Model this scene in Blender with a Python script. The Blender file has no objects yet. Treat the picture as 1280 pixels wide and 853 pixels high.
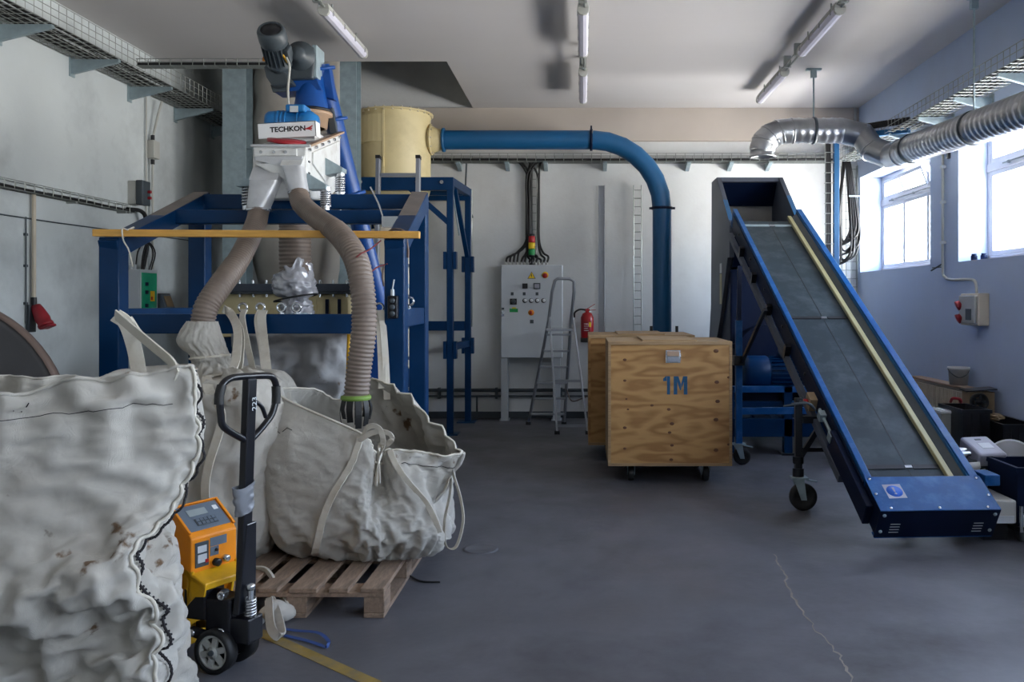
import bpy, bmesh, math, random
from mathutils import Vector, Matrix, noise

random.seed(7)
scn = bpy.context.scene
COL = scn.collection
PI = math.pi

# ------------------------------------------------------------------ camera
F, CX, CY, H = 1075.0, 729.0, 378.0, 1.52          # focal length and vanishing point in pixels of a 1280x853 frame, eye height
cam_d = bpy.data.cameras.new('camera')
cam = bpy.data.objects.new('camera', cam_d)
COL.objects.link(cam)
cam.location = (0, 0, H)
cam.rotation_euler = (PI / 2, 0, 0)
cam_d.sensor_width = 36
cam_d.lens = F * 36 / 1280
cam_d.shift_x = -(CX - 640) / 1280
cam_d.shift_y = -(426.5 - CY) / 1280
cam_d.clip_start = 0.05
scn.camera = cam

# ------------------------------------------------------------------ world, daylight, exposure
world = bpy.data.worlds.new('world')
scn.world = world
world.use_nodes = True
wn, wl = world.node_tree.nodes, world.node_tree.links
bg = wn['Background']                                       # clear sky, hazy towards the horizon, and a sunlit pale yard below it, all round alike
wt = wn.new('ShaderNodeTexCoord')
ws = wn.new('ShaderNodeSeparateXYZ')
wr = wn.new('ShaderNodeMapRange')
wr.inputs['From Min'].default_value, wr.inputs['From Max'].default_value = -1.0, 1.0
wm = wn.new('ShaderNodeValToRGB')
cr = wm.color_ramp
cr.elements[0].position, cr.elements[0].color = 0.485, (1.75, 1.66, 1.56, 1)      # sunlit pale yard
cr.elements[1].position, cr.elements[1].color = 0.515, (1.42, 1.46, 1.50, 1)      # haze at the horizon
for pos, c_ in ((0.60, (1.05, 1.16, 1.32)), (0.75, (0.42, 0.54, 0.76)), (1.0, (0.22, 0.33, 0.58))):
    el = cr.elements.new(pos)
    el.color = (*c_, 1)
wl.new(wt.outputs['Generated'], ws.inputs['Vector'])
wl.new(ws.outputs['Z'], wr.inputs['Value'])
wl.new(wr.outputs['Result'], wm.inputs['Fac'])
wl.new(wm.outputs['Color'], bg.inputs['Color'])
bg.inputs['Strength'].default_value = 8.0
scn.view_settings.view_transform = 'Standard'
scn.view_settings.look = 'None'
scn.view_settings.exposure = 1.93
scn.view_settings.gamma = 1.0
scn.view_settings.use_curve_mapping = False
scn.cycles.use_denoising = True
scn.cycles.max_bounces = 10
scn.cycles.diffuse_bounces = 7
scn.cycles.sample_clamp_indirect = 8

# room sizes (metres): camera at X=0 Y=0, looking along +Y
XL, XR, YB, YF, ZC, ZT = -4.45, 3.60, 11.30, -3.20, 4.06, 5.60
REV = 0.33                                            # depth of the window reveals
SILL, HEAD = 1.905, 3.14
WIN_Y = [(8.92, 11.18), (5.99, 8.25), (3.06, 5.32), (0.13, 2.39), (-2.80, -0.54)]  # last three continue the row out of view, added to light the foreground
for (y0, y1) in WIN_Y:                                # light portals: they only guide the sampling of the sky through each window
    ld = bpy.data.lights.new('window_portal', 'AREA')
    ld.shape = 'RECTANGLE'
    ld.size, ld.size_y = y1 - y0, HEAD - SILL
    ld.cycles.is_portal = True
    lo = bpy.data.objects.new('window_portal', ld)
    lo.location = (XR + REV + 0.03, (y0 + y1) / 2, (SILL + HEAD) / 2)
    lo.rotation_euler = Matrix(((0, 0, 1), (1, 0, 0), (0, 1, 0))).to_euler()   # local x->Y, y->Z, z->+X: shines to -X
    COL.objects.link(lo)

# ------------------------------------------------------------------ helpers
def W(px, py, d):
    """the point seen at pixel (px, py) at depth d"""
    return Vector(((px - CX) / F * d, d, H - (py - CY) / F * d))

def G(px, py):
    """the point of the floor seen at a pixel"""
    d = F * H / (py - CY)
    return Vector(((px - CX) / F * d, d, 0))

def V(*a):
    return Vector(a[0]) if len(a) == 1 else Vector(a)

def lin(c):
    return tuple(((x / 255) / 12.92 if x / 255 <= 0.04045 else ((x / 255 + 0.055) / 1.055) ** 2.4) for x in c)

def frame(t, up=Vector((0, 0, 1))):
    t = t.normalized()
    u = up if abs(t.dot(up)) < 0.98 else Vector((0, 1, 0)) if abs(t.y) < 0.9 else Vector((1, 0, 0))
    s = t.cross(u).normalized()
    return t, s, s.cross(t).normalized()

def catmull(P, n, closed=False):
    """n points per span through the points P"""
    P = [Vector(p) for p in P]
    m = len(P)
    out = []
    spans = m if closed else m - 1
    for i in range(spans):
        if closed:
            a, b, c, d = P[(i - 1) % m], P[i], P[(i + 1) % m], P[(i + 2) % m]
        else:
            b, c = P[i], P[i + 1]
            a = P[i - 1] if i else b * 2 - c
            d = P[i + 2] if i + 2 < m else c * 2 - b
        for k in range(n):
            t = k / n
            out.append(0.5 * ((2 * b) + (c - a) * t + (2 * a - 5 * b + 4 * c - d) * t * t + (3 * b - a - 3 * c + d) * t ** 3))
    if not closed:
        out.append(P[-1].copy())
    return out

class MB:
    """collects shapes; obj() links them as one mesh object"""
    def __init__(s, M=None):
        s.v, s.f, s.sm, s.mi, s.M = [], [], [], [], M
        s.cur = 0
    def add(s, vs, fs, smooth=False):
        o = len(s.v)
        s.v += [(s.M @ Vector(p)) if s.M else Vector(p) for p in vs]
        for f in fs:
            s.f.append([i + o for i in f])
            s.sm.append(smooth)
            s.mi.append(s.cur)
        return s
    def box(s, x0, y0, z0, x1, y1, z1):
        vs = [(x, y, z) for z in (z0, z1) for y in (y0, y1) for x in (x0, x1)]
        return s.add(vs, [(0, 2, 3, 1), (4, 5, 7, 6), (0, 1, 5, 4), (2, 6, 7, 3), (0, 4, 6, 2), (1, 3, 7, 5)])
    def bar(s, p0, p1, w, h, up=Vector((0, 0, 1))):
        p0, p1 = Vector(p0), Vector(p1)
        t, a, b = frame(p1 - p0, Vector(up))
        vs = [p + a * (i * w / 2) + b * (j * h / 2) for p in (p0, p1) for (i, j) in ((-1, -1), (1, -1), (1, 1), (-1, 1))]
        return s.add(vs, [(3, 2, 1, 0), (4, 5, 6, 7), (0, 1, 5, 4), (1, 2, 6, 5), (2, 3, 7, 6), (3, 0, 4, 7)])
    def tube(s, pts, r, n=10, caps=True, smooth=True, closed=False):
        pts = [Vector(p) for p in pts]
        m = len(pts)
        R = r if isinstance(r, (list, tuple)) else [r] * m
        t0 = (pts[1] - pts[0])
        _, a, b = frame(t0)
        prev = t0.normalized()
        vs = []
        for i, p in enumerate(pts):
            if closed:
                t = pts[(i + 1) % m] - pts[i - 1]
            else:
                t = pts[min(i + 1, m - 1)] - pts[max(i - 1, 0)]
            t = t.normalized() if t.length > 1e-9 else prev
            q = prev.rotation_difference(t)
            a, b = q @ a, q @ b
            prev = t
            for k in range(n):
                an = 2 * PI * k / n
                vs.append(p + (a * math.cos(an) + b * math.sin(an)) * R[i])
        fs = []
        for i in range(m if closed else m - 1):
            j = (i + 1) % m
            for k in range(n):
                l = (k + 1) % n
                fs.append((i * n + k, i * n + l, j * n + l, j * n + k))
        s.add(vs, fs, smooth)
        if caps and not closed:
            s.add(vs[:n], [tuple(range(n))[::-1]])
            s.add(vs[-n:], [tuple(range(n))])
        return s
    def cyl(s, p0, p1, r, n=16, r1=None):
        return s.tube([p0, p1], [r, r if r1 is None else r1], n)
    def lathe(s, o, axis, prof, n=24, smooth=True):
        """prof: (radius, distance along the axis)"""
        o = Vector(o)
        t, a, b = frame(Vector(axis))
        vs, fs = [], []
        for (r, h) in prof:
            for k in range(n):
                an = 2 * PI * k / n
                vs.append(o + t * h + (a * math.cos(an) + b * math.sin(an)) * max(r, 1e-4))
        for i in range(len(prof) - 1):
            for k in range(n):
                l = (k + 1) % n
                fs.append((i * n + k, i * n + l, (i + 1) * n + l, (i + 1) * n + k))
        return s.add(vs, fs, smooth)
    def prism(s, poly, vec):
        poly = [Vector(p) for p in poly]
        vec = Vector(vec)
        n = len(poly)
        vs = poly + [p + vec for p in poly]
        nrm = Vector((0, 0, 0))
        for i in range(n):
            nrm += poly[i].cross(poly[(i + 1) % n])
        fl = nrm.dot(vec) > 0
        fs = [tuple(range(n))[::-1], tuple(range(n, 2 * n))] + [(i, (i + 1) % n, (i + 1) % n + n, i + n) for i in range(n)]
        if not fl:
            fs = [f[::-1] for f in fs]
        return s.add(vs, fs)
    def ribbon(s, pts, w, th, side, smooth=True):
        """a strap: side = the direction of its width (one vector or one per point)"""
        pts = [Vector(p) for p in pts]
        m = len(pts)
        vs = []
        for i, p in enumerate(pts):
            t = (pts[min(i + 1, m - 1)] - pts[max(i - 1, 0)]).normalized()
            sd = Vector(side[i] if isinstance(side, list) else side)
            sd = (sd - t * sd.dot(t)).normalized()
            nn = t.cross(sd)
            for (i2, j2) in ((-1, -1), (1, -1), (1, 1), (-1, 1)):
                vs.append(p + sd * (i2 * w / 2) + nn * (j2 * th / 2))
        fs = []
        for i in range(m - 1):
            for k in range(4):
                l = (k + 1) % 4
                fs.append((i * 4 + k, i * 4 + l, i * 4 + 4 + l, i * 4 + 4 + k))
        fs += [(3, 2, 1, 0), tuple((m - 1) * 4 + k for k in range(4))]
        return s.add(vs, fs, False)
    def grid(s, rows, closed=False, smooth=True):
        n = len(rows[0])
        vs = [p for r in rows for p in r]
        fs = []
        for i in range(len(rows) - 1):
            for k in range(n if closed else n - 1):
                l = (k + 1) % n
                fs.append((i * n + k, i * n + l, (i + 1) * n + l, (i + 1) * n + k))
        return s.add(vs, fs, smooth)

WLOC = {}

def tag(o, label=None, cat=None, group=None, kind=None):
    if label: o['label'] = label
    if cat: o['category'] = cat
    if group: o['group'] = group
    if kind: o['kind'] = kind
    return o

def empty(name, loc, label=None, cat=None, group=None, kind=None):
    o = bpy.data.objects.new(name, None)
    o.empty_display_size = 0.1
    COL.objects.link(o)
    o.location = Vector(loc)
    WLOC[o.name] = Vector(loc)
    return tag(o, label, cat, group, kind)

def obj(name, mb, mats, parent=None, bevel=0, solid=0, seg=2, label=None, subd=0):
    me = bpy.data.meshes.new(name)
    vs = mb.v
    lo = Vector([min(p[i] for p in vs) for i in range(3)])
    hi = Vector([max(p[i] for p in vs) for i in range(3)])
    org = (lo + hi) / 2
    if parent is None:
        org.z = lo.z
    me.from_pydata([tuple(p - org) for p in vs], [], mb.f)
    me.polygons.foreach_set('use_smooth', mb.sm)
    me.polygons.foreach_set('material_index', mb.mi)
    for m in (mats if isinstance(mats, (list, tuple)) else [mats]):
        me.materials.append(m)
    me.update()
    o = bpy.data.objects.new(name, me)
    COL.objects.link(o)
    WLOC[o.name] = org.copy()
    if parent is not None:
        o.parent = parent
        o.location = org - WLOC[parent.name]
    else:
        o.location = org
    if solid:
        md = o.modifiers.new('solid', 'SOLIDIFY')
        md.thickness = solid
    if bevel:
        md = o.modifiers.new('bevel', 'BEVEL')
        md.width = bevel
        md.segments = seg
        md.limit_method = 'ANGLE'
        md.angle_limit = math.radians(40)
    if label:
        o['label'] = label
    return o

def dup(root, delta, label=None, rz=None):
    """a copy of a thing with its parts and sub-parts"""
    r = root.copy()
    COL.objects.link(r)
    r.location = Vector(root.location) + Vector(delta)
    if rz is not None:
        r.rotation_euler.z = rz
    WLOC[r.name] = Vector(r.location)
    if label:
        r['label'] = label
    for ch in list(root.children):
        c = ch.copy()
        COL.objects.link(c)
        c.parent = r
        for g in list(ch.children):
            d = g.copy()
            COL.objects.link(d)
            d.parent = c
    return r

def repeat(o, parent, locs):
    """copies of one part at further offsets, sharing its mesh"""
    for d in locs:
        c = o.copy()
        COL.objects.link(c)
        c.parent = parent
        c.location = Vector(o.location) + Vector(d)
        for g in list(o.children):
            k = g.copy()
            COL.objects.link(k)
            k.parent = c

def text(name, body, size, M, mat, parent, ex=0.001, bold=0.0, align='CENTER'):
    cu = bpy.data.curves.new(name, 'FONT')
    cu.body, cu.size, cu.extrude, cu.offset = body, size, ex, bold
    cu.align_x, cu.align_y = align, 'CENTER'
    cu.resolution_u = 3
    t = bpy.data.objects.new(name, cu)
    COL.objects.link(t)
    bpy.context.view_layer.update()
    me = bpy.data.meshes.new_from_object(t.evaluated_get(bpy.context.evaluated_depsgraph_get()))
    bpy.data.objects.remove(t)
    mb = MB(M)
    mb.add([v.co.copy() for v in me.vertices], [tuple(p.vertices) for p in me.polygons])
    return obj(name, mb, mat, parent)

def axes(o, x, y, z=None):
    x, y = Vector(x).normalized(), Vector(y).normalized()
    z = x.cross(y).normalized() if z is None else Vector(z).normalized()
    M = Matrix((x, y, z)).transposed().to_4x4()
    M.translation = Vector(o)
    return M

# ------------------------------------------------------------------ materials
def mat(name, col, rough=0.5, metal=0.0, var=0.08, vs=2.5, bump=0.0, bs=60.0, dirt=None, stretch=(1, 1, 1), coat=0.0, spec=0.5, extra=None):
    """paint with cloudy variation, fine relief and optional dirt = (colour, amount 0..1, scale)"""
    m = bpy.data.materials.new(name)
    m.use_nodes = True
    nt = m.node_tree
    N, L = nt.nodes, nt.links
    b = N['Principled BSDF']
    b.inputs['Roughness'].default_value = rough
    b.inputs['Metallic'].default_value = metal
    b.inputs['Coat Weight'].default_value = coat
    b.inputs['Specular IOR Level'].default_value = spec
    tc = N.new('ShaderNodeTexCoord')
    mp = N.new('ShaderNodeMapping')
    mp.inputs['Scale'].default_value = stretch
    L.new(tc.outputs['Object'], mp.inputs['Vector'])
    c = lin(col)
    nz = N.new('ShaderNodeTexNoise')
    nz.inputs['Scale'].default_value = vs
    nz.inputs['Detail'].default_value = 5
    L.new(mp.outputs['Vector'], nz.inputs['Vector'])
    rp = N.new('ShaderNodeValToRGB')
    rp.color_ramp.elements[0].position = 0.3
    rp.color_ramp.elements[1].position = 0.7
    rp.color_ramp.elements[0].color = (*[max(0, x * (1 - var)) for x in c], 1)
    rp.color_ramp.elements[1].color = (*[min(1, x * (1 + var)) for x in c], 1)
    L.new(nz.outputs['Fac'], rp.inputs['Fac'])
    out = rp.outputs['Color']
    if dirt:
        dn = N.new('ShaderNodeTexNoise')
        dn.inputs['Scale'].default_value = dirt[2]
        dn.inputs['Detail'].default_value = 7
        dn.inputs['Roughness'].default_value = 0.65
        L.new(mp.outputs['Vector'], dn.inputs['Vector'])
        dr = N.new('ShaderNodeValToRGB')
        dr.color_ramp.elements[0].position = 0.48
        dr.color_ramp.elements[1].position = 0.75
        dr.color_ramp.elements[0].color = (0, 0, 0, 1)
        dr.color_ramp.elements[1].color = (dirt[1],) * 3 + (1,)
        L.new(dn.outputs['Fac'], dr.inputs['Fac'])
        mx = N.new('ShaderNodeMix')
        mx.data_type = 'RGBA'
        L.new(dr.outputs['Color'], mx.inputs['Factor'])
        L.new(out, mx.inputs['A'])
        mx.inputs['B'].default_value = (*lin(dirt[0]), 1)
        out = mx.outputs['Result']
    L.new(out, b.inputs['Base Color'])
    if bump:
        bn = N.new('ShaderNodeTexNoise')
        bn.inputs['Scale'].default_value = bs
        bn.inputs['Detail'].default_value = 4
        L.new(mp.outputs['Vector'], bn.inputs['Vector'])
        bp = N.new('ShaderNodeBump')
        bp.inputs['Strength'].default_value = bump
        bp.inputs['Distance'].default_value = 0.01
        L.new(bn.outputs['Fac'], bp.inputs['Height'])
        L.new(bp.outputs['Normal'], b.inputs['Normal'])
    if extra:
        extra(nt, b, mp, out)
    return m

def floor_extra(nt, b, mp, out):
    N, L = nt.nodes, nt.links
    n = N.new('ShaderNodeTexNoise'); n.inputs['Scale'].default_value = 1.7; n.inputs['Detail'].default_value = 8
    L.new(mp.outputs['Vector'], n.inputs['Vector'])
    r = N.new('ShaderNodeMapRange')
    r.inputs['From Min'].default_value, r.inputs['From Max'].default_value = 0.3, 0.7
    r.inputs['To Min'].default_value, r.inputs['To Max'].default_value = 0.36, 0.66
    L.new(n.outputs['Fac'], r.inputs['Value'])
    L.new(r.outputs['Result'], b.inputs['Roughness'])

def wood_extra(nt, b, mp, out):
    """flat-sawn plywood figure: stretched distorted rings"""
    N, L = nt.nodes, nt.links
    w0 = N.new('ShaderNodeTexNoise')
    w0.inputs['Scale'].default_value = 1.7
    w0.inputs['Detail'].default_value = 2.5
    w0.inputs['Roughness'].default_value = 0.45
    m2 = N.new('ShaderNodeMapping'); m2.inputs['Scale'].default_value = (0.8, 0.8, 3.2)
    tc = [x for x in N if x.type == 'TEX_COORD'][0]
    L.new(tc.outputs['Object'], m2.inputs['Vector'])
    L.new(m2.outputs['Vector'], w0.inputs['Vector'])
    mu = N.new('ShaderNodeMath'); mu.operation = 'MULTIPLY'; mu.inputs[1].default_value = 13.0
    L.new(w0.outputs['Fac'], mu.inputs[0])
    w = N.new('ShaderNodeMath'); w.operation = 'PINGPONG'; w.inputs[1].default_value = 1.0
    L.new(mu.outputs[0], w.inputs[0])
    r = N.new('ShaderNodeValToRGB')
    r.color_ramp.elements[0].color = (*lin((176, 136, 84)), 1)
    r.color_ramp.elements[1].color = (*lin((122, 80, 40)), 1)
    r.color_ramp.elements[0].position, r.color_ramp.elements[1].position = 0.25, 0.85
    L.new(w.outputs[0], r.inputs['Fac'])
    mx = N.new('ShaderNodeMix'); mx.data_type = 'RGBA'; mx.inputs['Factor'].default_value = 0.6
    L.new(out, mx.inputs['A']); L.new(r.outputs['Color'], mx.inputs['B'])
    L.new(mx.outputs['Result'], b.inputs['Base Color'])

def weave_extra(nt, b, mp, out):
    """woven tape fabric: fine crossed bands as relief"""
    N, L = nt.nodes, nt.links
    tc = [x for x in N if x.type == 'TEX_COORD'][0]
    acc = None
    for d in ('X', 'Z'):
        w = N.new('ShaderNodeTexWave'); w.bands_direction = d
        w.inputs['Scale'].default_value = 170; w.inputs['Distortion'].default_value = 0.6
        L.new(tc.outputs['Object'], w.inputs['Vector'])
        if acc is None:
            acc = w.outputs['Fac']
        else:
            a = N.new('ShaderNodeMath'); a.operation = 'ADD'
            L.new(acc, a.inputs[0]); L.new(w.outputs['Fac'], a.inputs[1]); acc = a.outputs[0]
    wn_ = N.new('ShaderNodeTexNoise'); wn_.inputs['Scale'].default_value = 4.0; wn_.inputs['Detail'].default_value = 2
    L.new(tc.outputs['Object'], wn_.inputs['Vector'])
    wv = N.new('ShaderNodeVectorMath'); wv.operation = 'MULTIPLY_ADD'
    L.new(wn_.outputs['Color'], wv.inputs[0]); wv.inputs[1].default_value = (0.14, 0.14, 0.14)
    L.new(tc.outputs['Object'], wv.inputs[2])
    hs = None
    for sc_, st_ in ((7.0, 1.0), (15.0, 0.55)):                      # creased facets, large and small
        vo = N.new('ShaderNodeTexVoronoi'); vo.feature = 'DISTANCE_TO_EDGE'; vo.inputs['Scale'].default_value = sc_
        L.new(wv.outputs[0], vo.inputs['Vector'])
        hm = N.new('ShaderNodeMath'); hm.operation = 'MULTIPLY_ADD'; hm.inputs[1].default_value = st_
        L.new(vo.outputs['Distance'], hm.inputs[0])
        if hs is None: hm.inputs[2].default_value = 0.0
        else: L.new(hs, hm.inputs[2])
        hs = hm.outputs[0]
    a = N.new('ShaderNodeMath'); a.operation = 'MULTIPLY_ADD'
    L.new(hs, a.inputs[0]); a.inputs[1].default_value = 1.6
    a2 = N.new('ShaderNodeMath'); a2.operation = 'MULTIPLY'; a2.inputs[1].default_value = 0.12
    L.new(acc, a2.inputs[0]); L.new(a2.outputs[0], a.inputs[2])
    sp = N.new('ShaderNodeTexNoise'); sp.inputs['Scale'].default_value = 16; sp.inputs['Detail'].default_value = 4
    s2 = N.new('ShaderNodeTexNoise'); s2.inputs['Scale'].default_value = 2.1; s2.inputs['Detail'].default_value = 2
    L.new(tc.outputs['Object'], sp.inputs['Vector']); L.new(tc.outputs['Object'], s2.inputs['Vector'])
    pm = N.new('ShaderNodeMath'); pm.operation = 'MULTIPLY'
    L.new(sp.outputs['Fac'], pm.inputs[0]); L.new(s2.outputs['Fac'], pm.inputs[1])
    pr = N.new('ShaderNodeMapRange'); pr.inputs['From Min'].default_value, pr.inputs['From Max'].default_value = 0.40, 0.46
    L.new(pm.outputs[0], pr.inputs['Value'])
    px = N.new('ShaderNodeMix'); px.data_type = 'RGBA'
    L.new(pr.outputs['Result'], px.inputs['Factor']); L.new(out, px.inputs['A']); px.inputs['B'].default_value = (*lin((120, 92, 66)), 1)
    L.new(px.outputs['Result'], b.inputs['Base Color'])
    bp = N.new('ShaderNodeBump'); bp.inputs['Strength'].default_value = 0.7; bp.inputs['Distance'].default_value = 0.02
    L.new(a.outputs[0], bp.inputs['Height']); L.new(bp.outputs['Normal'], b.inputs['Normal'])

M = {}
M['wall'] = mat('wall_paint', (200, 206, 207), 0.9, var=0.07, vs=0.9, bump=0.15, bs=35, dirt=((122, 126, 130), 0.6, 0.9))  # the dirt slot here lays random darker grey clouds over the wall
M['back'] = mat('back_wall_paint', (216, 217, 216), 0.9, var=0.05, vs=0.8, bump=0.15, bs=30, dirt=((170, 165, 160), 0.35, 1.1))
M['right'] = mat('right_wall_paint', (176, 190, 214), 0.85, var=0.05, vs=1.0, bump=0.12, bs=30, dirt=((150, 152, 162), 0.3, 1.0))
M['ceiling'] = mat('ceiling_paint', (196, 192, 191), 0.95, var=0.04, vs=0.7, bump=0.1, bs=25, stretch=(0.25, 1, 1))
M['beam_paint'] = mat('beam_paint', (186, 176, 166), 0.9, var=0.06, vs=1.5)
M['floor'] = mat('concrete_floor', (92, 92, 98), 0.5, var=0.26, vs=0.9, bump=0.12, bs=25, dirt=((46, 43, 44), 0.9, 0.9), extra=floor_extra)
M['crack'] = mat('crack_filler', (140, 132, 122), 0.9, var=0.2, vs=9)
M['line'] = mat('worn_floor_paint', (138, 114, 52), 0.8, var=0.3, vs=9, dirt=((95, 92, 90), 0.9, 6))
M['upvc'] = mat('window_plastic', (192, 192, 200), 0.35, var=0.02)
M['blue'] = mat('frame_blue', (1, 46, 86), 0.38, var=0.14, vs=5, spec=0.22, dirt=((18, 48, 84), 0.4, 5), bump=0.03, bs=80)
M['dusty'] = mat('dusty_blue', (4, 46, 90), 0.6, var=0.2, vs=6, dirt=((120, 112, 108), 0.9, 3.0))
M['dust'] = mat('settled_dust', (122, 114, 110), 0.95, var=0.12, vs=9)
M['pipe_blue'] = mat('pipe_blue', (20, 86, 132), 0.45, var=0.08, vs=3)
M['conv_blue'] = mat('conveyor_blue', (6, 74, 132), 0.45, spec=0.3, var=0.12, vs=6, dirt=((90, 130, 180), 0.4, 7))
M['navy'] = mat('dark_navy', (3, 19, 48), 0.5, spec=0.2, var=0.15, vs=4)
M['slate'] = mat('hopper_slate', (70, 78, 92), 0.55, var=0.1, vs=3)
M['inner'] = mat('hopper_lining', (150, 147, 143), 0.6, var=0.15, vs=3)
M['belt'] = mat('belt_rubber', (40, 51, 57), 0.6, spec=0.3, var=0.12, vs=4, dirt=((90, 98, 100), 0.5, 5))
M['black'] = mat('black_rubber', (18, 18, 20), 0.55, var=0.2, vs=9)
M['blackmetal'] = mat('black_enamel', (16, 17, 24), 0.3, var=0.1, vs=9)
M['dgrey'] = mat('dark_grey_casting', (62, 70, 76), 0.45, var=0.12, vs=8)
M['grey'] = mat('grey_enamel', (192, 197, 201), 0.45, var=0.05, vs=3)
M['lgrey'] = mat('light_grey_plastic', (178, 178, 172), 0.5, var=0.05, vs=4)
M['galv'] = mat('galvanised_steel', (150, 166, 172), 0.5, metal=0.35, var=0.14, vs=14, bump=0.03, bs=50)
M['wire'] = mat('zinc_wire', (148, 152, 148), 0.45, metal=0.5, var=0.08)
M['duct'] = mat('spiral_duct_metal', (170, 172, 174), 0.3, metal=0.9, var=0.1, vs=7, bump=0.06, bs=14)
M['alu'] = mat('aluminium', (156, 159, 165), 0.35, metal=0.75, var=0.06)
M['chrome'] = mat('bright_metal', (205, 208, 212), 0.2, metal=0.9, var=0.04)
M['cream'] = mat('cream_enamel', (222, 206, 158), 0.45, var=0.05, vs=2.5, dirt=((170, 148, 100), 0.35, 3))
M['hose'] = mat('suction_hose', (122, 108, 98), 0.5, var=0.1, vs=6, dirt=((88, 76, 68), 0.5, 5))
M['bag'] = mat('woven_bag_white', (214, 209, 200), 0.5, var=0.07, vs=3, dirt=((168, 156, 140), 0.55, 2.2), extra=weave_extra)
M['bag_grey'] = mat('woven_bag_grey', (192, 192, 194), 0.5, var=0.08, vs=3, dirt=((140, 134, 128), 0.5, 3), extra=weave_extra)
M['strap'] = mat('webbing_strap', (206, 200, 188), 0.8, var=0.1, vs=8, dirt=((160, 140, 112), 0.6, 6))
M['thread'] = mat('dark_stitching', (30, 26, 30), 0.8, var=0.2, vs=20)
M['foil'] = mat('crumpled_film', (196, 196, 202), 0.25, metal=0.3, var=0.08, vs=6, bump=0.35, bs=16)
M['white'] = mat('white_enamel', (214, 216, 216), 0.4, var=0.05, vs=6, dirt=((140, 128, 120), 0.5, 7))
M['silver'] = mat('silver_tape', (196, 198, 202), 0.42, metal=0.3, var=0.12, vs=9, bump=0.25, bs=22)
M['duct_tape'] = mat('grey_duct_tape', (128, 130, 136), 0.4, metal=0.3, var=0.12, vs=9, bump=0.25, bs=22)
M['fabric'] = mat('silo_fabric', (166, 160, 152), 0.85, var=0.07, vs=2, bump=0.08, bs=30)
M['batten'] = mat('planed_pine', (208, 156, 74), 0.55, var=0.15, vs=5, stretch=(1, 8, 8))
M['pallet'] = mat('weathered_pallet_wood', (140, 118, 100), 0.85, var=0.25, vs=6, stretch=(6, 1, 6), dirt=((84, 72, 64), 0.8, 5), bump=0.2, bs=30)
M['ply'] = mat('plywood_figure', (170, 126, 70), 0.55, var=0.1, vs=6, stretch=(1, 1, 5), extra=wood_extra)
M['plyedge'] = mat('plywood_edge', (150, 122, 88), 0.7, var=0.2, vs=8, stretch=(1, 1, 12))
M['knot'] = mat('wood_knot', (92, 54, 28), 0.6, var=0.3, vs=30)
M['stencil'] = mat('stencil_blue', (16, 74, 108), 0.7, var=0.15, vs=30)
M['orange'] = mat('orange_enamel', (236, 140, 16), 0.38, var=0.06, vs=6, dirt=((150, 96, 30), 0.35, 6))
M['yellow'] = mat('yellow_enamel', (222, 168, 22), 0.4, var=0.12, vs=6, dirt=((120, 96, 40), 0.5, 6))
M['red'] = mat('red_enamel', (170, 18, 26), 0.35, var=0.06)
M['dark_red'] = mat('dark_red_cord', (104, 26, 30), 0.7)
M['redplug'] = mat('red_plastic', (150, 28, 40), 0.45, var=0.06)
M['green'] = mat('green_tinted_cover', (26, 160, 118), 0.15, var=0.12, vs=10, coat=0.6)
M['lens'] = mat('lamp_diffuser', (214, 212, 226), 0.35, var=0.03, vs=4)
M['amber'] = mat('amber_plastic', (232, 140, 24), 0.4, var=0.05)
M['sign_yellow'] = mat('sign_yellow', (236, 196, 20), 0.5, var=0.03)
M['sign_white'] = mat('sign_white', (226, 228, 230), 0.5, var=0.03)
M['sign_black'] = mat('sign_black', (20, 20, 24), 0.6, var=0.05)
M['sign_green'] = mat('sign_green', (22, 140, 70), 0.5, var=0.05)
M['sign_blue'] = mat('sign_blue', (30, 92, 190), 0.5, var=0.05)
M['screen'] = mat('display_glass', (150, 160, 162), 0.2, var=0.05)
M['keypad'] = mat('keypad_grey', (98, 110, 124), 0.45, var=0.06)
M['guide'] = mat('pale_yellow_guide', (176, 168, 126), 0.5, var=0.1, vs=5)
M['moto_blue'] = mat('motor_blue', (24, 108, 172), 0.4, var=0.12, vs=7)
M['deep_blue'] = mat('feeder_blue', (8, 68, 140), 0.38, var=0.1, vs=6)
M['beige'] = mat('beige_enamel', (200, 188, 168), 0.5, var=0.08, vs=4)
M['bucket'] = mat('white_bucket_plastic', (196, 194, 192), 0.4, var=0.06)
M['card'] = mat('cardboard', (150, 128, 100), 0.85, var=0.12, vs=5)
M['lav'] = mat('cover_grey', (156, 156, 168), 0.4, var=0.05)
M['tan'] = mat('tan_gasket', (168, 140, 116), 0.6, var=0.1)
M['rope_blue'] = mat('blue_strapping', (40, 70, 130), 0.5, var=0.1)
M['disc'] = mat('dark_disc', (72, 70, 72), 0.6, var=0.12, vs=3)
M['brown'] = mat('brown_rim', (110, 92, 84), 0.6, var=0.1)

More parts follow.
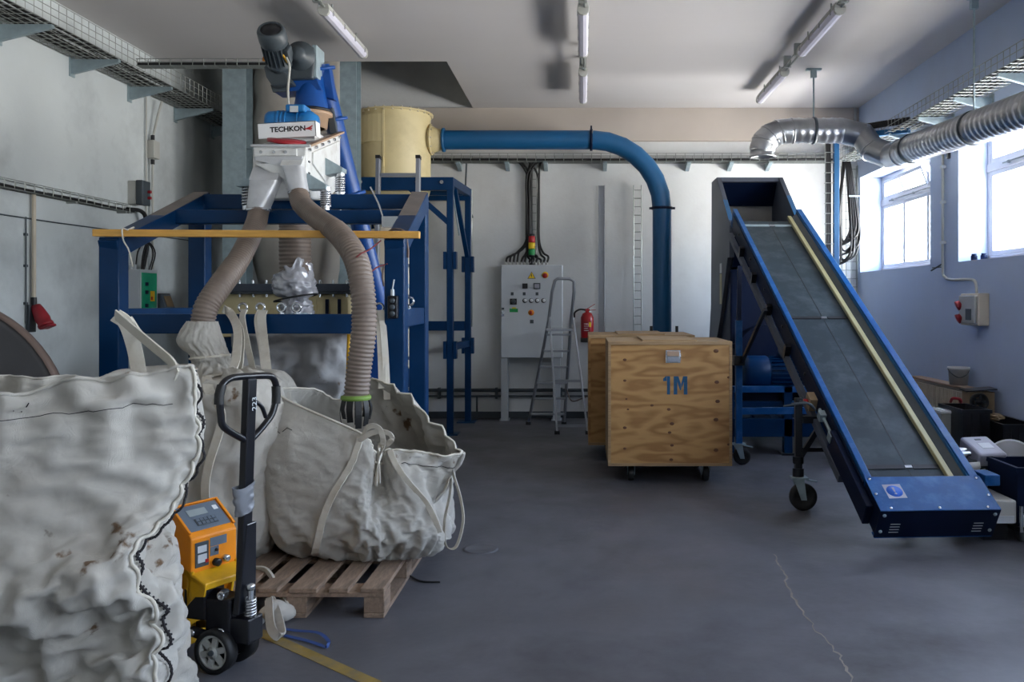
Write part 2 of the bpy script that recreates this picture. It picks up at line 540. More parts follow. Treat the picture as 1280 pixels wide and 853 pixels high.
def glass(name, tint=(0.95, 0.97, 0.98)):
    m = bpy.data.materials.new(name)
    m.use_nodes = True
    nt = m.node_tree
    N, L = nt.nodes, nt.links
    N.remove(N['Principled BSDF'])
    t = N.new('ShaderNodeBsdfTransparent'); t.inputs['Color'].default_value = (*tint, 1)
    g = N.new('ShaderNodeBsdfGlossy'); g.inputs['Roughness'].default_value = 0.03
    f = N.new('ShaderNodeLayerWeight'); f.inputs['Blend'].default_value = 0.25
    q = N.new('ShaderNodeMath'); q.operation = 'MULTIPLY_ADD'
    q.inputs[1].default_value, q.inputs[2].default_value = 0.35, 0.03
    L.new(f.outputs['Facing'], q.inputs[0])
    x = N.new('ShaderNodeMixShader')
    L.new(q.outputs[0], x.inputs['Fac'])
    L.new(t.outputs[0], x.inputs[1]); L.new(g.outputs[0], x.inputs[2])
    L.new(x.outputs[0], N['Material Output'].inputs['Surface'])
    return m
M['glass'] = glass('window_glass')
M['clear'] = glass('clear_plastic', (0.8, 0.8, 0.82))
_nt = M['clear'].node_tree                                   # cloudy plastic: half of it scatters
_d = _nt.nodes.new('ShaderNodeBsdfDiffuse'); _d.inputs['Color'].default_value = (0.5, 0.5, 0.52, 1)
_x = _nt.nodes.new('ShaderNodeMixShader'); _x.inputs['Fac'].default_value = 0.5
_o = _nt.nodes['Material Output']
_src = _o.inputs['Surface'].links[0].from_socket
_nt.links.new(_src, _x.inputs[1]); _nt.links.new(_d.outputs[0], _x.inputs[2]); _nt.links.new(_x.outputs[0], _o.inputs['Surface'])

# ------------------------------------------------------------------ the room
mb = MB(); mb.box(XL - 0.3, YF - 0.3, -0.15, XR + 0.6, YB + 0.3, 0)
tag(obj('floor', mb, M['floor']), 'grey worn concrete floor of the workshop', kind='structure')
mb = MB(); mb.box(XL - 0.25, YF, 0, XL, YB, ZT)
tag(obj('wall_left', mb, M['wall']), 'white painted left wall with random grey patches', kind='structure')
mb = MB(); mb.box(XL - 0.25, YB, 0, XR + 0.3, YB + 0.25, ZT)
tag(obj('wall_back', mb, M['back']), 'white painted back wall behind the machines', kind='structure')
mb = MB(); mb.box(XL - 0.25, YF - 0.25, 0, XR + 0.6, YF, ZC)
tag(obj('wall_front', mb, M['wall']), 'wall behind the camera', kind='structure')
T = REV + 0.1
mb = MB()
mb.box(XR, YF, 0, XR + T, YB, SILL)
mb.box(XR, YF, HEAD, XR + T, YB, ZC)
ys = [YF] + [y for w in reversed(WIN_Y) for y in w] + [YB]
for i in range(0, len(ys), 2):
    mb.box(XR, ys[i], SILL, XR + T, ys[i + 1], HEAD)
tag(obj('wall_right', mb, M['right']), 'bluish white right wall with deep window reveals', kind='structure')
HX, HY = -1.44, 9.07                                   # the opening in the ceiling, back left
mb = MB()
mb.box(XL, YF, ZC, XR + T, HY, ZC + 0.3)
mb.box(HX, HY, ZC, XR + T, YB, ZC + 0.3)
mb.box(XL, HY - 0.2, ZC + 0.3, HX + 0.2, HY, ZT)
mb.box(HX, HY, ZC + 0.3, HX + 0.2, YB, ZT)
mb.box(XL - 0.25, HY - 0.2, ZT, HX + 0.2, YB + 0.25, ZT + 0.2)
tag(obj('ceiling', mb, M['ceiling']), 'grey-white concrete ceiling with a raised opening at the back left', kind='structure')
mb = MB(); mb.box(XL, YB - 0.07, 3.63, XR, YB, ZC + 0.0)
tag(obj('trim_1', mb, M['beam_paint']), 'tan beam along the top of the back wall', kind='structure')
mb = MB(); mb.box(-2.2, YB - 0.035, 0, XR, YB, 0.085)
tag(obj('baseboard_back', mb, M['dgrey']), 'dark grey skirting along the back wall', kind='structure')
# floor marks
pts = [G(968, 693), G(978, 712), (G(985, 733)), G(1003, 765), G(1022, 790), G(1045, 815), G(1058, 832), G(1068, 862)]
mb = MB()
pp = catmull(pts, 7)
for i in range(len(pp)):
    pp[i] += Vector((random.uniform(-0.012, 0.012), random.uniform(-0.006, 0.006), 0.0008))
for i in range(len(pp) - 1):
    w = random.uniform(0.004, 0.013)
    mb.bar(pp[i], pp[i + 1], w, 0.0016)
tag(obj('floor_crack', mb, M['crack']), 'pale filled crack running across the concrete floor', kind='structure')
mb = MB()
pp = [G(322, 790) + V(0, 0, .001), G(370, 811) + V(0, 0, .001), G(470, 856) + V(0, 0, .001)]
for i in range(2):
    mb.bar(pp[i], pp[i + 1], 0.06, 0.002)
tag(obj('floor_line', mb, M['line']), 'worn yellow line painted on the floor beside the pallet truck', kind='structure')
c = G(601, 687)
mb = MB(); mb.lathe(c, (0, 0, 1), [(0.0, 0.004), (0.085, 0.004), (0.09, 0.006), (0.105, 0.006), (0.108, 0)], 28)
tag(obj('floor_drain', mb, M['floor']), 'round drain cover set in the floor right of the pallet', kind='structure')

# ------------------------------------------------------------------ windows: frame, sashes (> pane), tilting top lights
def make_window(n, y0, y1, tilt):
    w = empty('window_%d' % n, (XR + REV, (y0 + y1) / 2, SILL), kind='structure')
    w['label'] = ('white plastic window in the right wall nearest the back corner', 'white plastic window in the right wall cut off by the edge of the picture', 'unseen white plastic window added in the right wall beside the camera')[min(n, 3) - 1]
    X0, X1 = XR + REV - 0.05, XR + REV + 0.02
    zt = 2.80
    fr = MB()
    fr.box(X0, y0, SILL, X1, y1, SILL + 0.06)
    fr.box(X0, y0, HEAD - 0.05, X1, y1, HEAD)
    fr.box(X0, y0, SILL, X1, y0 + 0.05, HEAD)
    fr.box(X0, y1 - 0.05, SILL, X1, y1, HEAD)
    fr.box(X0 - 0.01, y0, zt - 0.04, X1, y1, zt + 0.04)
    obj('window_frame', fr, M['upvc'], w, bevel=0.006)
    sw = (y1 - y0 - 0.1) / 3
    for k in range(3):
        a, b = y0 + 0.05 + k * sw, y0 + 0.05 + (k + 1) * sw
        for (z0, z1, t) in ((SILL + 0.06, zt - 0.04, 0), (zt + 0.04, HEAD - 0.05, tilt[k])):
            s = MB(); p = MB()
            rot = Matrix.Translation((X0 + 0.03, 0, z0)) @ Matrix.Rotation(-math.radians(t), 4, 'Y') @ Matrix.Translation((-X0 - 0.03, 0, -z0))
            s.M = p.M = rot
            e = 0.042
            s.box(X0 + 0.004, a, z0, X1 - 0.01, b, z0 + e); s.box(X0 + 0.004, a, z1 - e, X1 - 0.01, b, z1)
            s.box(X0 + 0.004, a, z0 + e, X1 - 0.01, a + e, z1 - e); s.box(X0 + 0.004, b - e, z0 + e, X1 - 0.01, b, z1 - e)
            so = obj('sash', s, M['upvc'], w, bevel=0.004)
            p.box(X0 + 0.028, a + e, z0 + e, X0 + 0.034, b - e, z1 - e)
            obj('pane', p, M['glass'], so)
    h = MB(); h.cyl((X0 - 0.025, y0 + 0.35, zt), (X0 - 0.025, y1 - 0.35, zt), 0.008, 8)
    for yy in (y0 + 0.45, (y0 + y1) / 2, y1 - 0.45):
        h.box(X0 - 0.03, yy - 0.015, zt - 0.012, X0 - 0.009, yy + 0.015, zt + 0.012)
    obj('opening_rod', h, M['dgrey'], w)
    st = MB(); st.box(XR - 0.0, y0, SILL - 0.001, X0, y1, SILL + 0.004)
    obj('window_sill', st, M['upvc'], w)
    return w
for i, (y0, y1) in enumerate(WIN_Y[:5]):
    make_window(i + 1, y0, y1, (0, 20, 0) if i < 2 else (0, 0, 0))

# ------------------------------------------------------------------ ceiling lamps (switched off) and their conduits
def make_light(x, ya, yb, label):
    z = 3.94
    t = empty('ceiling_light', (x, (ya + yb) / 2, z), label, 'lamp', 'tube lamps under the ceiling')
    b = MB(); b.prism([(x - .05, ya, z), (x + .05, ya, z), (x + .04, ya, z + .045), (x - .04, ya, z + .045)], (0, yb - ya, 0))
    obj('housing', b, M['lgrey'], t, bevel=0.006)
    d = MB()
    prof = [(-.045, 0), (-.043, -.028), (-.028, -.048), (0, -.055), (.028, -.048), (.043, -.028), (.045, 0)]
    d.prism([(x + px, ya + .03, z + pz) for px, pz in prof], (0, yb - ya - .06, 0))
    obj('diffuser', d, M['lens'], t, bevel=0.004)
    for yy in (ya, yb - .03):
        e = MB(); e.prism([(x + px * 1.08, yy, z + pz * 1.06) for px, pz in prof], (0, .03, 0))
        obj('end_cap', e, M['lgrey'], t, bevel=0.004)
    k = None
    for i in range(4):
        yy = ya + .12 + i * (yb - ya - .24) / 3
        for s in (-1, 1):
            c = MB(); c.box(x + s * .047 - .004, yy - .012, z - .022, x + s * .047 + .004, yy + .012, z + .02)
            obj('clip', c, M['chrome'], t)
    for yy in (ya + .25, yb - .25):
        r = MB(); r.cyl((x, yy, z + .04), (x, yy, ZC), 0.008, 8)
        obj('hanger', r, M['wire'], t)
    return t
LX = (-2.14, 0.0, 2.11)
make_light(LX[0], 7.08, 8.36, 'single grey tube lamp hanging beside the ceiling opening')
make_light(LX[1], 7.06, 8.32, 'nearer tube lamp of the middle row, seen end on')
make_light(LX[1], 8.99, 10.27, 'farther tube lamp of the middle row, above the blue pipe')
make_light(LX[2], 7.06, 8.32, 'nearer tube lamp of the row beside the windows')
make_light(LX[2], 8.99, 10.27, 'farther tube lamp of the row beside the windows, above the silver duct elbow')
for x, lab, y1 in ((LX[0], 'thin conduit feeding the single lamp by the ceiling opening', 7.08), (LX[1], 'thin conduit linking the middle row of lamps', 8.99), (LX[2], 'thin conduit linking the lamps of the row beside the windows', 8.99)):
    t = empty('lamp_conduit', (x, 6, 3.95), lab, 'conduit')
    segs = [(-3.1, 7.06)] + ([(8.32, 8.99)] if y1 > 8 else [])
    for (a, b) in segs:
        mb = MB(); mb.cyl((x + .012, a, 3.95), (x + .012, b, 3.95), 0.011, 8)
        obj('pipe', mb, M['wire'], t)
        mb = MB(); mb.cyl((x - .025, a, 3.97), (x - .025, b, 3.97), 0.008, 8)
        obj('pipe', mb, M['wire'], t)
        for yy in (a + .12, b - .12):
            mb = MB(); mb.box(x - .04, yy - .02, 3.94, x + .03, yy + .02, ZC)
            obj('bracket', mb, M['wire'], t)

# ------------------------------------------------------------------ wire cable trays
def tray(name, p0, p1, width, height, side, up, label, pitch=0.1, r=0.0035, nl=4, ns=2, cables=0, crad=0.011, cat='cable tray'):
    """mesh tray from p0 to p1 (middle of its bottom), side = direction of its width, up = direction of its rims"""
    p0, p1, side, up = Vector(p0), Vector(p1), Vector(side).normalized(), Vector(up).normalized()
    t = empty(name, p0, label, cat)
    L = (p1 - p0).length
    dr = (p1 - p0) / L
    m = MB()
    for i in range(nl + 1):
        o = side * (width * (i / nl - .5))
        m.tube([p0 + o, p1 + o], r, 4, smooth=False)
    for s in (-.5, .5):
        for k in range(1, ns + 1):
            o = side * (width * s) + up * (height * k / ns)
            m.tube([p0 + o, p1 + o], r, 4, smooth=False)
    n = int(L / pitch)
    for i in range(n + 1):
        c = p0 + dr * (i * pitch + 0.01)
        a, b = c - side * width / 2, c + side * width / 2
        m.tube([a + up * height, a, b, b + up * height], r, 4, smooth=False)
    obj('wire_mesh', m, M['wire'], t)
    for k in range(cables):
        q = MB()
        o = side * (width * (0.8 * (k + .5) / cables - .4))
        pts = []
        nn = max(3, int(L / .4))
        for i in range(nn + 1):
            pts.append(p0 + dr * (L * i / nn) + o + up * (crad + r + random.uniform(0, .012)) + side * random.uniform(-.015, .015))
        q.tube(catmull(pts, 2), crad, 6)
        obj('cable', q, M['black'], t)
    return t
lt = tray('cable_tray', (-4.23, -3.0, 3.64), (-4.23, 11.2, 3.64), 0.40, 0.17, (1, 0, 0), (0, 0, 1), 'long wire cable tray high along the left wall', cables=6, nl=6, ns=3)
def bracket(t, y, sgn, z, x0, length, h=0.09, name='bracket'):
    b = MB()
    b.prism([(x0, y, z), (x0 + sgn * length, y, z), (x0 + sgn * length, y, z - .025), (x0, y, z - h)], (0, 0.035, 0))
    b.box(min(x0, x0 + sgn * .01), y - .02, z - h - .02, max(x0, x0 + sgn * .01), y + .055, z + .03)
    return obj(name, b, M['galv'], t)
for y in (-2.0, -1.05, -.1, .85, 1.8, 2.75, 3.7, 4.65, 5.6, 6.52, 7.46, 8.41, 9.36, 10.3):
    bracket(lt, y, 1, 3.63, XL, 0.42, 0.13)
ct = tray('cable_tray', (-4.03, 7.8, 3.655), (-2.75, 7.8, 3.655), 0.10, 0.06, (0, 1, 0), (0, 0, 1), 'short wire cable tray crossing from the left wall towards the grey gear motor', cables=4, crad=0.014)
bt = tray('cable_tray', (-2.9, 11.17, 3.34), (3.3, 11.17, 3.34), 0.20, 0.10, (0, 1, 0), (0, 0, 1), 'wire cable tray along the back wall under the beam', pitch=0.12, cables=5, crad=0.016, ns=2)
for x in (-2.6, -1.63, -1.0, -0.5, 0.27, 0.85, 1.35, 1.9, 2.4):
    b = MB()
    b.prism([(x - .012, YB, 3.33), (x - .012, YB - .24, 3.33), (x - .012, YB - .24, 3.31), (x - .012, YB, 3.24)], (0.05, 0, 0))
    obj('bracket', b, M['galv'], bt)
rt = tray('cable_tray', (3.38, -3.0, 3.33), (3.38, 11.0, 3.33), 0.30, 0.12, (1, 0, 0), (0, 0, 1), 'wire cable tray high along the right wall above the windows', cables=5, nl=5)
for y in (-2.2, -1.4, -.6, .2, 1.0, 1.8, 2.6, 3.4, 4.3, 5.2, 6.0, 6.75, 7.55, 8.35, 9.15, 10.0):
    bracket(rt, y, -1, 3.32, XR, 0.34, 0.12)
st = tray('cable_tray', (-4.405, -3.0, 2.39), (-4.405, 8.4, 2.39), 0.07, 0.07, (1, 0, 0), (0, 0, 1), 'narrow wire cable tray at head height on the left wall', cables=3, pitch=0.12, nl=2, ns=1)
q = MB(); q.tube(catmull([(-4.4, 8.3, 2.42), (-4.37, 8.5, 2.42), (-4.36, 8.58, 2.34), (-4.36, 8.6, 2.1), (-4.38, 8.55, 1.84)], 5), 0.02, 8)
obj('cable', q, M['black'], st)
for y in (-2.2, -1.0, .2, 1.4, 2.6, 3.8, 5.0, 6.2, 7.4, 8.2):
    b = MB(); b.box(XL, y, 2.37, XL + .085, y + .03, 2.389)
    obj('bracket', b, M['wire'], st)
# vertical trays on the back wall
tray('wall_cable_ladder', (0.71, YB - .05, 1.0), (0.71, YB - .05, 3.05), 0.10, 0.03, (1, 0, 0), (0, -1, 0), 'upright wire cable ladder on the back wall left of the upright blue pipe', pitch=0.11, nl=1, ns=1, r=.006)
tray('wall_cable_ladder', (-1.49, YB - .05, 1.2), (-1.49, YB - .05, 3.0), 0.07, 0.05, (1, 0, 0), (0, -1, 0), 'upright wire cable ladder beside the rear post of the cyclone tower', pitch=0.11, nl=1, ns=1, r=.006)
tray('wall_cable_ladder', (3.47, YB - .06, 1.6), (3.47, YB - .06, 3.3), 0.2, 0.05, (1, 0, 0), (0, -1, 0), 'upright wire cable ladder in the corner beside the rear window', pitch=0.11, nl=3, ns=1, r=.005)
tray('wall_cable_ladder', (-0.68, YB - .05, 2.02), (-0.68, YB - .05, 3.34), 0.14, 0.04, (1, 0, 0), (0, -1, 0), 'upright wire cable ladder above the control cabinet', pitch=0.11, nl=2, ns=1, r=.004)
# thin lines on the walls
mb = MB(); mb.tube([(XL + .012, -3.0, 2.2), (XL + .012, 7.2, 2.19), (XL + .012, 10.0, 2.22)], 0.006, 6)
tag(obj('wall_cable', mb, M['dgrey']), 'thin grey cable running level along the left wall', 'cable')
mb = MB(); mb.tube(catmull([(-1.52, YB - .1, 3.33), (-1.53, YB - .1, 2.95), (-1.48, YB - .09, 2.75), (-1.44, YB - .09, 2.62)], 4), 0.012, 6)
tag(obj('loose_cable', mb, M['dgrey']), 'short loose cable end hanging from the back tray beside the tower', 'cable')
mb = MB(); mb.tube([(-2.1, YB - .06, .37), (0.2, YB - .06, .37), (3.4, YB - .06, .37)], 0.022, 8); mb.tube([(-2.1, YB - .045, .29), (3.4, YB - .045, .29)], 0.014, 8)
for x in (-1.9, -1.15, -.3, .5, 1.3, 2.2, 3.0):
    mb.box(x, YB - .085, .26, x + .03, YB, .4)
mb.cyl((-1.39, YB - .045, .28), (-1.39, YB - .045, .085), .012, 8)
tag(obj('wall_pipe', mb, M['dgrey']), 'pair of grey pipes running low along the back wall', 'pipe')
# ------------------------------------------------------------------ things on the left wall
t = empty('wall_socket', (XL, 6.92, 1.4), 'red industrial socket with a grey conduit on the left wall', 'socket')
mb = MB(); mb.cyl((XL + .03, 6.92, 1.52), (XL + .03, 6.92, 2.39), .016, 8); obj('conduit', mb, M['beige'], t)
mb = MB(); mb.cyl((XL + .03, 6.92, 1.47), (XL + .03, 6.92, 1.56), .022, 8); obj('gland', mb, M['blackmetal'], t)
mb = MB(); mb.box(XL, 6.86, 1.28, XL + .03, 6.95, 1.5); obj('back_plate', mb, M['dgrey'], t, bevel=.004)
mb = MB(); mb.lathe((XL + .045, 6.92, 1.49), (.12, -.02, -.2), [(.0, 0), (.036, 0), (.045, .04), (.056, .12), (.05, .16), (.058, .165), (.058, .19), (0, .19)], 14); obj('socket_body', mb, M['redplug'], t)
mb = MB(); mb.bar((XL + .12, 6.9, 1.31), (XL + .2, 6.89, 1.34), .085, .02); obj('flap', mb, M['redplug'], t, bevel=.005)
mb = MB(); mb.cyl((XL + .012, 6.85, 1.35), (XL + .012, 6.85, 2.2), .006, 6)
for z in (1.5, 1.8, 2.05): mb.box(XL, 6.835, z, XL + .02, 6.865, z + .02)
obj('wire', mb, M['dgrey'], t)

t = empty('junction_box', (XL, 8.8, 3.0), 'small grey junction box on a vertical conduit under the long left tray', 'junction box')
mb = MB(); mb.box(XL, 8.74, 2.99, XL + .09, 8.86, 3.17); obj('box', mb, M['lgrey'], t, bevel=.006)
mb = MB(); mb.tube([(XL + .09, 8.9, 3.6), (XL + .07, 8.86, 3.45), (XL + .045, 8.8, 3.2), (XL + .045, 8.8, 3.17)], .012, 8); obj('conduit', mb, M['lgrey'], t)
mb = MB(); mb.cyl((XL + .045, 8.8, 2.99), (XL + .045, 8.8, 1.86), .012, 8); mb.cyl((XL + .02, 8.72, 3.6), (XL + .02, 8.72, 1.86), .008, 8); obj('conduit', mb, M['lgrey'], t)
for z in (3.18, 2.93): mb = MB(); mb.cyl((XL + .045, 8.8, z), (XL + .045, 8.8, z + .05), .02, 10); obj('gland', mb, M['blackmetal'], t)

t = empty('wall_box', (XL, 8.5, 2.47), 'square grey box with two red knobs on the left wall', 'switch box')
mb = MB(); mb.box(XL, 8.40, 2.48, XL + .08, 8.54, 2.71); obj('body', mb, M['lgrey'], t, bevel=.006)
mb = MB(); mb.box(XL + .083, 8.39, 2.475, XL + .15, 8.55, 2.715); obj('cover', mb, M['dgrey'], t, bevel=.008)
for z in (2.55, 2.61): mb = MB(); mb.cyl((XL + .15, 8.5, z), (XL + .18, 8.5, z), .015, 10); obj('knob', mb, M['redplug'], t)

t = empty('distribution_box', (XL, 8.5, 1.38), 'grey distribution box with a clear green door on the left wall', 'fuse box')
mb = MB(); mb.box(XL, 8.32, 1.38, XL + .15, 8.66, 1.84); obj('body', mb, M['grey'], t, bevel=.008)
mb = MB()
mb.box(XL + .15, 8.32, 1.38, XL + .165, 8.66, 1.41); mb.box(XL + .15, 8.32, 1.81, XL + .165, 8.66, 1.84)
mb.box(XL + .15, 8.32, 1.41, XL + .165, 8.345, 1.81); mb.box(XL + .15, 8.635, 1.41, XL + .165, 8.66, 1.81)
obj('door_frame', mb, M['grey'], t, bevel=.003)
mb = MB(); mb.box(XL + .152, 8.345, 1.41, XL + .172, 8.635, 1.81); d = obj('door', mb, M['green'], t, bevel=.006)
for z in (1.47, 1.6, 1.68): mb = MB(); mb.box(XL + .172, 8.40, z, XL + .175, 8.46, z + .035); obj('breaker', mb, M['navy'], d)
mb = MB(); mb.box(XL + .172, 8.5, 1.53, XL + .175, 8.58, 1.63); l = obj('warning_sticker', mb, M['sign_yellow'], d)
mb = MB(); mb.box(XL + .1745, 8.505, 1.54, XL + .176, 8.54, 1.575); obj('sticker_square', mb, M['red'], d)
for i, (a, b) in enumerate(((8.45, 8.66), (8.5, 8.7))):
    mb = MB(); mb.tube(catmull([(XL + .05 + i * .03, a, 1.83), (XL + .06 + i * .03, a + .03, 2.02), (XL + .1, (a + b) / 2, 2.12), (XL + .12, b, 2.02), (XL + .1, b - .05, 1.83)], 5), .007, 8); obj('cable', mb, M['black'], t)
for y in (8.35, 8.42, 8.6): mb = MB(); mb.cyl((XL + .06, y, 1.84), (XL + .06, y, 1.89), .016, 10); obj('gland', mb, M['grey'], t)
t = empty('power_outlet', (XL, 8.85, 1.38), 'small socket panel with a display beside the green fuse box', 'socket')
mb = MB(); mb.box(XL, 8.74, 1.36, XL + .14, 8.98, 1.61); obj('body', mb, M['dgrey'], t, bevel=.006)
mb = MB(); mb.prism([(XL + .14, 8.76, 1.46), (XL + .2, 8.76, 1.46), (XL + .15, 8.76, 1.6), (XL + .14, 8.76, 1.6)], (0, .2, 0)); obj('display', mb, M['keypad'], t, bevel=.004)
mb = MB(); mb.bar((XL + .201, 8.86, 1.475), (XL + .163, 8.86, 1.585), .14, .004, (1, 0, .3)); obj('display_face', mb, M['card'], t)
for y, k in ((8.8, 'sign_blue'), (8.92, 'sign_white')):
    mb = MB(); mb.lathe((XL + .14, y, 1.41), (1, 0, -.2), [(0, 0), (.035, 0), (.045, .04), (.045, .07), (.03, .07), (.03, .05), (0, .05)], 14); obj('socket_outlet', mb, M[k], t)

# ------------------------------------------------------------------ fabric silo in its galvanised posts
SX, SY = -3.24, 9.75
t = empty('fabric_silo', (SX, SY, 0), 'tall grey fabric silo hanging between two galvanised posts through the ceiling opening', 'silo')
mb = MB()
rows = []
for i in range(61):
    z = 1.66 + 3.7 * i / 60
    r0 = .49 + .012 * math.sin(i * .9)
    if i < 6: r0 = .40 + .015 * i
    row = []
    for k in range(40):
        an = 2 * PI * k / 40
        p = Vector((math.cos(an), math.sin(an), 0))
        r = r0 + .02 * noise.noise(Vector((p.x * 2, p.y * 2, z * 1.6)))
        row.append(Vector((SX, SY, z)) + p * r)
    rows.append(row)
mb.grid(rows, closed=True)
obj('fabric_sleeve', mb, M['fabric'], t)
mb = MB(); mb.lathe((SX, SY, 1.42), (0, 0, 1), [(.3, 0), (.41, .02), (.41, .25), (.43, .25), (.43, .27), (.3, .27)], 32); obj('collar', mb, M['cream'], t)
def hcol(x, y, w, z0, z1, axis='x'):
    m = MB(); d = w * .5
    m.box(x - w / 2, y - .012, z0, x + w / 2, y + .012, z1) if axis == 'web' else None
    m.box(x - w / 2, y - .1, z0, x + w / 2, y - .088, z1)
    m.box(x - w / 2, y + .088, z0, x + w / 2, y + .1, z1)
    m.box(x - .006, y - .088, z0, x + .006, y + .088, z1)
    m.box(x - w / 2 - .04, y - .14, z0, x + w / 2 + .04, y + .14, z0 + .015)
    return m
c1 = obj('post', hcol((292.5 - CX) / F * 9.2, 9.3, .25, 0, 5.5), M['galv'], t)
c2 = obj('post', hcol((435 - CX) / F * 9.2, 9.3, .175, 0, 5.5), M['galv'], t)
c3 = obj('post', hcol(-4.2, 10.35, .175, 0, 5.5), M['galv'], t)
c4 = obj('post', hcol(-2.83, 10.35, .175, 0, 5.5), M['galv'], t)
mb = MB(); mb.bar((-3.74, 9.3, 3.2), (-2.6, 9.3, 3.2), .04, .04); obj('cross_bar', mb, M['galv'], t)
mb = MB(); mb.bar((-3.74, 9.42, 2.42), (-2.6, 9.42, 2.9), .03, .05); obj('cross_bar', mb, M['galv'], t)
mb = MB(); mb.lathe((SX, SY, 5.3), (0, 0, 1), [(.5, 0), (.53, 0), (.53, .06), (.5, .06)], 32); obj('top_ring', mb, M['galv'], t)
# cream trough under the silo, with bolted flange
t = empty('cream_trough', (-2.95, 8.65, 0), 'cream bolted trough standing under the fabric silo behind the blue frame', 'hopper')
mb = MB(); mb.box(-3.62, 8.4, 1.18, -2.3, 9.0, 1.60); obj('body', mb, M['cream'], t, bevel=.01)
mb = MB(); mb.box(-3.67, 8.34, 1.60, -2.25, 9.06, 1.62); obj('flange', mb, M['dgrey'], t)
mb = MB(); mb.box(-3.67, 8.34, 1.622, -2.25, 9.06, 1.70); obj('cover', mb, M['slate'], t, bevel=.006)
b0 = None
mb = MB(); mb.cyl((-3.6, 8.36, 1.695), (-3.6, 8.36, 1.735), .014, 6); b0 = obj('bolt', mb, M['chrome'], t)
repeat(b0, t, [(.13 * i, 0, 0) for i in range(1, 11)])
mb = MB(); mb.cyl((-3.6, 8.37, 1.57), (-3.6, 8.37, 1.60), .014, 6); b1 = obj('bolt', mb, M['chrome'], t)
repeat(b1, t, [(.13 * i, 0, 0) for i in range(1, 11)])
for x in (-3.5, -2.42):
    mb = MB(); mb.box(x - .04, 8.45, 0, x + .04, 8.53, 1.18); obj('leg', mb, M['blue'], t)
    mb = MB(); mb.box(x - .04, 8.87, 0, x + .04, 8.95, 1.18); obj('leg', mb, M['blue'], t)
for x in (-2.62, -2.5, -2.38):
    mb = MB(); mb.box(x - .015, 8.385, 1.25, x + .015, 8.40, 1.55); obj('rib', mb, M['navy'] if x > -2.55 else M['cream'], t)

# ------------------------------------------------------------------ blue bag-filling frame
FY, RY = 5.40, 6.45
fl, fr_, rl, rr = -2.947, -1.173, -2.874, -1.232
def zs(y): return 1.87 + (y - FY) / (RY - FY) * 0.40     # middle of the sloping side beams
t = empty('filling_frame', (-2.06, 5.9, 0), 'large blue steel bag-filling frame with sloping top beams', 'frame')
FRAME = t
for (x, y, z1) in ((fl, FY, 1.925), (fr_, FY, 1.925), (rl, RY, 2.25), (rr, RY, 2.25)):
    mb = MB(); mb.box(x - .0625, y - .0625, .012, x + .0625, y + .0625, z1); p = obj('post', mb, M['blue'], t, bevel=.008)
    mb = MB(); mb.box(x - .11, y - .11, 0, x + .11, y + .11, .012); obj('foot_plate', mb, M['blue'], p)
for (a, b) in (((fl, FY), (rl, RY)), ((fr_, FY), (rr, RY))):
    p0, p1 = Vector((a[0], a[1] - .06, zs(a[1] - .06))), Vector((b[0], b[1] + .06, zs(b[1] + .06)))
    mb = MB(); mb.bar(p0, p1, .122, .12); o = obj('sloping_beam', mb, M['blue'], t, bevel=.006)
    n = Vector((0, -.36, .93)) * .0615
    mb = MB(); mb.bar(p0 + n + V(0, .03, 0), p1 + n + V(0, -.02, 0), .116, .002); obj('dust_film', mb, M['dust'], o, label='settled grey dust')
mb = MB(); mb.bar((rl, RY, zs(RY)), (rr, RY, zs(RY)), .11, .11); obj('cross_beam', mb, M['blue'], t, bevel=.006)
YB2 = 6.05
mb = MB(); mb.bar((-2.89, YB2, zs(YB2)), (-1.21, YB2, zs(YB2)), .1, .095); obj('cross_beam', mb, M['blue'], t, bevel=.006)
mb = MB(); mb.bar((fl, FY, 1.385), (fr_, FY, 1.385), .1, .122); obj('lower_beam', mb, M['blue'], t, bevel=.006)
mb = MB(); mb.bar((fr_, FY + .06, 1.42), (rr, RY - .06, 1.42), .1, .12); obj('lower_beam', mb, M['blue'], t, bevel=.006)
mb = MB(); mb.bar((fl, FY + .06, 1.42), (rl, RY - .06, 1.42), .1, .12); obj('lower_beam', mb, M['blue'], t, bevel=.006)
for px in (305, 327, 353, 372, 475):
    x = (px - CX) / F * FY
    mb = MB(); ring = [Vector((x + .026 * math.cos(a), FY - .02, 1.487 + .026 * math.sin(a))) for a in [2 * PI * i / 14 for i in range(14)]]
    mb.tube(ring, .0075, 8, closed=True); mb.cyl((x, FY - .02, 1.44), (x, FY - .02, 1.464), .008, 8); mb.cyl((x, FY - .02, 1.446), (x, FY - .02, 1.452), .02, 12)
    obj('eye_bolt', mb, M['chrome'], t)
x = (512 - CX) / F * 5.62
mb = MB(); ring = [Vector((x + .026 * math.cos(a), 5.62, 1.525 + .026 * math.sin(a))) for a in [2 * PI * i / 14 for i in range(14)]]
mb.tube(ring, .0075, 8, closed=True); mb.cyl((x, 5.62, 1.478), (x, 5.62, 1.5), .008, 8); obj('eye_bolt', mb, M['chrome'], t)
mb = MB(); mb.box(fr_ - .03, FY - .115, 1.42, fr_ + .03, FY - .0635, 1.56); pb = obj('push_button_box', mb, M['blackmetal'], t, bevel=.006)
for z in (1.45, 1.49, 1.53):
    mb = MB(); mb.lathe((fr_, FY - .115, z), (0, -1, 0), [(.017, 0), (.017, .006), (.012, .012), (0, .012)], 12); obj('button', mb, M['dgrey'], pb)
mb = MB(); mb.cyl((fr_ - .005, FY - .09, 1.56), (fr_ - .005, FY - .09, 1.6), .012, 8); mb.cyl((fr_ - .005, FY - .09, 1.6), (fr_ + .005, FY - .09, 1.66), .005, 6); obj('cable_gland', mb, M['grey'], pb)
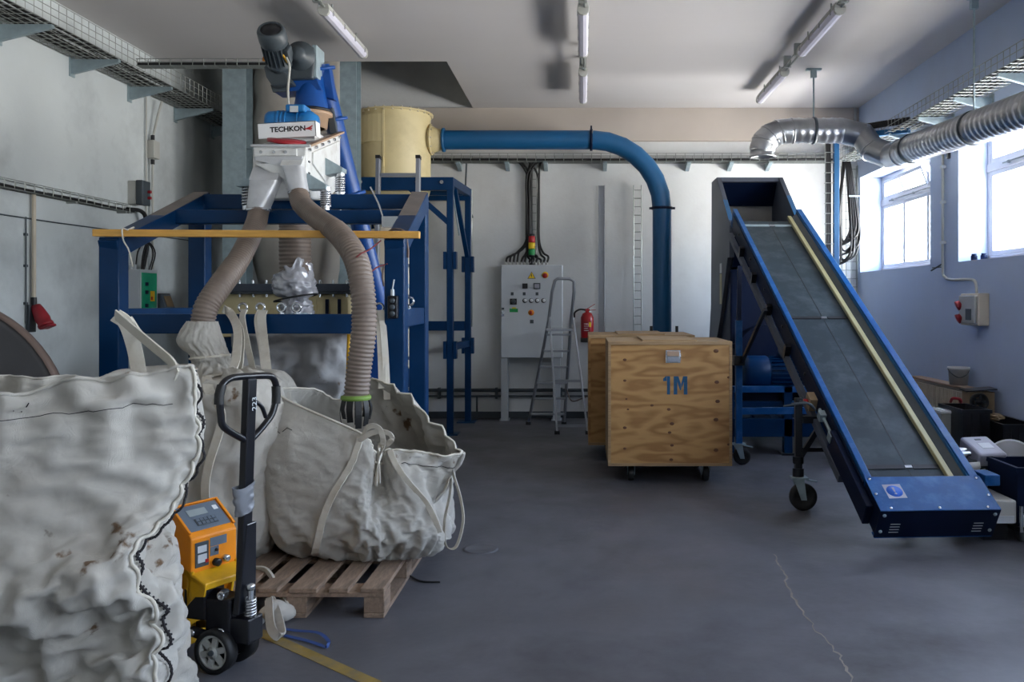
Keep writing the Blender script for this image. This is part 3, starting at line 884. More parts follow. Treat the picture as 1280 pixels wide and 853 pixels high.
mb = MB(); mb.tube([(-1.36, 5.85, 2.09), (-1.40, 5.87, 2.2), (-1.46, 5.9, 2.31)], .006, 6); mb.box(-1.36 - .0, 5.8, 2.03, -1.25, 5.9, 2.1); obj('clamp_rod', mb, M['chrome'], t)
mb = MB(); mb.tube(catmull([(-1.26, 5.5, 1.96), (-1.2, 5.46, 1.985), (-1.13, 5.44, 1.965), (-1.105, 5.42, 1.86), (-1.1, 5.4, 1.8)], 5), .007, 6); obj('rubber_cord', mb, M['brown'], t)

mb = MB(M=Matrix.Translation((-2.02, 5.312, 1.942)) @ Matrix.Rotation(math.radians(.35), 4, 'Y'))
mb.box(-1.0, -.024, -.022, 1.01, .024, .022)
tag(obj('wooden_batten', mb, M['batten'], bevel=.003), 'long yellow pine batten tied across the front of the blue frame', 'batten')
mb = MB(); mb.tube(catmull([(-2.80, 5.285, 1.965), (-2.83, 5.28, 1.97), (-2.82, 5.275, 1.9), (-2.79, 5.28, 1.84), (-2.775, 5.3, 1.74)], 5), .005, 6)
mb.tube(catmull([(-2.80, 5.285, 1.965), (-2.79, 5.34, 1.985), (-2.83, 5.345, 1.95), (-2.85, 5.33, 1.92)], 5), .005, 6)
tag(obj('tie_string', mb, M['strap']), 'pale string tying the batten to the left post', 'string')

# ------------------------------------------------------------------ vibrating screener on spring mounts
t = empty('screener', (-2.1, 6.3, 2.17), 'white vibrating screener with foil-taped outlets on top of the blue frame', 'machine')
side = [(5.98, 2.60), (6.82, 2.86), (6.82, 2.44), (6.45, 2.28), (5.98, 2.24)]
XA, XB = -2.30, -1.925
mb = MB(); mb.prism([(XA, y, z) for y, z in side], (XB - XA, 0, 0)); body = obj('housing', mb, M['white'], t, bevel=.012)
# side panel, edge strips and bolts
def onside(y, z, x): return Vector((x, y, z))
mb = MB(); mb.prism([(XB, 6.1, 2.585), (XB, 6.76, 2.79), (XB, 6.76, 2.55), (XB, 6.38, 2.42), (XB, 6.1, 2.50)], (.014, 0, 0)); obj('side_panel', mb, M['white'], body, bevel=.004)
mb = MB(); mb.bar((XB + .012, 5.99, 2.61), (XB + .012, 6.82, 2.868), .04, .014); obj('top_rim', mb, M['tan'], body)
mb = MB(); mb.bar((XA - .005, 5.975, 2.607), (XB + .03, 5.975, 2.607), .03, .016); obj('top_rim', mb, M['silver'], body)
for i in range(6):
    y = 6.02 + i * .15
    mb = MB(); mb.cyl((XB + .005, y, 2.575 + (y - 5.98) * .31), (XB + .02, y, 2.575 + (y - 5.98) * .31), .011, 8); obj('bolt', mb, M['chrome'], body)
for i in range(4):
    z = 2.5 - i * .08
    mb = MB(); mb.box(XB - .001, 6.02, z, XB + .006, 6.05, z + .012); obj('rivet', mb, M['dgrey'], body)
# front plate, tape, two outlets
mb = MB(); mb.box(XA + .02, 5.955, 2.535, XB - .06, 5.98, 2.585); o = obj('front_strip', mb, M['white'], t, bevel=.004)
for x in (XA + .07, XA + .16, XA + .24):
    mb = MB(); mb.cyl((x, 5.955, 2.56), (x, 5.945, 2.56), .011, 8); obj('bolt', mb, M['chrome'], o)
mb = MB(); mb.prism([(XA + .03, 5.975, 2.53), (XB - .015, 5.975, 2.53), (XB - .03, 5.975, 2.46), (XB - .13, 5.975, 2.45), (XA + .04, 5.975, 2.50)], (0, -.034, 0)); obj('tape_patch', mb, M['silver'], t, label='wrinkled silver tape')
L1, R1 = W(323.5, 264, 5.93), W(373.5, 243, 5.93)
def morph(name, rect, cen, r, zr, m):
    """sheet metal piece from a rectangle (x0, x1, y0, y1) at height zr down to a circle"""
    x0, x1, y0, y1 = rect
    rows = []
    for i in range(9):
        f = i / 8
        g = f * f * (3 - 2 * f)
        row = []
        for k in range(32):
            a = 2 * PI * (k + .5) / 32
            c_, s_ = math.cos(a), math.sin(a)
            q = max(abs(c_), abs(s_))
            sq = V((x0 + x1) / 2 + c_ / q * (x1 - x0) / 2, (y0 + y1) / 2 + s_ / q * (y1 - y0) / 2, zr)
            row.append(sq.lerp(V(cen.x + r * c_, cen.y + r * s_, cen.z + .03), g))
        rows.append(row)
    rows.append([p - V(0, 0, .03) for p in rows[-1]])
    q = MB(); q.grid(rows, closed=True); return obj(name, q, m, t)
morph('outlet', (XA + .005, XA + .20, 5.90, 6.04), L1, .080, 2.36, M['silver'])
morph('outlet', (XB - .15, XB - .012, 5.90, 6.02), R1, .066, 2.46, M['silver'])
mb = MB(); mb.prism([(XB - .155, 5.98, 2.545), (XB - .155, 5.90, 2.46), (XB - .155, 5.98, 2.46)], (.143, 0, 0)); obj('outlet_hood', mb, M['white'], t)
mb = MB(); mb.prism([(XA + .005, 5.98, 2.46), (XA + .005, 5.90, 2.36), (XA + .005, 5.98, 2.36)], (.195, 0, 0)); obj('outlet_hood', mb, M['silver'], t)
mb = MB(); mb.prism([(XA + .03, 5.975, 2.475), (XA + .23, 5.975, 2.37), (XA + .24, 5.975, 2.30), (XB - .10, 5.975, 2.29), (XB - .10, 5.975, 2.50)], (0, -.03, 0)); obj('outlet_web', mb, M['white'], t, bevel=.01)
for P, r in ((L1, .084), (R1, .070)):
    mb = MB(); mb.lathe(P + V(0, 0, .015), (0, 0, -1), [(r - .01, 0), (r + .004, 0), (r + .004, .018), (r - .01, .018)], 20); obj('hose_clip', mb, M['chrome'], t)
# spring mounts
def mount(px, py, y, zt):
    x = (px - CX) / F * y
    zb = zs(y) + .05
    m = MB()
    m.cyl((x, y, zb - .16), (x, y, zt - .06), .014, 10)
    n = 70
    hel = [Vector((x + .032 * math.cos(k * .62), y + .032 * math.sin(k * .62), zb + .03 + (zt - zb - .09) * k / n)) for k in range(n + 1)]
    m.tube(hel, .0075, 6)
    m.cyl((x, y, zb), (x, y, zb + .03), .035, 12)
    m.cyl((x, y, zt - .06), (x, y, zt - .03), .038, 12)
    return obj('spring_mount', m, M['chrome'], t)
mount(309, 0, YB2, 2.40); mount(407, 0, YB2, 2.36); mount(425, 0, RY - .02, 2.52)
mb = MB(); mb.prism([(XA, 5.99, 2.40), (XA - .12, 5.99, 2.36), (XA - .12, 5.99, 2.33), (XA, 5.99, 2.33)], (0, .12, 0)); obj('foot_bracket', mb, M['galv'], t)
mb = MB(); mb.prism([(XB, 5.99, 2.42), (XB + .13, 5.99, 2.34), (XB + .13, 5.99, 2.31), (XB, 5.99, 2.31)], (0, .12, 0)); obj('foot_bracket', mb, M['galv'], t)
mb = MB(); mb.prism([(XB, 6.37, 2.60), (XB + .14, 6.37, 2.52), (XB + .14, 6.37, 2.49), (XB, 6.37, 2.46)], (0, .12, 0)); obj('foot_bracket', mb, M['galv'], t)
# sign plate and motor
mb = MB(Matrix.Translation((-2.115, 6.13, 2.75)) @ Matrix.Rotation(math.radians(-3), 4, 'Y'))
mb.box(-.2, -.006, -.056, .21, .006, .054); mb.box(-.2, -.006, .05, .21, .06, .054); mb.box(.205, -.006, -.056, .21, .1, .054)
sg = obj('sign_plate', mb, M['sign_white'], t)
SM = axes((-2.115, 6.1235, 2.75), Matrix.Rotation(math.radians(-3), 3, 'Y') @ V(1, 0, 0), Matrix.Rotation(math.radians(-3), 3, 'Y') @ V(0, 0, 1), V(0, -1, 0))
text('lettering', 'TECHKON', .050, SM @ Matrix.Translation((.012, .002, 0)) @ Matrix.Diagonal((1.06, 1, 1, 1)), M['sign_black'], sg, bold=.0016)
lg = MB(SM @ Matrix.Translation((.162, .004, .0005)))
lg.prism([(-.034, -.006, 0), (.002, .006, 0), (.026, .018, 0), (.028, .010, 0), (.012, .002, 0), (.024, -.001, 0), (.024, -.008, 0), (.008, -.009, 0), (.024, -.017, 0), (.018, -.02, 0), (-.002, -.012, 0), (-.018, -.010, 0)], (0, 0, .001))
obj('red_logo', lg, M['red'], sg)
mb = MB(); mb.lathe((-2.335, 6.36, 2.85), (1, 0, 0), [(0, 0), (.07, 0), (.082, .02), (.086, .07), (.082, .08), (.088, .085), (.088, .1), (.08, .105), (.08, .25), (.088, .255), (.088, .30), (.082, .33), (.05, .375), (0, .375)], 26); mo = obj('vibration_motor', mb, M['moto_blue'], t)
for x in (-2.22, -2.19, -2.10, -2.07): mb = MB(); mb.lathe((x, 6.36, 2.85), (1, 0, 0), [(.08, 0), (.088, 0), (.088, .012), (.08, .012)], 24); obj('cooling_rib', mb, M['moto_blue'], mo)
mb = MB(); mb.box(-2.17, 6.26, 2.91, -2.03, 6.42, 2.965); obj('terminal_box', mb, M['moto_blue'], mo, bevel=.012)
mb = MB(); mb.box(-2.135, 6.257, 2.905, -2.075, 6.262, 2.95); obj('name_plate', mb, M['grey'], mo)
mb = MB(); mb.box(-2.3, 6.25, 2.69, -1.95, 6.5, 2.77); obj('motor_base', mb, M['white'], t, bevel=.006)
mb = MB(); mb.lathe((-2.10, 6.09, 2.65), (.12, -.25, 1), [(0, 0), (.13, 0), (.135, .01), (.13, .02), (0, .025)], 24); obj('inlet_cover', mb, M['redplug'], t)

# ------------------------------------------------------------------ inclined screw feeder with its gear motor
A, B = Vector(W(481, 405, 7.25)), Vector(W(400, 82, 6.75))
t = empty('screw_feeder', (A.x, A.y, 0), 'blue inclined screw feeder rising behind the frame to a grey gear motor', 'conveyor')
mb = MB(); mb.tube([A, A + (B - A) * .5, B], .074, 20); tubeo = obj('feeder_tube', mb, M['deep_blue'], t)
u = (B - A).normalized()
for f in (.02, .52, .80, .985):
    p = A + (B - A) * f
    mb = MB(); mb.lathe(p - u * .012, u, [(.07, 0), (.11, 0), (.11, .024), (.07, .024)], 20); obj('flange', mb, M['deep_blue'], t)
mb = MB(); mb.box(A.x - .16, A.y - .16, .6, A.x + .16, A.y + .16, A.z - .03); obj('feed_box', mb, M['deep_blue'], t, bevel=.01)
for sx in (-1, 1):
    mb = MB(); mb.box(A.x + sx * .13 - .02, A.y - .02, 0, A.x + sx * .13 + .02, A.y + .02, .6); obj('leg', mb, M['deep_blue'], t)
# discharge spout down to the screener, gasket ring
S1, S0 = W(389, 100, 6.72), W(389, 138, 6.66)
mb = MB(); mb.tube([S1, S1 + (S0 - S1) * .3, S0 + V(0, 0, .03), S0], [.105, .105, .125, .13], 22); obj('spout', mb, M['deep_blue'], t)
mb = MB(); mb.lathe(S0 + V(0, 0, -.0), (0, 0, -1), [(.1, 0), (.165, 0), (.165, .02), (.13, .02)], 26); obj('flange', mb, M['blackmetal'], t)
mb = MB(); mb.lathe(S0 + V(0, 0, -.02), (0, 0, -1), [(.1, 0), (.16, 0), (.16, .025), (.13, .03), (.12, .12), (.1, .12)], 26); obj('gasket', mb, M['tan'], t)
# head plates
mb = MB(); q = W(408, 100, 6.70); mb.prism([q + V(-.03, 0, -.13), q + V(.06, 0, -.15), q + V(.02, 0, .1), q + V(-.04, 0, .12), q + V(-.07, 0, .02)], (0, .1, 0)); obj('head_plate', mb, M['deep_blue'], t, bevel=.004)
mb = MB(); q = W(417, 150, 6.72); mb.prism([q + V(-.03, 0, -.1), q + V(.03, 0, -.12), q + V(-.01, 0, .1), q + V(-.05, 0, .08)], (0, .05, 0)); obj('head_plate', mb, M['dgrey'], t, bevel=.004)
# gear box and motor
q0, q1 = W(352, 58, 6.6), W(394, 100, 6.6)
mb = MB(); mb.prism([W(353, 60, 6.55), W(392, 57, 6.55), W(394, 74, 6.55), W(391, 98, 6.55), W(352, 99, 6.55), W(346, 82, 6.55)], (0, .2, 0)); gb = obj('gear_box', mb, M['dgrey'], t, bevel=.018, seg=3)
mb = MB(); mb.lathe(W(375, 70, 6.55), (0, -1, 0), [(.115, -.005), (.11, .01), (.06, .03), (.058, .07), (.045, .085), (.0, .09)], 26); obj('hub_cover', mb, M['dgrey'], gb)
mb = MB(); mb.box(W(392, 60, 6.6).x, 6.56, W(0, 98, 6.6).z, W(392, 60, 6.6).x + .035, 6.76, W(0, 58, 6.6).z); obj('side_flange', mb, M['galv'], gb, bevel=.004)
mb = MB(); mb.prism([W(333, 78, 6.5), W(352, 84, 6.5), W(366, 104, 6.5), W(340, 108, 6.5), W(332, 96, 6.5), W(329, 84, 6.5)], (0, .16, 0)); obj('lower_casting', mb, M['dgrey'], gb, bevel=.015)
m0, m1 = W(353, 92, 6.60), W(338, 36, 6.28)
ax = (m1 - m0)
Lm = ax.length
mb = MB(); mb.lathe(m0, ax, [(0, 0), (.07, 0), (.085, Lm * .12), (.085, Lm * .2), (.095, Lm * .22), (.095, Lm * .26), (.086, Lm * .3), (.086, Lm * .66), (.098, Lm * .68), (.104, Lm * .78), (.102, Lm * .95), (.09, Lm), (.08, Lm), (.075, Lm * .985), (0, Lm * .985)], 28); mt = obj('motor', mb, M['dgrey'], t)
un = ax.normalized(); _, sa, sb = frame(un)
fin0 = None
for k in range(20):
    an = 2 * PI * k / 20
    d = sa * math.cos(an) + sb * math.sin(an)
    mb = MB(); mb.bar(m0 + un * Lm * .3 + d * .092, m0 + un * Lm * .66 + d * .092, .004, .018, d); obj('cooling_fin', mb, M['dgrey'], mt)
mb = MB(); mb.lathe(m0 + un * (Lm * .985), un, [(0, 0.004), (.072, .004), (.072, .0)], 24); g = obj('fan_grille', mb, M['blackmetal'], mt)
mb = MB(); q = m0 + un * Lm * .42 + V(.085, -.03, 0); mb.bar(q - un * .06, q + un * .06, .08, .06, V(1, -.3, 0)); obj('terminal_box', mb, M['dgrey'], mt, bevel=.01)
mb = MB(); q = W(336, 74, 6.46); mb.bar(q + V(-.045, 0, 0), q + V(.045, 0, -.005), .012, .03); obj('rating_plate', mb, M['amber'], mt)
mb = MB(); mb.tube(catmull([W(351, 44, 6.42), W(356, 58, 6.40), W(354, 68, 6.40), W(360, 78, 6.44)], 5), .01, 6); obj('yellow_cable', mb, M['yellow'], mt)
mb = MB(); mb.tube(catmull([W(358, 72, 6.4), W(362, 84, 6.38), W(360, 110, 6.4), W(361, 139, 6.3)], 6), .009, 6); obj('cable', mb, M['lgrey'], t)
mb = MB(); mb.prism([W(337, 100, 6.6), W(396, 98, 6.6), W(402, 112, 6.6), W(342, 115, 6.6)], (0, .2, 0)); obj('motor_bracket', mb, M['deep_blue'], t, bevel=.006)
mb = MB(); mb.prism([W(338, 106, 6.58), W(362, 107, 6.58), W(360, 114, 6.58), W(341, 115, 6.58)], (0, .018, 0)); obj('bracket_plate', mb, M['dgrey'], t)

# ------------------------------------------------------------------ ribbed hoses
def hose(name, pts, r, rib, label, steps=14, smooth_until=0.0, mat_=None, parent=None):
    pp = catmull(pts, 60)
    L = [0]
    for i in range(1, len(pp)): L.append(L[-1] + (pp[i] - pp[i - 1]).length)
    n = int(L[-1] / (rib / 4))
    out, rad, j = [], [], 0
    for k in range(n + 1):
        s = L[-1] * k / n
        while j < len(L) - 2 and L[j + 1] < s: j += 1
        f = (s - L[j]) / max(1e-9, L[j + 1] - L[j])
        out.append(pp[j].lerp(pp[j + 1], f))
        amp = .0045 if s > smooth_until * L[-1] else .0012
        rad.append(r + amp * (1, .3, -1, .3)[k % 4])
    m = MB(); m.tube(out, rad, 18)
    o = obj(name, m, mat_ or M['hose'], parent)
    return tag(o, label, None if parent else 'hose') if label else o
hose('suction_hose', [L1 + V(0, 0, .0), W(319, 282, 5.80), W(300, 322, 5.5), W(272, 362, 5.22), W(258, 384, 5.14), W(253, 405, 5.12)], .068, .022, 'grey ribbed hose curving left from the screener down to the sleeve of the middle bag', smooth_until=.55)
hose('suction_hose', [R1, W(378, 256, 5.82), W(398, 274, 5.5), W(423, 292, 5.2), W(444, 322, 5.0), W(453, 362, 4.92), W(455, 410, 4.9), W(449, 460, 4.9), W(445, 497, 4.9)], .068, .024, 'grey ribbed hose curving right from the screener down into the bag on the pallet', smooth_until=.42)
t = empty('hose_end', W(445, 505, 4.9), 'dark fringed sleeve with a green band on the end of the right hose', 'hose end')
mb = MB(); mb.lathe(W(445, 494, 4.9), (0, 0, -1), [(.072, 0), (.084, .005), (.086, .02), (.080, .028)], 20); obj('green_band', mb, mat('green_band', (110, 140, 60), .6), t)
for k in range(11):
    an = 2 * PI * k / 11
    q = W(445, 499, 4.9) + V(.076 * math.cos(an), .076 * math.sin(an), 0)
    l = random.uniform(.1, .16)
    mb = MB(); mb.ribbon(catmull([q, q + V(.012 * math.cos(an), .012 * math.sin(an), -l * .5), q + V(.0, .0, -l)], 4), .034, .004, V(-math.sin(an), math.cos(an), 0)); obj('fringe', mb, M['black'], t)
# upright hose with foil-wrapped lower end
t = empty('ribbed_downpipe', W(369, 330, 7.7), 'thick upright ribbed hose under the screener, its foot wrapped in crumpled film', 'hose')
hose('ribbed_hose', [W(369, 258, 7.7), W(369, 290, 7.7), W(369, 320, 7.7), W(370, 350, 7.7)], .137, .036, None, parent=t)
rows = []
c0, c1 = W(366, 334, 7.68), W(372, 394, 7.68)
for i in range(41):
    f = i / 40
    c = c0.lerp(c1, f)
    r = .155 + .055 * math.sin(PI * min(1, f * 1.25)) ** 1.2 - (.06 * math.exp(-((f - .66) / .07) ** 2))
    row = []
    for k in range(48):
        an = 2 * PI * k / 48
        d = V(math.cos(an), math.sin(an), 0)
        p = V(d.x * 2, d.y * 2, f * 3.2)
        e = abs(noise.noise(p * 1.7)) * .09 + abs(noise.noise(p * 3.9)) * .04
        row.append(c + d * (r - e) + V(0, 0, .05 * noise.noise(p) * (1 - f) + (.10 * d.x * max(0, 1 - i / 8))))
    rows.append(row)
mb = MB(); mb.grid(rows, closed=True); obj('film_wrap', mb, M['foil'], t)
mb = MB(); c = c0.lerp(c1, .64)
mb.tube([c + V(.185 * math.cos(a), .185 * math.sin(a), .035 * math.cos(a)) for a in [2 * PI * k / 24 for k in range(24)]], .008, 6, closed=True); obj('tie_cord', mb, M['black'], t)
mb = MB(); mb.cyl((c1.x, c1.y, 0), (c1.x, c1.y, c1.z + .02), .13, 24); obj('stand_pipe', mb, M['galv'], t)

# ------------------------------------------------------------------ cyclone on its blue tower
CXX, CYY = (495 - CX) / F * 10.4, 10.4
def zz(py, d=10.4): return H - (py - CY) / F * d
t = empty('cyclone', (CXX, CYY, zz(236)), 'cream cyclone drum with a bolted lid on the blue tower', 'cyclone')
mb = MB(); mb.lathe((CXX, CYY, zz(236)), (0, 0, 1), [(.30, -.25), (.415, 0), (.415, zz(145) - zz(236))], 48); obj('drum', mb, M['cream'], t)
top = zz(145)
mb = MB(); mb.lathe((CXX, CYY, top), (0, 0, 1), [(.0, .045), (.35, .04), (.445, .02), (.445, 0), (.40, 0)], 48); obj('lid', mb, M['cream'], t)
for k in range(26):
    an = 2 * PI * k / 26
    mb = MB(); mb.cyl((CXX + .43 * math.cos(an), CYY + .43 * math.sin(an), top - .01), (CXX + .43 * math.cos(an), CYY + .43 * math.sin(an), top + .035), .011, 6); obj('lid_bolt', mb, M['beige'], t)
# spiral inlet on the left
rows = []
for i in range(25):
    an = math.radians(262 - i * 9)
    r = .42 + .06 * min(1, i / 10)
    p = V(CXX + r * math.cos(an), CYY + r * math.sin(an), 0)
    q = V(CXX + .40 * math.cos(an), CYY + .40 * math.sin(an), 0)
    z0, z1 = zz(184), zz(151)
    rows.append([q + V(0, 0, z0), p + V(0, 0, z0), p + V(0, 0, z1), q + V(0, 0, z1)])
mb = MB(); mb.grid(rows, closed=True, smooth=False); obj('inlet_scroll', mb, M['cream'], t)
mb = MB(); mb.bar((CXX - .055, CYY - .414, zz(236)), (CXX - .055, CYY - .414, zz(147)), .025, .012, V(0, 1, 0)); obj('seam', mb, M['cream'], t)
mb = MB(); mb.prism([(CXX - .07, CYY - .42, zz(215)), (CXX - .05, CYY - .42, zz(203)), (CXX - .045, CYY - .42, zz(215))], (0, -.02, 0)); obj('lug', mb, M['cream'], t)
zp = zz(175)
mb = MB()
x0, x1 = CXX + .40, W(553, 0, 10.4).x
mb.grid([[V(x0, CYY + y, zp + z) for (y, z) in [(.16 * math.cos(a), .16 * math.sin(a)) for a in [2 * PI * k / 20 for k in range(20)]]],
         [V(x0 + .06, CYY + y, zp + z) for (y, z) in [(.155 * math.cos(a), .155 * math.sin(a)) for a in [2 * PI * k / 20 for k in range(20)]]],
         [V(x1, CYY + y, zp + z) for (y, z) in [(.115 * math.cos(a), .115 * math.sin(a)) for a in [2 * PI * k / 20 for k in range(20)]]]], closed=True)
obj('outlet_cone', mb, M['cream'], t)
mb = MB(); mb.lathe((x0 + .02, CYY, zp), (1, 0, 0), [(.1, 0), (.185, 0), (.185, .02), (.1, .02)], 24); fl_ = obj('outlet_flange', mb, M['cream'], t)
for k in range(10):
    an = 2 * PI * k / 10
    mb = MB(); mb.cyl((x0 + .01, CYY + .172 * math.cos(an), zp + .172 * math.sin(an)), (x0 + .055, CYY + .172 * math.cos(an), zp + .172 * math.sin(an)), .01, 6); obj('bolt', mb, M['beige'], fl_)
mb = MB(); mb.lathe((CXX, CYY, zz(236) - .02), (0, 0, -1), [(.41, 0), (.40, .04), (.15, .75), (.15, .95), (0, .95)], 36); obj('lower_cone', mb, M['cream'], t)

t = empty('cyclone_tower', (-2.2, 10.4, 0), 'blue square-tube tower carrying the cream cyclone', 'frame')
TP = [(-1.53, 9.9), (-1.46, 10.9), (-2.64, 9.9), (-2.64, 10.9)]
zt_ = zz(222, 9.9)
for (x, y) in TP:
    mb = MB(); mb.box(x - .037, y - .037, .012, x + .037, y + .037, zt_); p = obj('post', mb, M['blue'], t, bevel=.005)
    mb = MB(); mb.box(x - .13, y - .11, 0, x + .1, y + .11, .012); obj('foot_plate', mb, M['blue'], p)
mb = MB(); mb.bar((-2.68, 9.9, zt_ - .075), (-1.49, 9.9, zt_ - .075), .08, .15); obj('top_beam', mb, M['blue'], t, bevel=.005)
mb = MB(); mb.bar((-2.68, 10.9, zt_ - .075), (-1.42, 10.9, zt_ - .075), .08, .15); obj('top_beam', mb, M['blue'], t, bevel=.005)
mb = MB(); mb.bar((-1.53, 9.9, zt_ - .05), (-1.46, 10.9, zt_ - .05), .08, .1); obj('top_beam', mb, M['blue'], t, bevel=.005)
mb = MB(); mb.bar((-2.64, 9.9, zt_ - .05), (-2.64, 10.9, zt_ - .05), .08, .1); obj('top_beam', mb, M['blue'], t, bevel=.005)
for y in (10.12, 10.68): mb = MB(); mb.bar((-2.62, y, zt_ - .06), (-1.5, y, zt_ - .06), .06, .1); obj('cross_beam', mb, M['blue'], t)
mb = MB(); mb.bar((-2.0, 9.9, zt_ - .12), (-1.55, 9.9, zt_ - .52), .06, .07, V(0, 1, 0)); obj('brace', mb, M['blue'], t)
mb = MB(); mb.bar((-1.515, 10.1, zt_ - .06), (-1.465, 10.85, zt_ - .85), .05, .06, V(0, 1, 0)); obj('brace', mb, M['blue'], t)
mb = MB(); mb.bar((-1.525, 10.0, zt_ - .1), (-1.5, 10.4, zt_ - .62), .04, .012, V(1, 0, 0)); obj('brace', mb, M['galv'], t)
for zq in (2.0, 2.0 - 1.03):
    for (x, y) in TP[:2]:
        mb = MB(); mb.box(x - .075, y - .05, zq - .10, x - .04, y + .05, zq + .1); obj('joint_plate', mb, M['blue'], t)
        mb = MB(); mb.box(x + .04, y - .05, zq - .10, x + .075, y + .05, zq + .1); obj('joint_plate', mb, M['blue'], t)
mb = MB(); mb.bar((-1.53, 9.94, 1.0), (-1.46, 10.86, 1.0), .06, .08); obj('rail', mb, M['blue'], t)
mb = MB(); mb.bar((-2.62, 10.9, 1.22), (-1.5, 10.9, 1.22), .06, .12); obj('rail', mb, M['blue'], t)
for x in (-2.55, -1.9, -1.62): mb = MB(); mb.cyl((x, 9.855, zt_ - .06), (x, 9.835, zt_ - .06), .022, 8); obj('bolt', mb, M['chrome'], t)

# aluminium ladder leaning behind the frame
t = empty('leaning_ladder', (-1.8, 7.6, 0), 'aluminium ladder standing upright behind the blue frame, black caps on its rails', 'ladder')
d = 7.65
for px in (473, 523):
    x = (px - CX) / F * d
    mb = MB(); mb.bar((x + .01, d - .2, 0), (x, d, zz(199, d)), .035, .07, V(0, 1, 0)); obj('rail', mb, M['alu'], t, bevel=.004)
    mb = MB(); mb.bar((x, d - .0, zz(199, d)), (x, d + .003, zz(195, d)), .04, .075, V(0, 1, 0)); obj('end_cap', mb, M['black'], t)
xa, xb = (473 - CX) / F * d, (523 - CX) / F * d
for k in range(9):
    z = zz(219, d) - k * .27
    y = d - .2 * (1 - z / zz(199, d))
    mb = MB(); mb.bar((xa, y, z), (xb, y, z), .035, .03); obj('rung', mb, M['alu'], t)

# grey extractor drum behind the frame
t = empty('grey_drum', (-1.86, 8.1, 0), 'rounded grey metal drum half hidden behind the blue frame', 'drum')
mb = MB(); mb.lathe((-1.86, 8.1, .9), (0, 0, 1), [(0, 0), (.24, .0), (.27, .03), (.27, 1.15), (.22, 1.28), (0, 1.34)], 32); obj('shell', mb, M['beige'], t)
for a in (0, 2.1, 4.2): mb = MB(); mb.cyl((-1.86 + .2 * math.cos(a), 8.1 + .2 * math.sin(a), 0), (-1.86 + .2 * math.cos(a), 8.1 + .2 * math.sin(a), .92), .025, 8); obj('leg', mb, M['blue'], t)
mb = MB(); mb.lathe((-1.86, 8.1, 1.65), (0, 0, 1), [(.268, 0), (.285, 0), (.285, .04), (.268, .04)], 32); obj('band', mb, M['galv'], t)

# ------------------------------------------------------------------ blue extraction pipe
t = empty('blue_pipe', (W(828, 0, 10.4).x, 10.4, 0), 'large blue extraction pipe running from the cyclone and bending down behind the crates', 'pipe')
x1 = W(553, 0, 10.4).x
xe = W(738, 0, 10.4).x
xv = W(827.5, 0, 10.4).x
R = .115
mb = MB(); mb.tube([(x1, 10.4, zp), (xe, 10.4, zp)], R, 28); obj('pipe', mb, M['pipe_blue'], t)
zb = zz(262)
ce = V(xe + .02, 10.4, zb)
arc = []
rx, rz = xv - ce.x, zp - zb
for k in range(8):
    a = PI / 2 * (1 - k / 7)
    arc.append(V(ce.x + rx * math.cos(a), 10.4, zb + rz * math.sin(a)))
mb = MB(); mb.tube(arc, R, 28, smooth=True); obj('elbow', mb, M['pipe_blue'], t)
mb = MB(); mb.tube([(xv, 10.4, zb), (xv, 10.4, .55)], R, 28); obj('pipe', mb, M['pipe_blue'], t)
mb = MB(); mb.lathe((xe - .005, 10.4, zp), (1, 0, 0), [(R, 0), (R + .018, 0), (R + .018, .03), (R, .03)], 28); mb.box(xe + .0, 10.36, zp + R, xe + .02, 10.42, zp + R + .05); obj('clamp', mb, M['navy'], t)
mb = MB(); mb.lathe((xv, 10.4, zb - .0), (0, 0, 1), [(R, 0), (R + .015, 0), (R + .015, .03), (R, .03)], 28); mb.box(xv - R - .04, 10.36, zb, xv - R, 10.4, zb + .025); mb.box(xv + R, 10.36, zb, xv + R + .04, 10.4, zb + .025); mb.cyl((xv - .03, 10.28, zb + .012), (xv + .05, 10.28, zb + .012), .012, 8); obj('clamp', mb, M['navy'], t)
mb = MB(); mb.lathe((x1, 10.4, zp), (1, 0, 0), [(R, 0), (R + .03, 0), (R + .03, .03), (R, .03)], 28); obj('flange', mb, M['pipe_blue'], t)
mb = MB(); mb.box(xv - .28, 10.1, 0, xv + .28, 10.7, .5); obj('fan_casing', mb, M['pipe_blue'], t, bevel=.03)
mb = MB(); mb.lathe((xv, 10.4, .5), (0, 0, 1), [(.1, 0), (.16, 0), (.16, .03), (R, .06)], 24); obj('flange', mb, M['pipe_blue'], t)

# red cord holding the right hose to the post
t = empty('red_cord', W(460, 330, 5.1), 'thin red cord tying the right hose to the blue post', 'cord')
mb = MB(); mb.tube(catmull([W(476, 301, 5.30), W(462, 312, 5.05), W(450, 318, 4.93), W(441, 328, 4.92), W(439, 338, 4.94)], 5), .0045, 6); obj('strand', mb, M['dark_red'], t)
mb = MB(); mb.tube(catmull([W(464, 340, 4.98), W(472, 334, 5.15), W(481, 331, 5.34), W(484, 330, 5.335)], 5), .0045, 6); obj('strand', mb, M['dark_red'], t)
mb = MB(); mb.tube(catmull([W(480, 331, 5.33), W(478, 345, 5.33), W(480, 358, 5.33)], 4), .006, 6); obj('strand', mb, M['brown'], t)
# ------------------------------------------------------------------ big bags
import numpy as np
def crumple(p, s):
    """low soft unevenness of slack fabric"""
    return noise.noise(p * s * .35) + .5 * noise.noise(p * s * .8 + V(3, 1, 7)) - .5 * abs(noise.noise(p * s * .55 + V(9, 2, 4)))

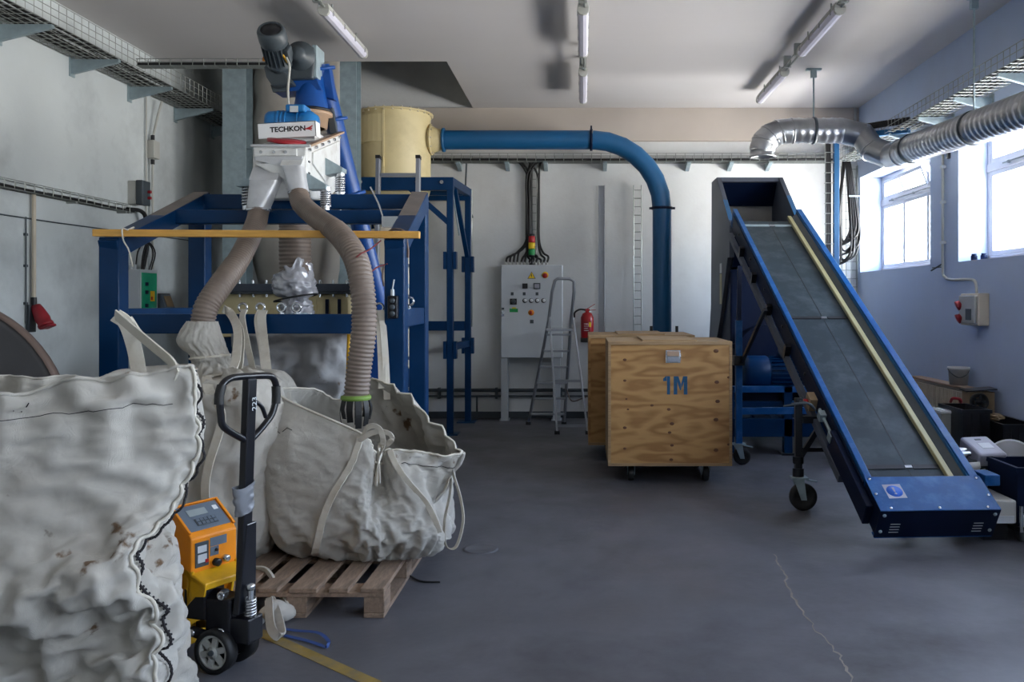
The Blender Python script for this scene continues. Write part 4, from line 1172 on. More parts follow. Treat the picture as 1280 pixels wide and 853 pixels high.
def wrinkle(rows, excess, iters=260, kf=.012, kb=.10, aniso=(1.0, 1.0), seed=3):
    """give the cloth more length than its shape has room for and let it buckle: rows[j][k], closed in k;
    excess(p, v) = share of extra length at a point"""
    nv, nu = len(rows), len(rows[0])
    B = np.array([[tuple(p) for p in r] for r in rows])
    E = np.array([[max(0.0, excess(p, j / (nv - 1))) for p in r] for j, r in enumerate(rows)])
    rg = np.random.default_rng(seed)
    P = B + rg.normal(0, .003, B.shape) * np.minimum(1, E * 25)[..., None]
    w = np.ones((nv, nu, 1)); w[0] = 0; w[-1] = .25
    def edges(dj, dk, ex):
        Q = np.roll(B, -dk, axis=1)
        L = np.linalg.norm((Q[dj:] if dj else Q) - (B[:-dj] if dj else B), axis=2)
        e = (np.roll(E, -dk, axis=1)[dj:] + E[:-dj]) / 2 if dj else (np.roll(E, -dk, axis=1) + E) / 2
        return L * (1 + e * ex)
    sets = [(0, 1, edges(0, 1, aniso[0]), 1.0), (1, 0, edges(1, 0, aniso[1]), 1.0), (1, 1, edges(1, 1, sum(aniso) / 2), .6), (1, -1, edges(1, -1, sum(aniso) / 2), .6),
            (0, 2, edges(0, 2, aniso[0]), kb), (2, 0, edges(2, 0, aniso[1]), kb), (0, 5, edges(0, 5, aniso[0]), kb * .5), (5, 0, edges(5, 0, aniso[1]), kb * .5)]
    for it in range(iters):
        D = np.zeros_like(P); C = np.zeros((nv, nu, 1))
        for dj, dk, L, k in sets:
            Q = np.roll(P, -dk, axis=1)
            d = (Q[dj:] - P[:-dj]) if dj else (Q - P)
            n = np.sqrt((d * d).sum(axis=2)) + 1e-9
            c = d * ((n - L) / n * .5 * k)[..., None]
            if dj:
                D[:-dj] += c; C[:-dj] += k
                t = np.zeros_like(P); t[dj:] = c
                D -= np.roll(t, dk, axis=1)
                t2 = np.zeros((nv, nu, 1)); t2[dj:] += k
                C += np.roll(t2, dk, axis=1)
            else:
                D += c; C += k
                D -= np.roll(c, dk, axis=1); C += k
        P += w * (D / np.maximum(C, 1e-6) * 2.6 + (B - P) * kf)
    return [[Vector(P[j, k]) for k in range(nu)] for j in range(nv)]

def upsample(rows):
    cols = [catmull([r[k] for r in rows], 2) for k in range(len(rows[0]))]
    return [catmull([c[j] for c in cols], 2, closed=True) for j in range(len(cols[0]))]

def wrinkle_levels(rows, excess, shares=(.5, .6, .5), kfs=(.004, .005, .008), **kw):
    """large folds first, then finer ones on top of them"""
    for i, sh in enumerate(shares):
        if i:
            rows = upsample(rows)
        rows = wrinkle(rows, lambda p, v: sh * excess(p, v), iters=(160, 140, 90)[i], kf=kfs[i], kb=(.04, .06, .08)[i], seed=3 + i, **kw)
    return rows

def smooth_line(P, k=3):
    return [sum((P[max(0, min(len(P) - 1, i + d))] for d in range(-k, k + 1)), V(0, 0, 0)) / (2 * k + 1) for i in range(len(P))]

def bag_surface(cols, nu, nv, amp, s=5.0, tension=None):
    """loft through closed columns of points; amp(p, v) = depth of the crumpling; returns rows of points bottom to top"""
    C = [catmull(c, nv) for c in cols]
    rows = []
    nl = len(C[0])
    for j in range(nl):
        rows.append(catmull([c[j] for c in C], nu, closed=True))
    n = len(rows[0])
    out = []
    for j in range(nl):
        cen = sum(rows[j], V(0, 0, 0)) / n
        r2 = []
        for k in range(n):
            p = rows[j][k]
            tu = rows[j][(k + 1) % n] - rows[j][k - 1]
            tv = rows[min(j + 1, nl - 1)][k] - rows[max(j - 1, 0)][k]
            nr = tu.cross(tv)
            nr = nr.normalized() if nr.length > 1e-9 else V(0, 0, 1)
            r2.append(p + nr * amp(p, j / (nl - 1)) * crumple(p, s))
        out.append(r2)
    return out

def offset_line(rows, k, j0, j1, off, dk=0.0, w=None):
    """points along column k of a lofted surface, lifted off it"""
    n = len(rows[0]); res = []; nor = []
    for j in range(j0, j1 + 1):
        kk = int(round(k + (dk(j) if callable(dk) else dk))) % n
        tu = rows[j][(kk + 1) % n] - rows[j][kk - 1]
        tv = rows[min(j + 1, len(rows) - 1)][kk] - rows[max(j - 1, 0)][kk]
        nr = tu.cross(tv).normalized()
        res.append(rows[j][kk] + nr * off); nor.append(tu.normalized())
    return res, nor

# --- the crumpled bag in the foreground
A_ = [(-1.39, 2.74, 0.0), (-1.39, 2.70, .26), (-1.375, 2.72, .50), (-1.44, 2.70, .70), (-1.385, 2.84, .86), (-1.335, 2.9, 1.04), (-1.362, 2.9, 1.27)]
def col(x, y, x1, y1, zr, bulge=0):
    zl = [0, .26, .5, .7, .86, 1.04, zr]
    return [(x + (x1 - x) * (z / zr) + bulge * math.sin(PI * z / zr) * (1 if x > -2 else -1), y + (y1 - y) * (z / zr), z) for z in zl]
B_ = [(-1.50, 3.2, 0.0), (-1.515, 3.2, .25), (-1.545, 3.2, .49), (-1.565, 3.22, .74), (-1.56, 3.25, .88), (-1.54, 3.25, 1.04), (-1.52, 3.25, 1.20)]
def colf(x, y, zr, fold=1.0, lean=0.0):
    """front column: slack belly folding over itself low down"""
    zl = [0, .24, .44, .60, .80, 1.04, zr]
    dy = [.02, .03, .05, -.09, -.01, .0, .03]
    return [(x + lean * z, y + d * fold, z) for z, d in zip(zl, dy)]
cols = [A_, B_, col(-1.72, 3.42, -1.75, 3.45, 1.20), col(-2.2, 3.5, -2.2, 3.5, 1.20), col(-2.8, 3.42, -2.75, 3.4, 1.255, .03),
        col(-2.95, 3.0, -2.88, 3.0, 1.255, .04), colf(-2.75, 2.58, 1.235), colf(-2.25, 2.60, 1.20, 1.2), colf(-1.8, 2.66, 1.22, .9)]
def amp_fg(p, v):
    lo = 1 / (1 + math.exp((p.z - .66 + .16 * noise.noise(p * 2.3)) / .04))
    side = max(0, min(1, (p.x + 1.75) / .3))
    return .016 + .012 * lo
def ex_fg(p, v):
    lo = 1 / (1 + math.exp((p.z - .68 + .16 * noise.noise(p * 2.3)) / .04))
    side = max(0, min(1, (p.x + 1.72) / .25))
    return .022 + .20 * lo + .06 * side + .16 * max(0, (v - .80) / .20) + .05 * noise.noise(p * 3)
FG = wrinkle_levels(bag_surface(cols, 8, 7, amp_fg, 6.0), ex_fg, aniso=(.8, 1.1))
n = len(FG[0])
for k in range(n):
    for j in range(len(FG) - 12, len(FG)):
        FG[j][k].z += .022 * noise.noise(V(FG[j][k].x * 4, FG[j][k].y * 4, 1)) * (j - len(FG) + 12) / 12
mid = FG[0]
t = empty('big_bag', (-2.1, 3.05, 0), 'large crumpled white big bag in the left foreground with dark corner stitching', 'big bag')
mb = MB(); mb.grid(FG, closed=True); obj('bag_body', mb, M['bag'], t, solid=.004)
nl = len(FG)
ln, sd = offset_line(FG, 0, 0, nl - 1, .008, dk=2)
mb = MB(); mb.tube(smooth_line(ln, 1), .006, 8); obj('corner_piping', mb, M['strap'], t)
ln, sd = offset_line(FG, 0, 0, nl - 1, .014, dk=5)
ln = smooth_line(ln, 1); sd = smooth_line(sd, 3)
mb = MB(); mb.tube(ln, .0045, 5)
L_ = 0
for j in range(1, len(ln)):
    a, b = ln[j - 1], ln[j]
    nseg = max(1, int((b - a).length / .006))
    for q in range(nseg):
        L_ += 1
        if L_ % 2 == 0:
            p = a.lerp(b, q / nseg)
            mb.bar(p - sd[j] * .009, p + sd[j] * .009, .0045, .006)
st_ = obj('stitching', mb, M['thread'], t); st_['kind'] = 'stuff'
# hem seam below the rim
def ring_line(rows, j, off, k0, k1):
    n = len(rows[0]); res = []
    for k in range(k0, k1):
        kk = k % n
        tu = rows[j][(kk + 1) % n] - rows[j][kk - 1]
        tv = rows[min(j + 1, len(rows) - 1)][kk] - rows[max(j - 1, 0)][kk]
        res.append(rows[j][kk] + tu.cross(tv).normalized() * off)
    return res
n = len(FG[0])
rim = [p + V(0, 0, .004) for p in FG[-1]]
mb = MB(); mb.tube(rim, .006, 6, closed=True); obj('rim_hem', mb, M['bag'], t)
mb = MB(); mb.tube(ring_line(FG, nl - 12, .002, n - 100, n - 4), .0012, 5); obj('hem_seam', mb, M['thread'], t)
# hand-written mark on the upper left of the front
def on_bag(rows, px, py):
    best, bp, bn = 1e9, None, None
    n = len(rows[0])
    for j in range(1, len(rows) - 1):
        for k in range(n):
            p = rows[j][k]
            if p.y < .3: continue
            x, y = CX + p.x / p.y * F, CY + (H - p.z) / p.y * F
            e = (x - px) ** 2 + (y - py) ** 2 + p.y * 3
            if e < best:
                nn = (rows[j][(k + 1) % n] - rows[j][k - 1]).cross(rows[j + 1][k] - rows[j - 1][k]).normalized()
                best, bp, bn = e, p, nn
    return bp, bn
def scribble(rows, name, strokes, r, parent):
    m = MB()
    for s in strokes:
        P = []
        for (x, y) in s:
            p, nn = on_bag(rows, x, y)
            d = p.y - .008
            P.append(W(x, y, d))
        m.tube(P, r, 5)
    return obj(name, m, M['thread'], parent)
scribble(FG, 'ink_mark', [[(17, 514), (20, 511), (23, 514), (25, 511), (28, 514)], [(31, 515), (33, 509), (36, 504)], [(27, 515), (31, 508)]], .0018, t)
# corner lifting loop standing up
P = catmull([W(221, 470, 2.88), W(214, 453, 2.92), W(190, 432, 2.97), W(166, 412, 3.02), W(144, 393, 3.06)], 6)
mb = MB(); mb.ribbon(P, .038, .006, V(.6, -.5, .5)); o = obj('lifting_loop', mb, M['strap'], t)
P = catmull([W(144, 394, 3.06), W(157, 404, 3.08), W(166, 428, 3.12), W(172, 455, 3.16), W(176, 482, 3.2)], 6)
mb = MB(); mb.ribbon(P, .05, .006, V(1, .3, .3)); o = obj('lifting_loop', mb, M['strap'], t)
P = catmull([W(162, 398, 3.1), W(176, 418, 3.1), W(200, 442, 3.05), W(224, 462, 2.92)], 6)
mb = MB(); mb.ribbon(P, .03, .006, V(.3, -.5, .8)); o = obj('lifting_loop', mb, M['strap'], t)

# --- the bag hanging under the left hose
HC = W(253, 405, 5.12)
def ringpt(c, r, an): return (c.x + r * math.cos(an), c.y + r * math.sin(an), c.z)
shape = [(-45, -1.80, 4.48), (0, -1.74, 4.9), (45, -1.86, 5.25), (90, -2.3, 5.30), (135, -2.62, 5.2), (180, -2.7, 4.85), (225, -2.6, 4.5), (270, -2.2, 4.45)]
cols = []
for an, x, y in shape:
    a = math.radians(an)
    z3 = {-45: 1.10, 0: 1.08, 270: 1.02, 225: 1.0}.get(an, 1.1)
    mx = HC + (V(x, y, 0) - V(HC.x, HC.y, 0)) * 1.0
    cols.append([(x * .9 + -2.25 * .1, y * .9 + 4.87 * .1, .13), (x + (.0 if an else .02), y, .30), (x + .02 * math.cos(a), y + .02 * math.sin(a), .62), (x + .05 * math.cos(a) + (.06 if an == -45 else 0), y, .92), (x * .93 + HC.x * .07, y * .93 + HC.y * .07, z3),
                 ringpt(V(HC.x + .05, HC.y, HC.z - .27), .15, a), ringpt(V(HC.x + .045, HC.y, HC.z - .19), .095, a), ringpt(V(HC.x - .01, HC.y, HC.z - .10), .118, a), ringpt(V(HC.x, HC.y, HC.z + .01), .082, a)])
MBG = wrinkle_levels(bag_surface(cols, 5, 4, lambda p, v: .018, 5.5), lambda p, v: .09 + .06 * max(0, 1 - abs(v - .70) / .2) - .04 * max(0, (v - .8) / .2) + .06 * noise.noise(p * 3), aniso=(1.4, .5))
t = empty('big_bag', (-2.25, 4.87, 0), 'white big bag hanging under the left hose behind the black pallet truck handle', 'big bag')
mb = MB(); mb.grid(MBG, closed=True); obj('bag_body', mb, M['bag'], t, solid=.003)
mb = MB(); mb.lathe((-2.25, 4.87, .06), (0, 0, 1), [(0, 0), (.2, .0), (.32, .045), (.36, .1)], 28); obj('bag_bottom', mb, M['bag'], t)
ln, sd = offset_line(MBG, 0, 6, 70, .014, dk=-8)
ln = smooth_line(ln, 5); sd = [V(1, -.3, 0)] * len(ln)
mb = MB(); mb.ribbon(ln, .05, .005, sd); obj('corner_strap', mb, M['strap'], t)
top = ln[-1]
P = catmull([top, W(290, 462, 4.75), W(297, 430, 5.0), W(296, 408, 5.2), W(288, 392, 5.31), W(279, 386, 5.33)], 6)
mb = MB(); mb.ribbon(P, .05, .006, V(1, -.3, 0)); obj('lifting_loop', mb, M['strap'], t)
P = catmull([W(281, 384, 5.33), W(291, 392, 5.34), W(302, 412, 5.3), W(303, 440, 5.1), W(297, 470, 4.85), top + V(.02, .05, -.05)], 6)
mb = MB(); mb.ribbon(P, .035, .006, V(.6, -.6, .2)); obj('lifting_loop', mb, M['strap'], t)
mb = MB(); mb.lathe(HC + V(.045, 0, -.185), (0.1, 0, -1), [(.1, 0), (.118, .006), (.118, .016), (.1, .02)], 20); obj('sleeve_tie', mb, M['strap'], t)

# --- the bag on the pallet
def Wl(*q): return [W(*a) for a in q]
cols = [
    Wl((378, 694, 4.72), (350, 668, 4.60), (334, 615, 4.60), (333, 555, 4.62), (345, 492, 4.75)),
    Wl((445, 704, 4.56), (441, 672, 4.42), (440, 630, 4.40), (446, 590, 4.44), (451, 546, 4.5)),
    Wl((486, 704, 4.57), (486, 674, 4.45), (474, 640, 4.47), (470, 612, 4.60), (472, 580, 4.72)),
    Wl((528, 699, 4.62), (541, 672, 4.54), (532, 640, 4.54), (508, 602, 4.54), (492, 566, 4.60)),
    Wl((549, 690, 4.85), (551, 665, 4.86), (541, 628, 4.88), (556, 592, 4.80), (565, 561, 4.74)),
    Wl((548, 676, 5.22), (549, 640, 5.24), (546, 590, 5.22), (520, 540, 5.18), (480, 482, 5.16)),
    Wl((450, 676, 5.30), (452, 635, 5.30), (452, 590, 5.30), (440, 540, 5.28), (425, 500, 5.24)),
    Wl((376, 678, 5.26), (352, 640, 5.24), (345, 590, 5.22), (352, 540, 5.20), (392, 488, 5.14)),
]
for c in cols: c[0].z = max(c[0].z, .148)
PB = wrinkle_levels(bag_surface(cols, 6, 6, lambda p, v: .012, 5.6), lambda p, v: .022 + .12 * max(0, min(1, (p.x + 1.3) / .25)) + .09 * max(0, 1 - v / .45) + .05 * noise.noise(p * 3), aniso=(1.2, .7))
for p in PB[0]: p.z = .150
t = empty('big_bag', (-1.25, 4.85, .144), 'sagging white big bag standing open on the wooden pallet', 'big bag')
mb = MB(); mb.grid(PB, closed=True)
ctr = V(-1.25, 4.9, .149)
mb.grid([PB[0], [p.lerp(ctr, .5) for p in PB[0]], [p.lerp(ctr, .98) for p in PB[0]]], closed=True)
obj('bag_body', mb, M['bag'], t, solid=.003)
nlp = len(PB)
npb = len(PB[0])
mb = MB(); mb.tube([p + V(0, 0, .002) for p in PB[-1]], .007, 6, closed=True); obj('rim_hem', mb, M['strap'], t)
ln, sd = offset_line(PB, 24, 2, nlp - 1, .012, dk=lambda j: -15 * (1 - j / nlp) ** 1.3)
ln = smooth_line(ln, 5); sd = [V(1, -.2, .25)] * len(ln)
mb = MB(); mb.ribbon(ln, .035, .006, sd); obj('corner_strap', mb, M['strap'], t)
ln, sd = offset_line(PB, 72, 28, nlp - 1, .012, dk=0)
ln = smooth_line(ln, 5); sd = [V(1, -.2, .1)] * len(ln)
mb = MB(); mb.ribbon(ln, .03, .005, sd); obj('corner_strap', mb, M['strap'], t)
ln, sd = offset_line(PB, 96, 2, nlp - 1, .008, dk=0)
ln = smooth_line(ln, 3)
mb = MB(); mb.tube(ln, .014, 8); obj('corner_piping', mb, M['bag'], t)
mb = MB(); mb.tube(ring_line(PB, nlp - 12, .003, 75, 94), .0018, 5); obj('hem_seam', mb, M['thread'], t)
mb = MB(); P = catmull([W(478, 486, 5.16), W(477, 450, 5.26), W(475, 410, 5.33), W(474, 388, 5.36)], 5); mb.ribbon(P, .045, .005, V(1, 0, 0)); obj('lifting_loop', mb, M['strap'], t)
mb = MB(); P = catmull([W(484, 500, 5.15), W(482, 450, 5.26), W(479, 410, 5.33), W(476, 388, 5.35)], 5); mb.ribbon(P, .04, .005, V(1, .3, 0)); obj('lifting_loop', mb, M['strap'], t)
mb = MB(); P = catmull([W(329, 388, 5.34), W(327, 400, 5.31), W(331, 440, 5.22), W(336, 490, 5.0), W(338, 540, 4.72)], 6); mb.ribbon(P, .055, .005, V(1, -.1, 0)); obj('lifting_loop', mb, M['strap'], t)
mb = MB(); P = catmull([W(326, 388, 5.35), W(322, 402, 5.33), W(328, 440, 5.26), W(334, 480, 5.1), W(347, 495, 4.8)], 6); mb.ribbon(P, .04, .005, V(1, .4, 0)); obj('lifting_loop', mb, M['strap'], t)
mb = MB(); P = catmull([W(306, 387, 5.34), W(303, 398, 5.32), W(309, 430, 5.28), W(316, 462, 5.24), W(320, 500, 5.2)], 6); mb.ribbon(P, .04, .006, V(1, -.3, 0)); obj('lifting_loop', mb, M['strap'], t)
mb = MB(); P = catmull([W(452, 548, 4.47), W(460, 534, 4.42), W(474, 536, 4.4), W(479, 556, 4.42), W(472, 585, 4.44), W(470, 608, 4.44)], 6); mb.ribbon(P, .028, .004, V(.3, -.3, 1)); obj('loose_loop', mb, M['strap'], t)
mb = MB(); P = catmull([W(448, 552, 4.46), W(466, 541, 4.42), W(484, 541, 4.4), W(490, 548, 4.4), W(484, 556, 4.42), W(474, 560, 4.45), W(474, 604, 4.45)], 6); mb.ribbon(P, .026, .004, V(.2, -.3, 1)); obj('loose_loop', mb, M['strap'], t)
mb = MB(); P = catmull([W(563, 568, 4.76), W(566, 590, 4.7), W(575, 620, 4.68), W(579, 650, 4.68), W(572, 680, 4.68), W(563, 686, 4.69), W(556, 678, 4.7), W(556, 650, 4.71), W(563, 615, 4.74), W(564, 580, 4.76)], 7); mb.ribbon(P, .032, .004, V(.5, -.8, .1)); obj('loose_loop', mb, M['strap'], t)
mb = MB(); P = catmull([W(563, 570, 4.76), W(561, 595, 4.72), W(556, 612, 4.7), W(546, 624, 4.7)], 6); mb.ribbon(P, .034, .004, V(.5, -.5, .5)); obj('loose_loop', mb, M['strap'], t)
scribble(PB, 'ink_mark', [[(341, 543), (346, 539), (350, 542)], [(353, 540), (359, 535), (365, 538)]], .002, t)

# --- grey wrinkled bag further back inside the frame
shape = [(-1.74, 6.0), (-1.70, 6.3), (-1.78, 6.75), (-2.1, 6.8), (-2.42, 6.72), (-2.48, 6.4), (-2.40, 6.02), (-2.06, 5.98)]
cols = [[(x, y, .006), (x, y, .4), (x * 1.0, y, .8), (x, y, 1.1), (x * .98 - .04, y, 1.31)] for (x, y) in shape]
GB = wrinkle_levels(bag_surface(cols, 4, 4, lambda p, v: .02, 5.0), lambda p, v: .12)
for p in GB[0]: p.z = max(p.z, .006)
t = empty('grey_bag', (-2.1, 6.4, 0), 'wrinkled grey plastic bag standing inside the blue frame behind the hoses', 'big bag')
mb = MB(); mb.grid(GB, closed=True)
ctr = V(-2.1, 6.4, 1.33)
mb.grid([GB[-1], [p.lerp(ctr, .5) for p in GB[-1]], [p.lerp(ctr, .98) for p in GB[-1]]], closed=True)
obj('bag_body', mb, M['bag_grey'], t)
mb = MB(); mb.tube(catmull([W(436, 418, 5.9), W(435, 450, 5.9), W(434, 490, 5.92)], 4), .012, 6); obj('yellow_edge', mb, M['yellow'], t)

# ------------------------------------------------------------------ wooden pallet under the open bag
t = empty('wooden_pallet', (-1.357, 4.73, 0), 'weathered wooden pallet under the sagging white bag', 'pallet')
y0, y1 = 4.13, 5.33
x = -.957
for wdt in (.115, .095, .135, .095, .135):
    mb = MB(); mb.box(x - wdt, y0 + random.uniform(-.006, .006), .122, x, y1, .144); obj('plank', mb, M['pallet'], t, bevel=.003, seg=1)
    x -= wdt + .056
for yy in (y0 + .005, 4.66, y1 - .15):
    mb = MB(); mb.box(-1.757, yy, .10, -.957, yy + .145, .122); obj('stringer_board', mb, M['pallet'], t, bevel=.003, seg=1)
    for xx in (-1.757, -1.43, -1.057):
        mb = MB(); mb.box(xx, yy + .005, .022, xx + .1, yy + .14, .10); obj('block', mb, M['pallet'], t, bevel=.003, seg=1)
for xx in (-1.757, -1.43, -1.057):
    mb = MB(); mb.box(xx, y0 + .004, 0, xx + .1, y1, .022); obj('runner', mb, M['pallet'], t, bevel=.003, seg=1)

# ------------------------------------------------------------------ hand pallet truck with scale console
P0 = V(-1.486, 3.59, 0)
e1, e2 = V(.87, -.49, 0).normalized(), V(.49, .87, 0).normalized()          # chassis: towards the operator, to its side
h1, h2 = V(.954, -.30, 0).normalized(), V(.30, .954, 0).normalized()        # the same for the steered wheels, pump and handle
JB, JM = axes(P0, e1, e2), axes(P0, h1, h2)
t = empty('pallet_truck', P0, 'yellow hand pallet truck with a weighing console and tall black handle', 'pallet truck')
def jb(): return MB(JM)
def bb(): return MB(JB)
for s in (-1, 1):
    mb = jb(); mb.lathe((0, s * .04, .09), (0, s, 0), [(.058, 0.0), (.072, 0), (.09, .004), (.09, .05), (.074, .054), (.070, .05)], 36); w = obj('wheel', mb, M['black'], t)
    mb = jb(); mb.lathe((0, s * .042, .09), (0, s, 0), [(0, .03), (.02, .03), (.02, .045), (.026, .048), (.0, .052)], 24)
    mb.lathe((0, s * .042, .09), (0, s, 0), [(.055, .03), (.06, .046), (.071, .046), (.071, .02), (.055, .02)], 36)
    for k in range(6):
        a = 2 * PI * k / 6 + .3
        mb.bar((.018 * math.cos(a), s * .082, .09 + .018 * math.sin(a)), (.062 * math.cos(a), s * .082, .09 + .062 * math.sin(a)), .024, .012, JM.to_3x3() @ V(0, 1, 0) if False else V(0, 1, 0))
    obj('rim', mb, M['lgrey'], w)
    mb = jb(); mb.lathe((0, s * .05, .09), (0, s, 0), [(0, .0), (.058, .0)], 24); obj('rim_back', mb, M['blackmetal'], w)
mb = jb(); mb.cyl((0, -.1, .09), (0, .1, .09), .012, 10); obj('axle', mb, M['dgrey'], t)
# pump block
mb = jb(); mb.box(-.07, -.055, .12, .06, .055, .30); mb.cyl((0, 0, .06), (0, 0, .2), .035, 16); pump = obj('pump_body', mb, M['blackmetal'], t, bevel=.014, seg=3)
mb = jb(); mb.cyl((-.16, 0, .265), (-.02, 0, .265), .055, 20); mb.box(-.17, -.06, .20, -.06, .06, .33); obj('cylinder', mb, M['blackmetal'], pump, bevel=.01)
mb = jb()
hel = [V(.125 + .02 * math.cos(k * .7), -.01 + .02 * math.sin(k * .7), .225 + .0013 * k) for k in range(60)]
mb.tube(hel, .005, 6); mb.cyl((.125, -.01, .21), (.125, -.01, .345), .012, 10); mb.lathe((.125, -.01, .335), (0, 0, 1), [(0, 0), (.018, 0), (.018, .02), (.01, .026), (0, .026)], 12); obj('spring', mb, M['chrome'], pump)
mb = jb(); mb.box(.05, -.05, .12, .145, .045, .225); obj('valve_block', mb, M['blackmetal'], pump, bevel=.008)
for (x, y, z) in ((.02, -.058, .165), (.02, -.058, .315)):
    mb = jb(); mb.lathe((x, y, z), (0, -1, 0), [(0, 0), (.018, 0), (.018, .008), (.010, .010), (.010, .004), (0, .004)], 14); obj('pivot_bolt', mb, M['chrome'], pump)
# crank linkage and chassis
mb = jb(); mb.prism([(.03, -.075, .15), (-.02, -.075, .12), (-.12, -.075, .135), (-.27, -.075, .09), (-.28, -.075, .12), (-.12, -.075, .175), (-.02, -.075, .16), (.03, -.075, .18)], (0, .022, 0)); lk = obj('crank_arm', mb, M['blackmetal'], t, bevel=.004)
mb = jb(); mb.prism([(.03, .055, .15), (-.02, .055, .12), (-.12, .055, .135), (-.27, .055, .09), (-.28, .055, .12), (-.12, .055, .175), (-.02, .055, .16), (.03, .055, .18)], (0, .022, 0)); obj('crank_arm', mb, M['blackmetal'], t, bevel=.004)
mb = jb(); mb.lathe((-.11, -.076, .155), (0, -1, 0), [(0, 0), (.015, 0), (.015, .008), (0, .01)], 14); obj('pivot_bolt', mb, M['chrome'], lk)
# yellow chassis: slanted side cheeks, bridge, forks
YA, YZ = -.090, .134
for y in (YA, YZ - .012):
    mb = bb(); mb.prism([(-.16, y, .41), (-.10, y, .40), (-.175, y, .05), (-.26, y, .05)], (0, .012, 0)); obj('cheek_plate', mb, M['yellow'], t, bevel=.004)
mb = bb(); mb.box(-.34, YA + .01, .05, -.215, YZ - .01, .24); obj('chassis', mb, M['yellow'], t, bevel=.01)
mb = bb(); mb.prism([(-.17, YA, .41), (-.02, YA, .365), (-.02, YA, .335), (-.17, YA, .38)], (0, YZ - YA, 0)); obj('bridge_plate', mb, M['yellow'], t, bevel=.006)
mb = bb(); mb.prism([(-.12, YA, .385), (-.02, YA, .35), (-.03, YA, .31), (-.09, YA, .30), (-.14, YA, .25)], (0, .008, 0)); obj('bridge_plate', mb, M['yellow'], t)
for s in (-1, 1):
    yc = .05 + s * .18
    mb = bb(); mb.prism([(-.30, yc - .07, .05), (-1.25, yc - .07, .05), (-1.31, yc - .06, .062), (-1.31, yc - .06, .085), (-.30, yc - .07, .085)], (0, .14, 0)); fk = obj('fork', mb, M['yellow'], t, bevel=.006)
    mb = bb(); mb.cyl((-1.15, yc - .04, .036), (-1.15, yc + .04, .036), .036, 16); obj('load_roller', mb, M['black'], fk)
mb = bb(); mb.box(-.36, -.20, .05, -.30, .30, .12); obj('fork_bridge', mb, M['yellow'], t, bevel=.006)
# console
prof = [(-.109, .395), (-.109, .535), (-.125, .552), (-.245, .645), (-.268, .640), (-.285, .60), (-.235, .22), (-.18, .20)]
mb = bb(); mb.prism([(x, YA, z) for x, z in prof], (0, YZ - YA, 0)); con = obj('console', mb, M['orange'], t, bevel=.006)
ym = (YA + YZ) / 2
cx = V(-.120, 0, .093).normalized()
face = axes(JB @ V(-.185, ym, .5985), e2, JB.to_3x3() @ cx)     # x across, y up the slope
mb = MB(face); mb.box(-.100, -.068, .0, .100, .070, .003); kp = obj('keypad_panel', mb, M['keypad'], con, bevel=.003)
mb = MB(face); mb.box(-.062, .008, .003, .030, .044, .006); obj('display', mb, M['screen'], kp, bevel=.002)
mb = MB(face); mb.box(-.052, -.048, .003, .050, -.008, .0055); k1 = obj('keypad', mb, M['dgrey'], kp, bevel=.002)
for i in range(5):
    for j in range(2):
        mb = MB(face); mb.box(-.046 + i * .019, -.044 + j * .019, .0055, -.031 + i * .019, -.030 + j * .019, .0075); obj('key', mb, M['keypad'], kp)
mb = MB(face); mb.box(.066, .020, .003, .088, .044, .004); obj('white_sticker', mb, M['sign_white'], kp)
mb = MB(face)
mb.box(-.114, -.078, 0, -.103, .080, .010); mb.box(.103, -.078, 0, .114, .080, .010); mb.box(-.103, .072, 0, .103, .080, .010)
obj('panel_rim', mb, M['orange'], con, bevel=.002)
fr2 = axes(JB @ V(-.109, ym, .465), e2, V(0, 0, 1))              # operator face
mb = MB(fr2); mb.box(-.095, -.055, 0, -.030, .050, .004); pr = obj('printer_window', mb, M['dgrey'], con, bevel=.002)
mb = MB(fr2); mb.box(-.085, -.036, .004, -.042, -.002, .007); mb.box(-.085, .006, .004, -.042, .034, .006); obj('paper_slot', mb, M['grey'], pr)
mb = MB(fr2); mb.box(-.050, -.04, .007, -.036, -.026, .010); obj('red_button', mb, M['red'], pr)
mb = MB(fr2); mb.box(-.022, .018, 0, .060, .055, .0015); mb.box(-.022, -.022, 0, .020, .016, .0015); obj('label_plate', mb, M['keypad'], con)
mb = MB(fr2); mb.lathe((.008, .0, .0015), (0, 0, 1), [(0, .006), (.007, .006), (.007, 0)], 10); obj('label_hole', mb, M['sign_black'], con)
mb = MB(fr2); mb.lathe((.005, -.052, 0), (0, 0, 1), [(.017, 0), (.017, .02), (.008, .022), (0, .022)], 14); obj('connector', mb, M['blackmetal'], con)
mb = MB(fr2); mb.lathe((.050, -.046, 0), (0, 0, 1), [(.015, 0), (.015, .022), (.008, .024), (0, .024)], 14); obj('connector', mb, M['chrome'], con)
# handle
hb, ht = V(.075, .0, .27), V(.085, .035, 1.215)
mb = jb(); mb.bar(hb, hb.lerp(ht, .985), .056, .034, V(1, 0, 0)); shaft = obj('handle_shaft', mb, M['blackmetal'], t, bevel=.006)
mb = jb(); mb.prism([(.07, -.055, .24), (.07, .055, .24), (.07, .06, .60), (.07, .0, .60)], (.03, 0, 0)); obj('shaft_gusset', mb, M['blackmetal'], t, bevel=.005)
hd = (ht - hb).normalized()
def hp(y, z): return V(ht.x + (z - 1.215) * hd.x / hd.z, ht.y + y + (z - 1.215) * hd.y / hd.z, z - y * .13)
loop = [hp(-.06, 1.205), hp(-.12, 1.195), hp(-.165, 1.165), hp(-.175, 1.12), hp(-.165, 1.05), hp(-.145, 1.0), hp(-.03, .95), hp(.0, .945), hp(.035, .955), hp(.135, 1.035), hp(.168, 1.09), hp(.175, 1.14), hp(.172, 1.18), hp(.14, 1.215), hp(.06, 1.215), hp(0, 1.21)]
